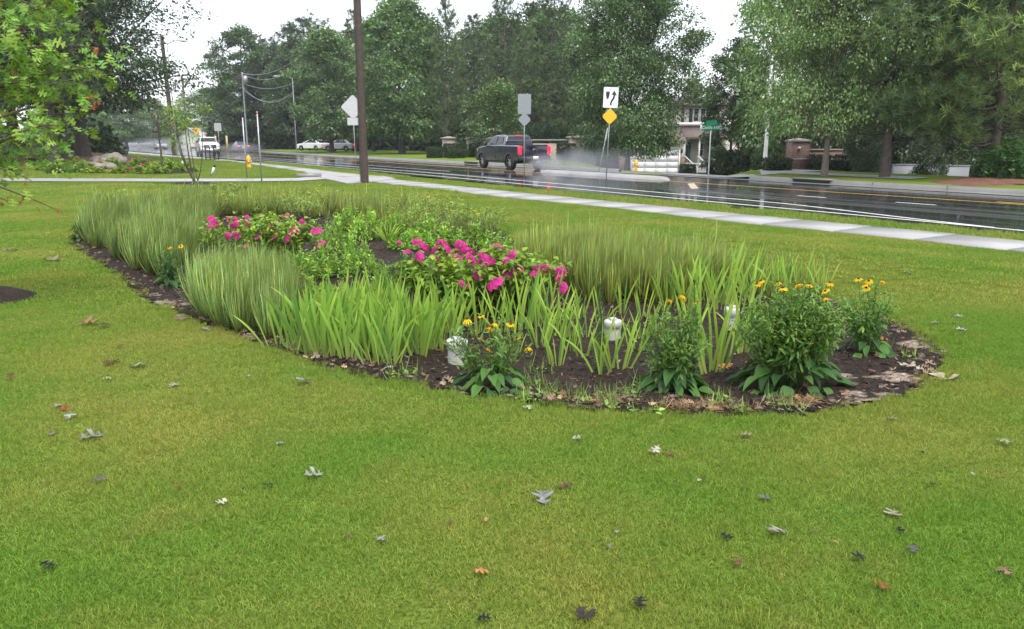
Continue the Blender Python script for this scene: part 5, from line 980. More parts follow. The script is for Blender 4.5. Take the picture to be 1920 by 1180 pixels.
def rrect(w_, h_, r, n=4):
    p = []
    for cx, cy, a0 in ((w_ / 2 - r, h_ / 2 - r, 0), (-w_ / 2 + r, h_ / 2 - r, 90), (-w_ / 2 + r, -h_ / 2 + r, 180), (w_ / 2 - r, -h_ / 2 + r, 270)):
        for i in range(n + 1): a = math.radians(a0 + 90 * i / n); p.append((cx + r * math.cos(a), cy + r * math.sin(a)))
    return p
def flatplate(pts, y, th, m, name, parent, zc=0, xc=0):
    """outline in x,z standing upright, faces at y and y+th"""
    n = len(pts); V = [(xc + a, y, zc + b) for a, b in pts] + [(xc + a, y + th, zc + b) for a, b in pts]
    mm = bpy.data.meshes.new(name); mm.from_pydata(V, [], [tuple(range(n)), tuple(range(2 * n - 1, n - 1, -1))] + [(i, i + n, (i + 1) % n + n, (i + 1) % n) for i in range(n)]); mm.materials.append(m); mm.update()
    o = ob(name, mm, parent); return o
def diamond(s): 
    r = s * .7071; k = .05; return [(0 + k, r - k), (r - k, k), (r - k, -k), (k, -r + k), (-k, -r + k), (-r + k, -k), (-r + k, k), (-k, r - k)]
def sign(x, y, z, H, plates, label, rz=0, group=None, post_m=None, lean=0, pr=.035):
    t = empty('road_sign', (x, y, z), rz, label, 'road sign', group); t.rotation_euler = (0, lean, rz)
    ob('post', me('post', [box(0, .03, H / 2 - .1, pr, pr * 1.6, H + .2)], post_m or M['steel']), t)
    for nm, pts, zc, m in plates: flatplate(pts, -.006, .006, m, nm, t, zc)
    return t
def at_d(px, py_base, z=0): return G0(px, py_base, z)
x, y = G0(667, 321, 0); k = math.hypot(x, y) / 1487 
s1 = y / 1487
sign(x, y, 0, HT(186, y), [('diamond_plate', diamond(.94), HT(203, y), M['signback']), ('rectangular_plate', rrect(.66, .40, .03), HT(229, y), M['signback'])], 'pale back of a diamond sign over a small plate, next to the wooden pole', .15, 'sign backs')
x, y = G0(983, 321, .12); sign(x, y, .12, HT(186, y), [('square_plate', rrect(.67, .98, .04), HT(202, y), M['greyback']), ('diamond_plate', diamond(.50), HT(230, y), M['greyback'])], 'grey back of a tall plate above a diamond, on the island by the pickup', .2, 'sign backs')
x, y = G0(1137, 331, .12); kr = sign(x, y, .12, HT(174, y), [('keep_right_plate', rrect(.64, .86, .04), HT(191, y), M['signwhite']), ('yellow_plate', diamond(.50), HT(225, y), M['signyellow'])], 'keep-right sign with black curved arrow above a blank yellow diamond', .05, lean=.03)
zk = HT(191, y); sc = .0025 * .86 / .86
arrow = [(-.02, -.36), (.05, -.36), (.055, -.25), (.10, -.15), (.165, -.05), (.19, .05), (.195, .12), (.27, .10), (.145, .33), (.03, .13), (.115, .13), (.11, .06), (.085, -.02), (.03, -.11), (-.01, -.20), (-.025, -.28)]
nose = [(-.23, .27), (-.06, .27), (-.065, .12), (-.09, .0), (-.13, -.08), (-.17, -.08), (-.205, .0), (-.228, .12)]
for nm, pts in (('curved_arrow', arrow), ('median_mark', nose)): flatplate([(a * .95, b * .9) for a, b in pts], -.010, .003, M['black'], nm, kr, zk)
x, y = G0(1123, 322, .12); t = empty('leaning_post', (x, y, .12), 0, 'thin tilted post with a sign seen edge-on, beside the keep-right sign', 'road sign'); t.rotation_euler = (0, math.radians(10), 0)
hh = HT(244, y); ob('post', me('post', [box(0, 0, hh / 2, .035, .05, hh)], M['steel']), t); flatplate([(.03 * math.cos(a), .32 * math.sin(a)) for a in np.linspace(0, 6.28, 14)[:-1]], -.1, .2, M['signback'], 'plate', t, hh - .35)
x, y = G0(413, 297); sign(x, y, 0, HT(232, y), [('rectangular_plate', rrect(.62, .72, .05), HT(239, y), M['signback'])], 'small sign back in front of the oncoming white pickup', .2, 'sign backs')
x, y = AT(369, 140); ysign = sign(x, y, 0, HT(236, 140), [('diamond_plate', diamond(1.0), HT(246, 140), M['signyellow'])], 'distant yellow diamond sign above the white pickup', 0); flatplate([(-.1, -.25), (.05, -.25), (.05, .05), (.2, .05), (.0, .3), (-.2, .05), (-.1, .05)], -.02, .01, M['black'], 'arrow_mark', ysign, HT(246, 140))
x, y = AT(273, 190); sign(x, y, 0, HT(249, 190), [('rectangular_plate', rrect(.7, .8, .05), HT(252, 190), M['signwhite'])], 'tiny white sign over the low white wall', 0)
for px, py, top, lb, tip in ((491, 341, 215, 'slim steel stake with an orange tip at the path edge', True), (463, 333, 222, 'slim dark steel post rising beside the yellow hydrant', False)):
    x, y = G0(px, py); h = HT(top, y); t = empty('steel_post', (x, y, 0), 0, lb, 'post'); ob('shaft', me('p', [box(0, 0, h / 2, .045, .045, h)], M['steel']), t)
    if tip: ob('tip', me('tip', [box(0, 0, h + .04, .05, .05, .1)], mat('orange tip', (.6, .2, .12), .6)), t)
for px, py, top, lb in ((404, 290, 250, 'yellow-green marker post behind the white pickup'), (425, 280, 252, 'pale yellow post beside the dark sedan')):
    x, y = AT(px + 0, 105); ob('marker_post', me('mp', [box(x, y, 1.1, .22, .12, 2.2)], mat('pale yellow post', (.42, .40, .16), .6)), label=lb, cat='post')
# street name sign
x, y = AT(1332, 37.0); z = FZ(x, y); y_ = y; st = empty('street_name_sign', (x, y, z), 0, 'green street name sign reading Castle Hill Dr at the side street', 'street sign')
hz = HT(240, y); ob('post', me('p', [lathe([(.03, 0), (.03, hz - z), (.001, hz - z)], 8)], M['steel'], True), st)
pl = flatplate(rrect(1.02 * 37 / 37 * y / 38, .24 * y / 36, .02), -.04, .006, M['signgreen'], 'name_plate', st, HT(240, y) - z, .02 + y * .0000); top = flatplate(rrect(.72, .22, .02), 0, .006, M['signgreen'], 'cross_plate', st, HT(231.5, y) - z, 0)
top.rotation_euler = (0, 0, math.radians(-62)); ob('white_edge', me('we', [box(-.49 * y / 38, -.044, HT(240, y) - z, .07, .004, .235 * y / 36)], M['signwhite']), pl)
def text(s, size, parent, loc, m, name='lettering', rot=(PI / 2, 0, 0)):
    c = bpy.data.curves.new(name, 'FONT'); c.body = s; c.size = size; c.align_x = 'CENTER'; c.align_y = 'CENTER'; c.extrude = .001; c.materials.append(m); tmp = bpy.data.objects.new('tmp', c); COL.objects.link(tmp); bpy.context.view_layer.update(); m2 = bpy.data.meshes.new_from_object(tmp.evaluated_get(bpy.context.evaluated_depsgraph_get())); bpy.data.objects.remove(tmp); o = ob(name, m2, parent, loc, rot); return o
text('Castle Hill', .19 * y / 36, pl, (-.03, -.046, HT(240, y) - z), M['signwhite']); text('Dr', .10 * y / 36, pl, (.46 * y / 38, -.046, HT(240, y) - z + .045), M['signwhite']); text('100', .08 * y / 36, pl, (.46 * y / 38, -.046, HT(240, y) - z - .065), M['signwhite'])
# hydrants
def hydrant(x, y, z, h, rz, label):
    t = empty('fire_hydrant', (x, y, z), rz, label, 'fire hydrant', 'yellow fire hydrants', h / .75)
    ob('barrel', me('b', [lathe([(.15, 0), (.15, .05), (.10, .06), (.10, .46), (.14, .47), (.14, .51), (.12, .53)], 16), lathe([(.155, .11), (.155, .14), (.10, .15)], 16)], M['hyd'], True), t)
    ob('bonnet', me('bn', [lathe([(.12, .53), (.115, .60), (.085, .66), (.04, .70), (.035, .74), (.001, .75)], 16)], M['hyd'], True), t)
    def cap(ax, r, L, zz, m):
        Mx = Matrix.Translation((0, 0, zz)) @ Matrix.Rotation(ax, 4, 'Z') @ Matrix.Rotation(PI / 2, 4, 'Y'); return xform(lathe([(r * .8, .05), (r * .8, L * .7), (r, L * .7), (r, L), (r * .4, L + .01), (r * .3, L + .035), (.001, L + .035)], 12), np.array(Mx))
    for a, r, L, m in ((0, .06, .17, 'signback'), (PI, .06, .17, 'hyd'), (-PI / 2, .08, .19, 'hyd')): ob('nozzle_cap', me('nc', [cap(a, r, L, .38, None)], M[m], True), t)
x, y = G0(467, 316); hydrant(x, y, 0, .80, .3, 'yellow fire hydrant by the slim dark post on the near lawn'); x, y, z = F(1192, 320); hydrant(x, y, z, .70, .2, 'small yellow fire hydrant in front of the garage')
# leaning striped marker and white box
x, y = G0(396, 331); t = empty('striped_marker', (x, y, 0), 0, 'leaning white marker tube with black bands at both ends', 'marker'); t.rotation_euler = (0, math.radians(22), 0)
for i, (a, b, m) in enumerate(((0, .10, 'black'), (.10, .46, 'signwhite'), (.46, .58, 'black'))): ob('band' if m == 'black' else 'tube', me('b', [lathe([(.001, a), (.055, a), (.055, b), (.001, b)], 10)], M[m], True), t)
x, y = G0(345, 313); t = empty('meter_box', (x, y, 0), .3, 'small white leaning utility box in the lawn', 'utility box'); t.rotation_euler = (0, -.16, .3); bevel(ob('box_body', me('b', [box(0, 0, .18, .14, .10, .36)], M['signwhite']), t), .02); ob('box_lid', me('l', [box(0, 0, .375, .17, .13, .03)], M['signwhite']), t)
# black railing
x, y = G0(396, 301); t = empty('bike_rack', (x, y, 0), .2, 'black tubular rack beside the pavement before the white pickup', 'bike rack')
for i in range(4):
    xx = -.42 + i * .33; ob('hoop', me('h', [tube([(xx, 0, 0), (xx, 0, 1.12 if i < 3 else .45), (xx + .01, .12, 1.2 if i < 3 else .52), (xx, .25, 1.12 if i < 3 else .45), (xx, .25, 0)], .03, 6)], M['black']), t)
ob('top_rail', me('r', [tube([(-.42, 0, 1.1), (.25, 0, 1.1)], .03, 6)], M['black']), t)
# boulders
for i, (px, py, w_, h_, d, lb) in enumerate(((165, 301, 1.6, .55, 44, 'flat grey boulder at the foot of the straw slope'), (198, 300, .8, .5, 44.5, 'pale angular boulder, foremost of the group'), (186, 298, .75, .75, 45.5, 'rounded tan boulder between two others'), (207, 290, 1.9, .95, 47.5, 'largest dark boulder, topmost and nearest the road'), (178, 286, 1.2, .6, 49, 'boulder half behind the largest one under the oak'))):
    q = np.random.default_rng(i); x, y = AT(px, d); n, m_ = 14, 8; V = []
    for a in range(m_):
        th = PI * a / (m_ - 1)
        for b in range(n):
            ph = 2 * PI * b / n; k = 1 + .22 * math.sin(2 * ph + i) * math.sin(th) + .12 * math.sin(5 * ph + 3 * th + i) + q.normal(0, .05); V.append([w_ / 2 * k * math.sin(th) * math.cos(ph), w_ / 2.6 * k * math.sin(th) * math.sin(ph), h_ / 2 * k * math.cos(th)])
    Fq = [[a * n + b, a * n + (b + 1) % n, (a + 1) * n + (b + 1) % n, (a + 1) * n + b] for a in range(m_ - 1) for b in range(n)]
    ob('boulder', me('boulder', [(np.array(V), np.array(Fq)[:, ::-1], None, 0)], M['boulder']), None, (x, y, gz(x, y) + h_ * .3), (q.normal(0, .15), q.normal(0, .15), q.normal(0, .4)), label=lb, cat='boulder', group='boulders')
# second bed across the path
FB = [shrub_mesh(80 + i, .55, .62, 70, 22, .11, c, OV, .8, tipcol=(.30, .40, .06)) for i, c in enumerate(((.20, .30, .05), (.16, .27, .05), (.24, .31, .055)))]
for i, px in enumerate(range(92, 350, 17)):
    x, y = G0(px, 322 + 5 * math.sin(i * 1.7)); t = shrub(FB[i % 3], x, y, gz(x, y), i, (1.15, 1.15, .78 + .25 * math.sin(i * 2.1)), 'yellow_green_shrub', f'{ORD[i]} yellow-green shrub from the dark trees in the low row across the path', group='shrub row of the second bed')
    if px in (194, 245, 262, 279) or px == 228:
        for j in range(3):
            ob('flower', me('fl', [lathe([(.001, -.02), (.055, .01), (.065, .035), (.001, .03)], 8, (.75, .07, .38))], M['petal'], True), t, (-.35 + .3 * j, -.35, .52 + .12 * math.sin(j * 4 + px)), (.6, .2, j))
x, y, z = F(1895, 338); bs = shrub_mesh(95, 1.15, 1.5, 300, 26, .17, (.07, .155, .045), OV, .6, tipcol=(.12, .24, .06)); shrub(bs, x, y, z, 0, 1.0, 'green_bush', 'full fresh green bush at the right end of the far pavement', 'bush')
# small trees of the lawn
q = np.random.default_rng(5); x, y, z = G(366, 346); t = empty('crape_myrtle', (x, y, z), 0, 'slender many-stemmed young tree with a sparse light green top', 'tree'); hs = HT(190, y) - z; L_ = []; tipsl = []
for i in range(7):
    e = np.array([q.normal(0, .42), q.normal(0, .3), hs * q.uniform(.75, .95)]); L_.append(tube(bez((q.normal(0, .05), q.normal(0, .05), 0), (e[0] * 1.2, e[1], hs * .35), e, 8), np.linspace(.022, .006, 8), 5)); tipsl += [bez((q.normal(0, .05), 0, 0), (e[0] * 1.2, e[1], hs * .35), e, 12)[k] + q.normal(0, .22, 3) * [1, 1, .8] for k in (7, 8, 9, 10, 11, 11, 11) for _ in range(3)]
for c in L_: ob('stem', me('stem', [c], M['bark']), t)
tipsl = np.array(tipsl); n = 900; ti = q.integers(0, len(tipsl), n); ob('crown', me('crown', [inst(OV[0], OV[1], frames(q.normal(size=(n, 3)) + [0, 0, -.1], q.normal(0, .6, n), .10 * q.uniform(.6, 1.2, n)), tipsl[ti] + q.normal(0, .09, (n, 3)), colvar(n, (.22, .34, .055), .2, .1, q))], M['leaf']), t)
x, y = G0(305, 327); t = empty('bare_tree', (x, y, gz(x, y)), 0, 'small nearly bare young tree in a mulch ring across the path', 'tree'); hs = HT(200, y); ch = [tube([(0, 0, 0), (.03, 0, 1.2), (-.02, 0, hs * .55), (.05, 0, hs)], [.05, .045, .03, .008], 6)]
for i in range(34):
    z0 = q.uniform(.4, .95) * hs; a = q.uniform(0, 6.28); l = q.uniform(.3, .9) * (1.2 - z0 / hs); ch.append(tube(bez((0, 0, z0), (l * .5 * math.cos(a), l * .5 * math.sin(a), z0 + .3), (l * math.cos(a), l * math.sin(a), z0 + .75), 5), [.012, .010, .008, .005, .003], 4))
ob('trunk', me('trunk', ch, M['bark']), t); n = 220; ob('crown', me('crown', [inst(OV[0], OV[1], frames(rand_dirs(n, 0, q), None, np.full(n, .09)), np.column_stack([q.normal(0, .4, n), q.normal(0, .4, n), q.uniform(.5, 1, n) * hs]), colvar(n, (.06, .08, .035), .2, .1, q))], M['leaf']), t)

# young oak at the frame edge with its low boughs
q = np.random.default_rng(77); tx, ty = G0(-40, 562); tz = gz(tx, ty); oak = empty('young_oak', (tx, ty, tz), 0, 'young oak whose bright green boughs hang in over the lawn, with rusty dead leaf tufts', 'tree')
ob('trunk', me('trunk', [tube([(0, 0, -.1), (.03, 0, 1.5), (-.05, .05, 3), (0, 0, 5.2)], [.09, .08, .06, .02], 10)], M['bark_l'], True), oak)
tw = []; LP = []; LD_ = []; RUST = []
def dpt(px, py, dd):
    dx, dy, dz = ray(px, py); t_ = dd / dy; return np.array([dx * t_, dd, CAM_H + dz * t_])
BR = [((-120, 60), (60, 40), (165, 22), 8.4), ((-120, 130), (60, 70), (178, 90), 8.0), ((-110, 200), (60, 130), (180, 128), 8.2), ((-110, 230), (80, 150), (200, 140), 8.6), ((-100, 260), (50, 190), (130, 190), 7.8), ((-100, 300), (40, 200), (140, 215), 8.2), ((-100, 330), (30, 230), (110, 235), 7.6), ((-100, 330), (40, 270), (90, 250), 8.5),
      ((-90, 90), (10, 60), (60, 60), 7.4), ((-90, 180), (20, 140), (70, 160), 7.3), ((-90, 20), (40, -20), (120, 5), 7.9), ((-90, 250), (0, 200), (50, 210), 7.4), ((-100, 340), (20, 300), (60, 296), 8.0), ((-80, 340), (10, 330), (75, 285), 8.1), ((-80, 120), (60, 110), (110, 120), 7.7), ((-80, -40), (20, -40), (60, 20), 7.8)]
for (a, b, c, dd) in BR[:11] + BR[12:13] + BR[14:]:
    A_ = np.array([tx, ty, tz]) + [0, 0, max(1.0, dpt(*a, dd)[2] - tz)]; B_ = dpt(*b, dd + q.normal(0, .3)); C_ = dpt(*c, dd + q.normal(0, .3)); cv = bez(A_, B_, C_, 14); tw.append(tube(cv - [tx, ty, tz], np.linspace(.022, .004, 14), 5))
    for k in range(3, 14):
        for j in range(3):
            if q.random() < .25: continue
            o_ = q.normal(0, 1, 3) * [.15, .15, .085] * (.5 + k / 16); e = cv[k] + o_; 
            if q.random() < .5: tw.append(tube(np.array([cv[k], cv[k] + o_ * .6, e]) - [tx, ty, tz], [.005, .003, .002], 4))
            for _ in range(3): LP.append(e + q.normal(0, .05, 3)); LD_.append(o_ * 2 + q.normal(0, .5, 3) + [.25, 0, -.35])
for (a, b, c, dd) in (((-60, 330), (60, 370), (118, 400), 8.0), ((-60, 300), (30, 320), (60, 340), 7.8), ((-60, 350), (0, 372), (40, 385), 7.9)):
    cv = bez(dpt(*a, dd), dpt(*b, dd), dpt(*c, dd), 14); tw.append(tube(cv - [tx, ty, tz], np.linspace(.012, .003, 14), 4))
    for k in range(6, 14, 2): RUST.append((cv[k] + q.normal(0, .03, 3), .05))
LP = np.array(LP); LD_ = np.array(LD_); n = len(LP); lf = oak_leaf(.8, -.6); scl = q.uniform(.085, .14, n); Cc = colvar(n, (.165, .295, .045), .25, .12, q); order = np.argsort(LP[:, 1]); near = order[:280]; rest = order[280:]
leafmeshes = [me('leaf', [(*oak_leaf(.8, bd), c, 0)], M['leaf'], True) for bd in (-.6, -.2) for c in ((.20, .35, .055), (.14, .27, .05), (.27, .40, .07))]
R = frames(LD_, q.normal(0, .7, n), np.ones(n))
for i in near:
    o = ob('leaf', leafmeshes[q.integers(0, 6)], oak); o.matrix_local = Matrix.Translation(Vector(LP[i] - [tx, ty, tz])) @ Matrix((R[i] * scl[i]).tolist()).to_4x4()
ob('twigs', me('twigs', tw, M['wood'], True), oak, kind='stuff'); ob('foliage', me('foliage', [inst(*lf, R[rest] * scl[rest][:, None, None], LP[rest] - [tx, ty, tz], Cc[rest])], M['leaf'], True), oak, kind='stuff')
for px, py in ((148, 188), (160, 190), (178, 190), (180, 198), (36, 40), (44, 50), (32, 135), (92, 162), (175, 95), (178, 45), (172, 185)): RUST.append((dpt(px, py, 8.0 + q.normal(0, .1)), .06))
for p, s_ in RUST:
    k = 6 if s_ > .06 else 2; d = q.normal(size=(k, 3)) * [1, 1, .3] + [0, 0, -1.4]; ob('dead_leaves', me('dead', [inst(*lf, frames(d, q.normal(0, 1, k), np.full(k, s_)), np.tile(p - [tx, ty, tz], (k, 1)) + q.normal(0, .025, (k, 3)), colvar(k, (.33, .10, .04), .25, .1, q))], M['dry'], True), oak, kind='stuff')

# ------------------------------------------------------------------ entrance walls, pillars, hedges
def stone_pillar(x, y, z, w_, h, label, m, rz=0, capw=1.25, group='entrance pillars', capm=None, courses=5):
    t = empty('stone_pillar', (x, y, z), rz, label, 'pillar', group); ob('shaft', me('s', [box(0, 0, h * .46, w_, w_, h * .92)], m), t)
    c = np.array([[-1, -1, 0], [1, -1, 0], [1, 1, 0], [-1, 1, 0], [-1, -1, .5], [1, -1, .5], [1, 1, .5], [-1, 1, .5], [-.15, -.15, 1], [.15, -.15, 1], [.15, .15, 1], [-.15, .15, 1]]) * [w_ * capw / 2, w_ * capw / 2, h * .13] + [0, 0, h * .92]
    f = np.array([[0, 3, 2, 1], [8, 9, 10, 11]] + [[a + i, a + (i + 1) % 4, a + 4 + (i + 1) % 4, a + 4 + i] for a in (0, 4) for i in range(4)]); ob('cap', me('c', [(c, f, None, 0)], capm or M['cap']), t); return t
for px, d, w_, top, lb in ((841, 68, .95, 258, 'pale stone gate pillar standing alone at the end of the hedge'), (886, 68, .95, 259, 'pale stone gate pillar next to the pickup'), (925, 66, 1.0, 259, 'stone gate pillar whose cap shows over the pickup cab'), (1083, 60, 1.1, 256, 'stone pillar in the long pale brick wall, behind the tilted post')):
    x, y = AT(px, d); z = FZ(x, y); stone_pillar(x, y, z, w_, HT(top, d) - z, lb, M['stone'] if px < 1000 else M['brick_pale'], .3)
a_ = np.array(AT(930, 66)); b_ = np.array(AT(1083, 60)); c_ = np.array(AT(1178, 61)); 
wl_ = empty('brick_wall', (*a_, 0), 0, 'long pale brick entrance wall behind the pickup and hedges', 'wall')
for p, r_ in ((a_, b_), (b_, c_)):
    d = r_ - p; L = np.hypot(*d); mid = (p + r_) / 2 - a_; rz = math.atan2(d[1], d[0]); zt = HT(263, 62)
    for nm, cz, th, hh, m in (('wall_face', (zt - .6) / 2 - .2, .35, zt + .5, 'brick_pale'), ('coping', zt + .0, .48, .12, 'cap')): ob(nm, me(nm, [box(0, 0, cz if nm == 'wall_face' else zt - .0, L, th, hh)], M[m]), wl_, (*mid, 0), (0, 0, rz))
def hedge(px0, px1, d, top, label, col=(.045, .085, .03), dep=1.0, n=5200, roundy=.0, group='clipped hedges', base=None, dark=1):
    q = np.random.default_rng(int(px0)); x0, y0 = AT(px0, d); x1, y1 = AT(px1, d); w_ = x1 - x0; z = FZ((x0 + x1) / 2, d) if base is None else base; h = HT(top, d) - z; n = int(n * max(.25, w_ * h / 3)); P = q.uniform(-1, 1, (n, 3)); ax = q.integers(0, 3, n); P[np.arange(n), ax] = np.sign(P[np.arange(n), ax]) * q.uniform(.85, 1.0, n)
    if roundy: P = P / np.linalg.norm(P, axis=1)[:, None] * (.9 + .1 * q.random((n, 1)))
    l = np.linalg.norm(P / np.abs(P).max(1)[:, None], axis=1); P = P * (1 - .06 * (l - 1))[:, None]; P = (P * [w_ / 2, dep / 2, h / 2]) + [0, 0, h / 2]; P += q.normal(0, .025, P.shape)
    t = empty('hedge', ((x0 + x1) / 2, y0, z), 0, label, 'hedge', group); ob('foliage', me('f', [inst(LT, LF, frames(rand_dirs(n, .2, q), q.uniform(0, 6, n), q.uniform(.06, .13, n)), P, colvar(n, col, .25, .1, q))], M['leaf']), t, kind='stuff')
    ob('twigs', me('b', [lathe([(.05, 0), (w_ * .36 if roundy else w_ * .40, h * .2), (w_ * .38, h * .7), (.05, h * .88)], 10, (.02, .03, .015))], M['leaf']), t).scale = (1, dep * .42 / max(.1, w_ * .42), 1); return t
for a, b, d, tp_, lb, kw in ((800, 829, 66.5, 276, 'low clipped hedge outside the lone gate pillar', {}), (832, 874, 66.5, 270, 'taller clipped hedge between the two stone gate pillars', dict(dep=1.2)), (841, 873, 64.5, 279, 'low rounded hedge in front of the gate pillars', {}), (880, 915, 66.5, 270, 'hedge between the second gate pillar and the pickup', dict(dep=1.2)), (893, 920, 64, 279, 'low rounded hedge at the pickup nose', {}),
    (1045, 1080, 57, 270, 'brownish hedge before the pale brick wall', dict(col=(.05, .07, .035))), (1078, 1125, 56, 278, 'low hedge below the tilted post', dict(col=(.045, .06, .032))), (1120, 1160, 58, 273, 'hedge behind the keep-right post', dict(col=(.045, .06, .032))),
    (1418, 1475, 41, 288, 'clipped hedge under the light green maple, left of the brick pillar', {}), (1437, 1482, 38, 297, 'low dark hedge right before the brick pillar', dict(col=(.035, .06, .028))), (1518, 1664, 39, 292, 'long dark hedge behind the slim maple trunk', dict(col=(.028, .045, .024), dep=1.6)), (1330, 1386, 60, 308, 'low hedge at the foot of the porch rails', {}), (1278, 1306, 62, 308, 'small clipped bush beside the porch steps', {})): hedge(a, b, d, tp_, lb, **kw)
for px, lb in ((1000, 'round clipped topiary over the brick wall by the grey sign'), (1034, 'second round topiary over the brick wall')): hedge(px - 17, px + 17, 68, 234, lb, roundy=1, dep=1.6, col=(.03, .07, .035), group='round topiary', base=0)
x, y = AT(1497, 39.5); z = FZ(x, y); bp = stone_pillar(x, y, z, .86, HT(262, 39.5) - z, 'red brick pillar with a white lamp beside the hedges', M['brick'], .05, 1.12); bp_h = HT(262, 39.5) - z
ob('band', me('b', [box(0, 0, bp_h * .36, .90, .90, .06)], M['cap']), bp)
lt = ob('wall_lamp', me('l', [lathe([(.001, .10), (.06, .08), (.09, 0), (.001, .01)], 10)], M['trim'], True), bp, (-.12, -.50, bp_h * .70)); ob('lamp_arm', me('a', [box(-.12, -.46, bp_h * .70 - .06, .05, .06, .14)], M['black']), bp)
x2, y2 = AT(1548, 41); bw = ob('brick_wall', me('w', [box(0, 0, .6, 1.7, .4, 1.3)], M['brick']), None, (x2, y2, FZ(x2, y2)), (0, 0, .1), label='short dark brick wall wing beside the lamp pillar', cat='wall')
ob('coping', me('c', [box(0, 0, 1.28, 1.8, .5, .07)], M['cap']), bw)
# low white buildings behind the trees on the right
for a, b, top, bot, d, lb in ((1585, 1665, 284, 320, 46, 'white wall glimpsed behind the long dark hedge'), (1680, 1762, 309, 334, 42, 'low white wall behind the pines, sloping top'), (1764, 1822, 311, 334, 41, 'second low white wall between the pine trunks')):
    x0, _ = AT(a, d); x1, _ = AT(b, d); zt, zb = HT(top, d), HT(bot, d) - 1; t = empty('white_wall', ((x0 + x1) / 2, d, zb), 0, lb, 'wall', 'low white walls'); ob('wall_face', me('w', [box(0, 0, (zt - zb) / 2, x1 - x0, .3, zt - zb)], M['shadewall']), t); ob('coping', me('c', [box(0, 0, zt - zb + .03, x1 - x0 + .04, .34, .05)], M['shadewall']), t)

# ------------------------------------------------------------------ the cream house at the side street
D = 72.; K = D / 1487
hx = lambda px: (px - 1180) * K
hz_ = lambda py: CAM_H - (py - 262) * K
H0 = empty('house', (AT(1180, D)[0], D, 0), 0, 'cream two-storey house with white garage door, brick trim and a front porch', 'house')
def hb(name, px0, px1, py0, py1, y0, dy, m, par=H0, **k):
    """a block of the house: columns px0..px1, rows py0 (top)..py1, from depth y0 backwards dy"""
    o = ob(name, me(name, [box((hx(px0) + hx(px1)) / 2, y0 + dy / 2, (hz_(py0) + hz_(py1)) / 2, hx(px1) - hx(px0), dy, hz_(py0) - hz_(py1))], M[m]), par, **k); return o
hb('wall', 1165, 1283, 264, 326, 0, 8, 'siding'); hb('wall', 1262, 1412, 197, 260, 2.2, 8, 'siding'); hb('wall', 1284, 1342, 260, 326, 2.2, 3, 'siding'); hb('wall', 1342, 1412, 258, 326, 1.2, 6, 'siding')
hb('brick_base', 1274, 1286, 293, 327, -.12, .6, 'brick'); hb('brick_base', 1160, 1176, 296, 327, -.12, .4, 'brick')
def window(px0, px1, py0, py1, y, shutters=True):
    w_ = hb('window', px0, px1, py0, py1, y - .08, .10, 'trim'); f = (px1 - px0) * .12; mid = (py0 + py1) / 2
    for a, b in ((py0 + f, mid - f * .3), (mid + f * .3, py1 - f)): hb('pane', px0 + f, px1 - f, a, b, y - .10, .03, 'glass', w_)
    hb('sill', px0 - 1.5, px1 + 1.5, py1, py1 + 2, y - .16, .14, 'trim', w_)
window(1308, 1319, 203, 229, 2.2); window(1321, 1332, 203, 229, 2.2)
for a, b in ((1300, 1306), (1334, 1340), (1285, 1290)): hb('shutter', a, b, 204, 229, 2.14, .05, 'shutter')
hb('fascia', 1258, 1416, 230, 236, 2.0, .2, 'trim'); hb('band_course', 1165, 1283, 262, 266, -.15, .2, 'trim')
def roofp(name, px0, px1, pyt, pyb, y0, y1, m='roof'):
    x0, x1, zt, zb = hx(px0), hx(px1), hz_(pyt), hz_(pyb); V = np.array([[x0, y0, zb], [x1, y0, zb], [x1 - .2, y1, zt], [x0 + .2, y1, zt], [x0, y0, zb - .15], [x1, y0, zb - .15], [x1 - .2, y1, zt - .15], [x0 + .2, y1, zt - .15]])
    ob(name, me(name, [(V, np.array([[0, 1, 2, 3], [7, 6, 5, 4], [0, 4, 5, 1], [1, 5, 6, 2], [3, 2, 6, 7], [0, 3, 7, 4]]), None, 0)], M[m]), H0)
roofp('roof', 1254, 1420, 178, 197, 1.7, 6.5); roofp('roof', 1282, 1372, 238, 257, .2, 2.2); roofp('roof', 1158, 1286, 240, 264, -.5, 2.1)
gb = hb('dormer', 1298, 1324, 168, 190, 2.4, 3, 'siding'); window(1306, 1315, 171, 186, 2.4)
V = np.array([[hx(1293), 2.1, hz_(170)], [hx(1329), 2.1, hz_(170)], [hx(1311), 2.1, hz_(150)], [hx(1293), 5, hz_(170)], [hx(1329), 5, hz_(170)], [hx(1311), 5, hz_(150)]])
ob('dormer_roof', me('dr', [(V, np.array([[0, 2, 5, 3], [1, 4, 5, 2]]), None, 0), (V[:3], np.array([[0, 1, 2]]), None, 0)], M['roof']), gb)
gd = empty('garage_door', (0, 0, 0)); gd.parent = H0
for r_ in range(4):
    for c_i in range(4):
        pw = (1273 - 1187) / 4; ph = (326 - 280) / 4; a = 1187 + c_i * pw; b = 280 + r_ * ph; o = hb('panel', a + .1, a + pw - .1, b + .1, b + ph - .1, -.10, .06, 'door', gd)
hb('door_frame', 1184, 1276, 276, 279.6, -.14, .14, 'trim'); hb('door_frame', 1183.5, 1186.6, 279.6, 326, -.14, .14, 'trim'); hb('door_frame', 1273.4, 1276.4, 279.6, 326, -.14, .14, 'trim'); hb('backing', 1187, 1273, 280, 326, -.085, .08, 'trim')
hb('door', 1297, 1306, 268, 308, 2.1, .06, 'bluedoor'); hb('porch_floor', 1284, 1372, 306, 310, .4, 1.8, 'trim'); window(1318, 1331, 268, 294, 2.2); hb('porch_base', 1284, 1372, 310, 326, .5, 1.7, 'shadewall')
for a in (1285, 1313, 1340, 1369): hb('porch_column', a, a + 3, 257, 306, .45, .15, 'trim')
hb('porch_beam', 1282, 1373, 256, 261, .4, .2, 'trim')
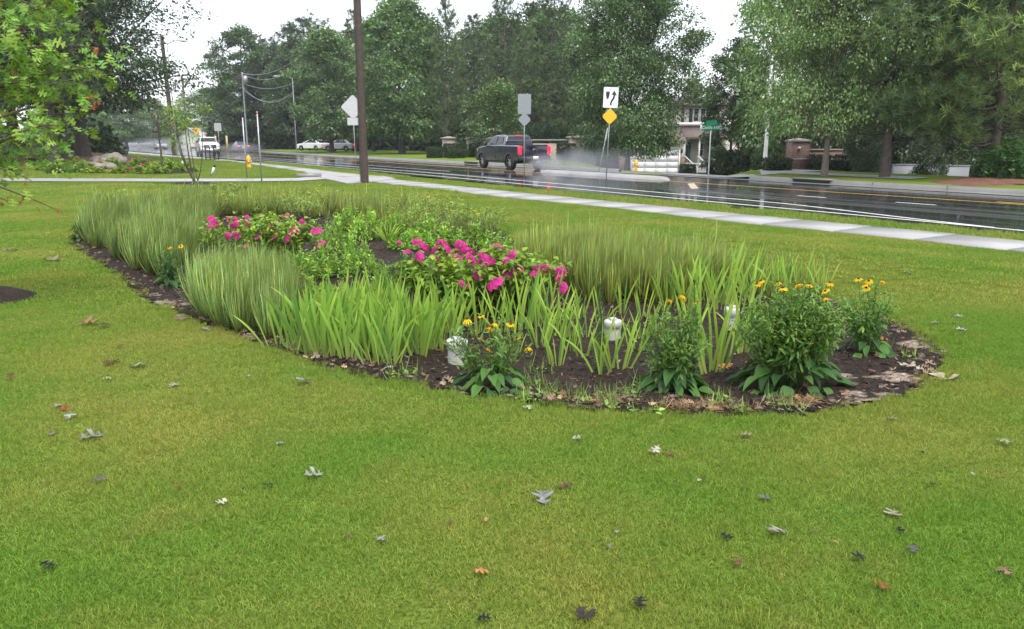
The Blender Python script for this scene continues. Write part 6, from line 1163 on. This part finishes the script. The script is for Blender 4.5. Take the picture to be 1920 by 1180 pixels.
for a, b in ((1345, 1368),):
    hb('porch_rail', 1342, 1370, 292, 293.5, .42, .06, 'trim'); hb('porch_rail', 1342, 1370, 304, 305, .42, .06, 'trim')
    for i in range(10): hb('baluster', 1343 + i * 2.8, 1344 + i * 2.8, 293.5, 304, .43, .04, 'trim')
for sx in (1287, 1312):
    a = np.array([hx(sx), .4, hz_(292)]); b = np.array([hx(sx + 17), -1.3, hz_(313)]); ob('stair_rail', me('sr', [tube([a, b], .05, 5)], M['trim']), H0)
    ob('stair_rail', me('sr', [tube([a - [0, 0, .7], b - [0, 0, .7]], .04, 5)], M['trim']), H0)
    for i in range(9): p = a + (b - a) * i / 8; ob('baluster', me('bl', [tube([p, p - [0, 0, .72]], .022, 4)], M['trim']), H0)
for i in range(6):
    f = i / 6; ob('step', me('st', [box(hx(1300 + 14 * f), .3 - 1.6 * f, hz_(308 + 16 * f) , 1.25, .32, .16)], M['concrete']), H0)
ob('wall_lantern', me('wl', [box(hx(1279), -.1, hz_(283), .16, .16, .34)], M['black']), H0)
ob('wall_lantern', me('wl', [box(hx(1172), -.1, hz_(283), .16, .16, .34)], M['black']), H0)
strip('driveway', Line([AT(1187, 73), AT(1180, 50)], 0), 0, 20, -4.6, 1.5, lambda x, y, t: far_z(x, y, ROAD.st(x, y)[1]) + .03, M['concrete'], step=1, nt=3, kind='structure')
# distant gabled house and the low white wall by the far road
D2 = 165.; x, _ = AT(355, D2); H2 = empty('gabled_house', (x, D2, 0), 0, 'distant low house with a white gable and red-brown roof side', 'house'); K2 = D2 / 1487
V = np.array([[-4.2, 0, 0], [3.2, 0, 0], [3.2, 0, 1.8], [-.2, 0, 3.9], [-4.2, 0, 1.9]]); V = np.concatenate([V, V + [0, 10, 0]])
ob('wall', me('w', [(V, np.array([[0, 1, 2, 2]][:0] or [[0, 1, 2, 4], [5, 9, 7, 6], [1, 6, 7, 2], [0, 4, 9, 5]]), None, 0), (V[[4, 2, 3]], np.array([[0, 1, 2]]), None, 0)], M['trim']), H2)
ob('roof', me('r', [(np.array([[-5, -.5, 1.5], [-.2, -.5, 4.15], [-.2, 10, 4.15], [-5, 10, 1.5], [4, -.5, 1.5], [4, 10, 1.5]]), np.array([[0, 1, 2, 3], [1, 4, 5, 2]]), None, 0)], mat('pale roof', (.42, .40, .40), .6)), H2)
ob('brick_wing', me('bw', [box(5.6, 3, 1.3, 4.6, 5, 2.6)], M['brick']), H2); ob('wing_roof', me('wr', [box(5.6, 3, 2.7, 5, 5.6, .25)], mat('red roof', (.22, .09, .06), .7)), H2)
x0, _ = AT(238, 205); x1, _ = AT(345, 185); t = empty('low_white_wall', ((x0 + x1) / 2, 195, 0), 0, 'long low white wall beside the vanishing road', 'wall'); d_ = np.array([x1 - x0, -20]); ob('wall_face', me('w', [box(0, 0, .6, np.hypot(*d_), .3, 1.35, math.atan2(d_[1], d_[0]))], M['trim']), t); ob('coping', me('w', [box(0, 0, 1.32, np.hypot(*d_), .42, .09, math.atan2(d_[1], d_[0]))], M['trim']), t)

# ------------------------------------------------------------------ vehicles
def body_loft(side, hw, n_in=.06, tumble=0):
    """closed side outline (x,z) extruded across, shoulders rounded by an inset ring"""
    s = np.array(side); c = s.mean(0); n = len(s)
    def ringat(y, k): return np.column_stack([s[:, 0], np.full(n, y), s[:, 1]]) if k == 0 else np.column_stack([s[:, 0] - np.sign(s[:, 0] - c[0]) * k, np.full(n, y), s[:, 1] - np.sign(s[:, 1] - c[1]) * k * .7])
    return [ringat(-hw, n_in), ringat(-hw + n_in, 0), ringat(hw - n_in, 0), ringat(hw, n_in)]
def ring_mesh(name, rings, m, sm=False):
    n = len(rings[0]); V = np.concatenate(rings); Fq = []
    for r in range(len(rings) - 1):
        for i in range(n): Fq.append((r * n + i, r * n + (i + 1) % n, (r + 1) * n + (i + 1) % n, (r + 1) * n + i))
    Fq = [tuple(reversed(f)) for f in Fq]; Fq += [tuple(range(n)), tuple(range(len(V) - 1, len(V) - 1 - n, -1))]
    mm = bpy.data.meshes.new(name); mm.from_pydata([tuple(v) for v in V], [], Fq); mm.materials.append(m); mm.update(); return mm
def arch(cx, cz, r, z0, n=9):
    a0 = math.asin(max(-1, min(1, (z0 - cz) / r))); return [(cx - r * math.cos(a0 + (PI - 2 * a0) * i / n), cz + r * math.sin(a0 + (PI - 2 * a0) * i / n)) for i in range(n + 1)]
def wheel(par, x, y, r, w_, side):
    t = ob('wheel', me('tyre', [xform(lathe([(r * .62, -w_ / 2), (r * .95, -w_ / 2), (r, -w_ * .35), (r, w_ * .35), (r * .95, w_ / 2), (r * .62, w_ / 2)], 28), np.array(Matrix.Rotation(PI / 2, 4, 'X')))], M['rubber'], True), par, (x, y, r))
    ob('rim', me('rim', [xform(lathe([(r * .64, w_ * .40), (r * .60, w_ * .46), (r * .56, w_ * .30), (.001, w_ * .26)], 20), np.array(Matrix.Rotation(-side * PI / 2, 4, 'X')))], M['black'], True), t)
    sp = [xform(box(r * .34, 0, w_ * .34, r * .52, r * .13, w_ * .12), np.array(Matrix.Rotation(-side * PI / 2, 4, 'X') @ Matrix.Rotation(k * 2 * PI / 6, 4, 'Z'))) for k in range(6)]
    for s_ in sp: ob('spoke', me('spoke', [s_], M['rim']), t)
    return t
def quadp(name, pts, m, par, th=.012, nrm=(0, 0, 0)):
    p = np.array(pts, float); nn = np.cross(p[1] - p[0], p[-1] - p[0]); nn /= np.linalg.norm(nn); q_ = p + nn * th; n = len(p)
    mm = bpy.data.meshes.new(name); mm.from_pydata([tuple(v) for v in np.concatenate([p, q_])], [], [tuple(reversed(range(n))), tuple(range(n, 2 * n))] + [(i, (i + 1) % n, (i + 1) % n + n, i + n) for i in range(n)]); mm.materials.append(m); mm.update(); return ob(name, mm, par)
def vehicle(name, x, y, z, heading, label, cat, paint, kind='pickup', group=None):
    """origin under the rear axle, +x forward"""
    t = empty(name, (x, y, z), heading, label, cat, group)
    if kind == 'pickup':
        hw = 1.0; wb = 3.7; r = .42; zb = .52; side = [(-1.22, .62), (-1.20, 1.38), (.6, 1.40), (3.05, 1.40), (3.35, 1.36), (4.25, 1.26), (4.42, 1.1), (4.46, .62), (4.42, .5)] + list(reversed(arch(wb, .42, .53, .48))) + list(reversed(arch(0, .42, .53, .48)))+ [(-1.15, .55)]
        cab = [(.62, 1.38, .94), (.66, 1.62, .86), (.80, 1.93, .74), (1.3, 1.98, .70), (2.3, 1.96, .70), (2.62, 1.88, .74), (3.22, 1.40, .90)]
    else:
        hw = .91; wb = 2.7; r = .33; side = [(-1.0, .5), (-1.02, .85), (-.9, .98), (-.2, 1.0), (2.2, .98), (3.3, .86), (3.55, .7), (3.58, .35), (3.4, .24)] + list(reversed(arch(wb, .33, .40, .26))) + list(reversed(arch(0, .33, .40, .26))) + [(-.9, .28)]
        cab = [(-.62, .97, .82), (-.1, 1.28, .70), (.35, 1.42, .62), (1.0, 1.46, .60), (1.55, 1.38, .62), (2.45, .97, .80)]; zb = .3
    b = ob('body', ring_mesh('body', body_loft(side, hw), paint), t); bevel(b, .03, 2)
    sh = {'pickup': .02, 'car': .02}[kind]
    c = np.array(cab); n = len(c); V = np.concatenate([np.column_stack([c[:, 0], -c[:, 2], c[:, 1]]), np.column_stack([c[:, 0], c[:, 2], c[:, 1]])]); Fq = [(i, i + n, i + 1 + n, i + 1) for i in range(n - 1)] + [tuple(range(n)), tuple(range(2 * n - 1, n - 1, -1)), (0, n - 1, 2 * n - 1, n)]
    mm = bpy.data.meshes.new('cab'); mm.from_pydata([tuple(v) for v in V], [], Fq); mm.materials.append(paint); mm.update(); cb = ob('cab', mm, t); bevel(cb, .05, 3)
    def cy(x_, z_):  # half width of the cabin at height z
        zs = [c[0, 1], c[2, 1]]; ws = [c[0, 2], c[2, 2]]; return np.interp(z_, zs, ws)
    for s in (-1, 1):
        if kind == 'pickup': wins = [[(.98, 1.48), (1.10, 1.84), (1.72, 1.88), (1.74, 1.48)], [(1.84, 1.48), (1.82, 1.88), (2.42, 1.86), (2.95, 1.50)]]
        else: wins = [[(-.1, 1.02), (.25, 1.30), (.85, 1.37), (.88, 1.02)], [(.95, 1.02), (.92, 1.38), (1.45, 1.32), (2.05, 1.02)]]
        for w_ in wins:
            pts = [(a, s * (cy(a, zz) + .008), zz) for a, zz in w_]; pts = pts if s < 0 else pts[::-1]; quadp('side_window', pts[::-1], M['glass'], t)
        yy = s * (hw + .004)
        if kind == 'pickup':
            for a in (.78, 1.80, 2.98): ob('door_seam', me('seam', [box(a, s * hw, .98, .012, .012, .78)], M['black']), t)
            for a in (1.60, 2.0): ob('door_handle', me('dh', [box(a - .1, s * (hw + .012), 1.2, .2, .03, .035)], M['chrome'] if 0 else paint), t)
            ob('running_board', me('rb', [box(1.85, s * (hw - .08), .43, 2.3, .18, .05)], M['plastic']), t)
            ob('mirror', me('mi', [box(2.95, s * (hw + .14), 1.47, .14, .22, .26)], M['plastic']), t)
            for cx_ in (0, wb):
                p = arch(cx_, .42, .56, .46, 12); i_ = arch(cx_, .42, .50, .46, 12); V = []; 
                for (a, b_), (c2, d2) in zip(p, i_): V += [[a, s * (hw + .03), b_], [c2, s * (hw + .03), d2], [a, s * (hw - .05), b_]]
                Fq = [[3 * k, 3 * k + 1, 3 * k + 4, 3 * k + 3] for k in range(12)] + [[3 * k, 3 * k + 3, 3 * k + 5, 3 * k + 2] for k in range(12)]; ob('wheel_arch', me('wa', [(np.array(V), np.array(Fq), None, 0)], M['plastic']), t)
        else: ob('mirror', me('mi', [box(2.0, s * (hw + .06), 1.03, .12, .16, .12)], paint), t)
        for cx_ in (0, wb): wheel(t, cx_, s * (hw - .14), r, .27 if kind == 'pickup' else .21, s)
    ob('wheel_well', me('ww', [box(wb / 2, 0, .62 if kind == 'pickup' else .45, wb + 1.0, hw * 1.5, .5 if kind == 'pickup' else .4)], M['black']), t)
    if kind == 'pickup':
        pr = [(.60 - .004, -.80, 1.46), (.60 - .004, .80, 1.46), (.72, .68, 1.84), (.72, -.68, 1.84)]; pr = [(.625, -.78, 1.45), (.625, .78, 1.45), (.735, .66, 1.84), (.735, -.66, 1.84)]; quadp('rear_window', [(p[0], p[1], p[2]) for p in pr[::-1]], M['glass'], t, -.03)
        quadp('windscreen', [(3.13, -.80, 1.47), (3.13, .80, 1.47), (2.68, .68, 1.86), (2.68, -.68, 1.86)], M['glass'], t, .035)
        ob('bed_dark_panel', me('bc', [box(-.3, 0, 1.395, 1.7, 1.72, .03)], M['black']), t); ob('bumper', me('bp', [box(-1.27, 0, .66, .16, 1.9, .22)], M['plastic']), t); ob('bumper', me('bp', [box(4.50, 0, .62, .16, 1.95, .3)], M['plastic'] if paint is M['navy'] else M['chrome']), t)  # flat black panel stands in for the shaded inside of the bed
        tg = ob('tailgate', me('tg', [box(-1.228, 0, 1.08, .03, 1.56, .56)], paint), t); bevel(tg, .012); ob('tailgate_top', me('tt', [box(-1.21, 0, 1.395, .07, 1.62, .03)], M['plastic']), tg)
        for nm, sx, m in (('badge', .115, 'chrome'), ('badge_face', .095, 'black')): ob(nm, me(nm, [xform(lathe([(.001, .008), (sx, .006), (sx, 0)], 20), np.array(Matrix.Translation((-1.244 - (.004 if nm == 'badge_face' else 0), .02, 1.15)) @ Matrix.Rotation(-PI / 2, 4, 'Y') @ Matrix.Diagonal((.42, 1, 1, 1))))], M[m], True), tg)
        ob('licence_plate', me('lp', [box(-1.36, .0, .70, .012, .34, .18)], M['signwhite']), t); ob('tow_hitch', me('th', [box(-1.42, 0, .46, .22, .06, .06)], M['chrome']), t); ob('exhaust', me('ex', [xform(lathe([(.04, 0), (.04, .3)], 8), np.array(Matrix.Translation((-1.0, -.75, .42)) @ Matrix.Rotation(-PI / 2, 4, 'Y')))], M['chrome']), t)
        ob('high_brake_lamp', me('hb', [box(.74, 0, 1.93, .04, .4, .035)], M['redlamp']), t)
        for s in (-1, 1): bevel(ob('tail_lamp', me('tl', [box(-1.19, s * .92, 1.12, .12, .20, .44)], M['redlamp']), t), .02); bevel(ob('headlamp', me('hl', [box(4.36, s * .82, 1.05, .2, .3, .2)], M['headlamp']), t), .03)
        ob('grille', me('gr', [box(4.46, 0, 1.0, .05, 1.2, .36)], M['plastic']), t)
        for i in range(3): ob('grille_bar', me('gb', [box(4.49, 0, .88 + i * .12, .03, 1.2, .035)], M['chrome']), t)
        ob('antenna', me('an', [tube([(3.0, .7, 1.4), (2.9, .7, 1.95)], .006, 4)], M['black']), t)
    else:
        quadp('rear_window', [(-.56, -.70, 1.03), (-.56, .70, 1.03), (-.12, .62, 1.30), (-.12, -.62, 1.30)][::-1], M['glass'], t, -.02 if 0 else .03); quadp('windscreen', [(2.38, -.72, 1.03), (2.38, .72, 1.03), (1.6, .58, 1.38), (1.6, -.58, 1.38)], M['glass'], t, .025)
        for s in (-1, 1): ob('tail_lamp', me('tl', [box(-1.0, s * .7, .78, .06, .32, .14)], M['redlamp'] if heading < 2.5 and heading > 0 else M['redlamp']), t); ob('headlamp', me('hl', [box(3.46, s * .66, .68, .16, .34, .13)], M['headlamp']), t)
        ob('licence_plate', me('lp', [box(-1.035, 0, .62, .01, .34, .16)], M['signwhite']), t); ob('grille', me('gr', [box(3.58, 0, .52, .03, .9, .16)], M['plastic']), t)
    return t
x, y = .72, 45.4
vehicle('pickup_truck', x, y, .0, math.radians(90 + 27), 'dark blue crew-cab pickup driving away with glowing red tail lamps', 'pickup truck', M['navy'])
x, y = AT(392, 84); vehicle('pickup_truck', x - 1.6, y + 3.0, .0, math.radians(-66 + 3), 'white pickup coming towards us on the wet road', 'pickup truck', M['whitecar'])
x, y = AT(453, 112); vehicle('sedan', x, y, .0, math.radians(90 + 29), 'dark grey sedan driving away in spray', 'car', M['darkcar'], 'car')
x, y = AT(298, 150); vehicle('sedan', x, y, .0, math.radians(-60), 'pale silver car far down the road', 'car', M['silver'], 'car')
for px, d, hd, lb, m in ((600, 106, 150, 'white parked car under the trees nearest the sedan', 'whitecar'), (655, 101, 160, 'silver parked car half hidden behind trunks and the sign post', 'silver')):
    x, y = AT(px, d); vehicle('parked_car', x, y, max(FZ(x, y), 0) + .02, math.radians(hd), lb, 'car', M[m], 'car')

# ------------------------------------------------------------------ wet air: haze over everything, spray thrown up by the wheels
def volume(name, mesh, dens, col=(.93, .95, 1), fade=False, an=.2, **k):
    m = bpy.data.materials.new(name); m.use_nodes = True; n = m.node_tree.nodes; l = m.node_tree.links; n.remove(n['Principled BSDF']); v = n.new('ShaderNodeVolumePrincipled')
    v.inputs['Color'].default_value = (*col, 1); v.inputs['Density'].default_value = dens; v.inputs['Anisotropy'].default_value = an; l.new(v.outputs[0], n['Material Output'].inputs['Volume'])
    if fade:
        t = n.new('ShaderNodeTexCoord'); a = n.new('ShaderNodeVectorMath'); a.operation = 'MULTIPLY_ADD'; a.inputs[1].default_value = (2, 2, 2); a.inputs[2].default_value = (-1, -1, -1); l.new(t.outputs['Generated'], a.inputs[0])
        le = n.new('ShaderNodeVectorMath'); le.operation = 'LENGTH'; l.new(a.outputs[0], le.inputs[0]); mr = n.new('ShaderNodeMapRange'); mr.interpolation_type = 'SMOOTHSTEP'; mr.inputs[1].default_value = .05; mr.inputs[2].default_value = .95; mr.inputs[3].default_value = dens * 2; mr.inputs[4].default_value = 0; l.new(le.outputs['Value'], mr.inputs[0])
        zz = n.new('ShaderNodeTexNoise'); zz.inputs['Scale'].default_value = 1.4; zz.inputs['Detail'].default_value = 3; l.new(t.outputs['Object'], zz.inputs[0]); m2_ = n.new('ShaderNodeMapRange'); m2_.inputs[1].default_value = .35; m2_.inputs[2].default_value = .65; m2_.inputs[3].default_value = .3; m2_.inputs[4].default_value = 1.6; l.new(zz.outputs[0], m2_.inputs[0])
        mu = n.new('ShaderNodeMath'); mu.operation = 'MULTIPLY'; l.new(mr.outputs[0], mu.inputs[0]); l.new(m2_.outputs[0], mu.inputs[1]); l.new(mu.outputs[0], v.inputs['Density'])
    mesh.materials.clear(); mesh.materials.append(m); return ob(name, mesh, kind='stuff', **k)
volume('haze', me('haze', [box(0, 150, 20, 1100, 820, 56)], M['trim']), .00042)

def blob(cx, cy, cz, a, b, c, rz, name, dens, label=None):
    n, m_ = 20, 10; V = []
    for i in range(m_ + 1):
        th = PI * i / m_
        for j in range(n): ph = 2 * PI * j / n; k = 1 + .12 * math.sin(3 * ph + cx) ; V.append([a * math.sin(th) * math.cos(ph) * k, b * math.sin(th) * math.sin(ph) * k, c * math.cos(th)])
    V = np.array(V); cs, sn = math.cos(rz), math.sin(rz); V = V @ np.array([[cs, sn, 0], [-sn, cs, 0], [0, 0, 1]]) + [cx, cy, cz]
    Fq = np.array([[i * n + j, (i + 1) * n + j, (i + 1) * n + (j + 1) % n, i * n + (j + 1) % n] for i in range(m_) for j in range(n)]); volume(name, me(name, [(V, Fq, None, 0)], M['trim'], True), dens, fade=True, an=.3)
hd = math.radians(117); fx, fy = math.cos(hd), math.sin(hd)
for k, (al, sd, cz, a, b, c, dn) in enumerate(((-3.0, .3, .5, 2.4, 1.2, .75, .20), (-5.8, .2, .6, 3.4, 1.4, .95, .12), (-9.0, .3, .6, 4.6, 1.8, 1.0, .05), (0, -.9, .35, 1.5, .5, .45, .25), (3.3, -.9, .3, 1.4, .5, .4, .2), (-1.8, 0, .35, 1.6, 1.4, .45, .25))):
    blob(.72 + fx * al + fy * sd * -1 * 0 + sd * -fy, 45.4 + fy * al + sd * fx, cz, a, b, c, hd, 'spray', dn)
for px, d, a, c, dn in ((395, 84, 5, .9, .05), (452, 108, 6, 1.0, .06), (300, 148, 14, 1.6, .04), (215, 190, 24, 3.0, .025)):
    x, y = AT(px, d); blob(x, y, c * .6, a, a * .5, c, math.radians(118), 'spray', dn)
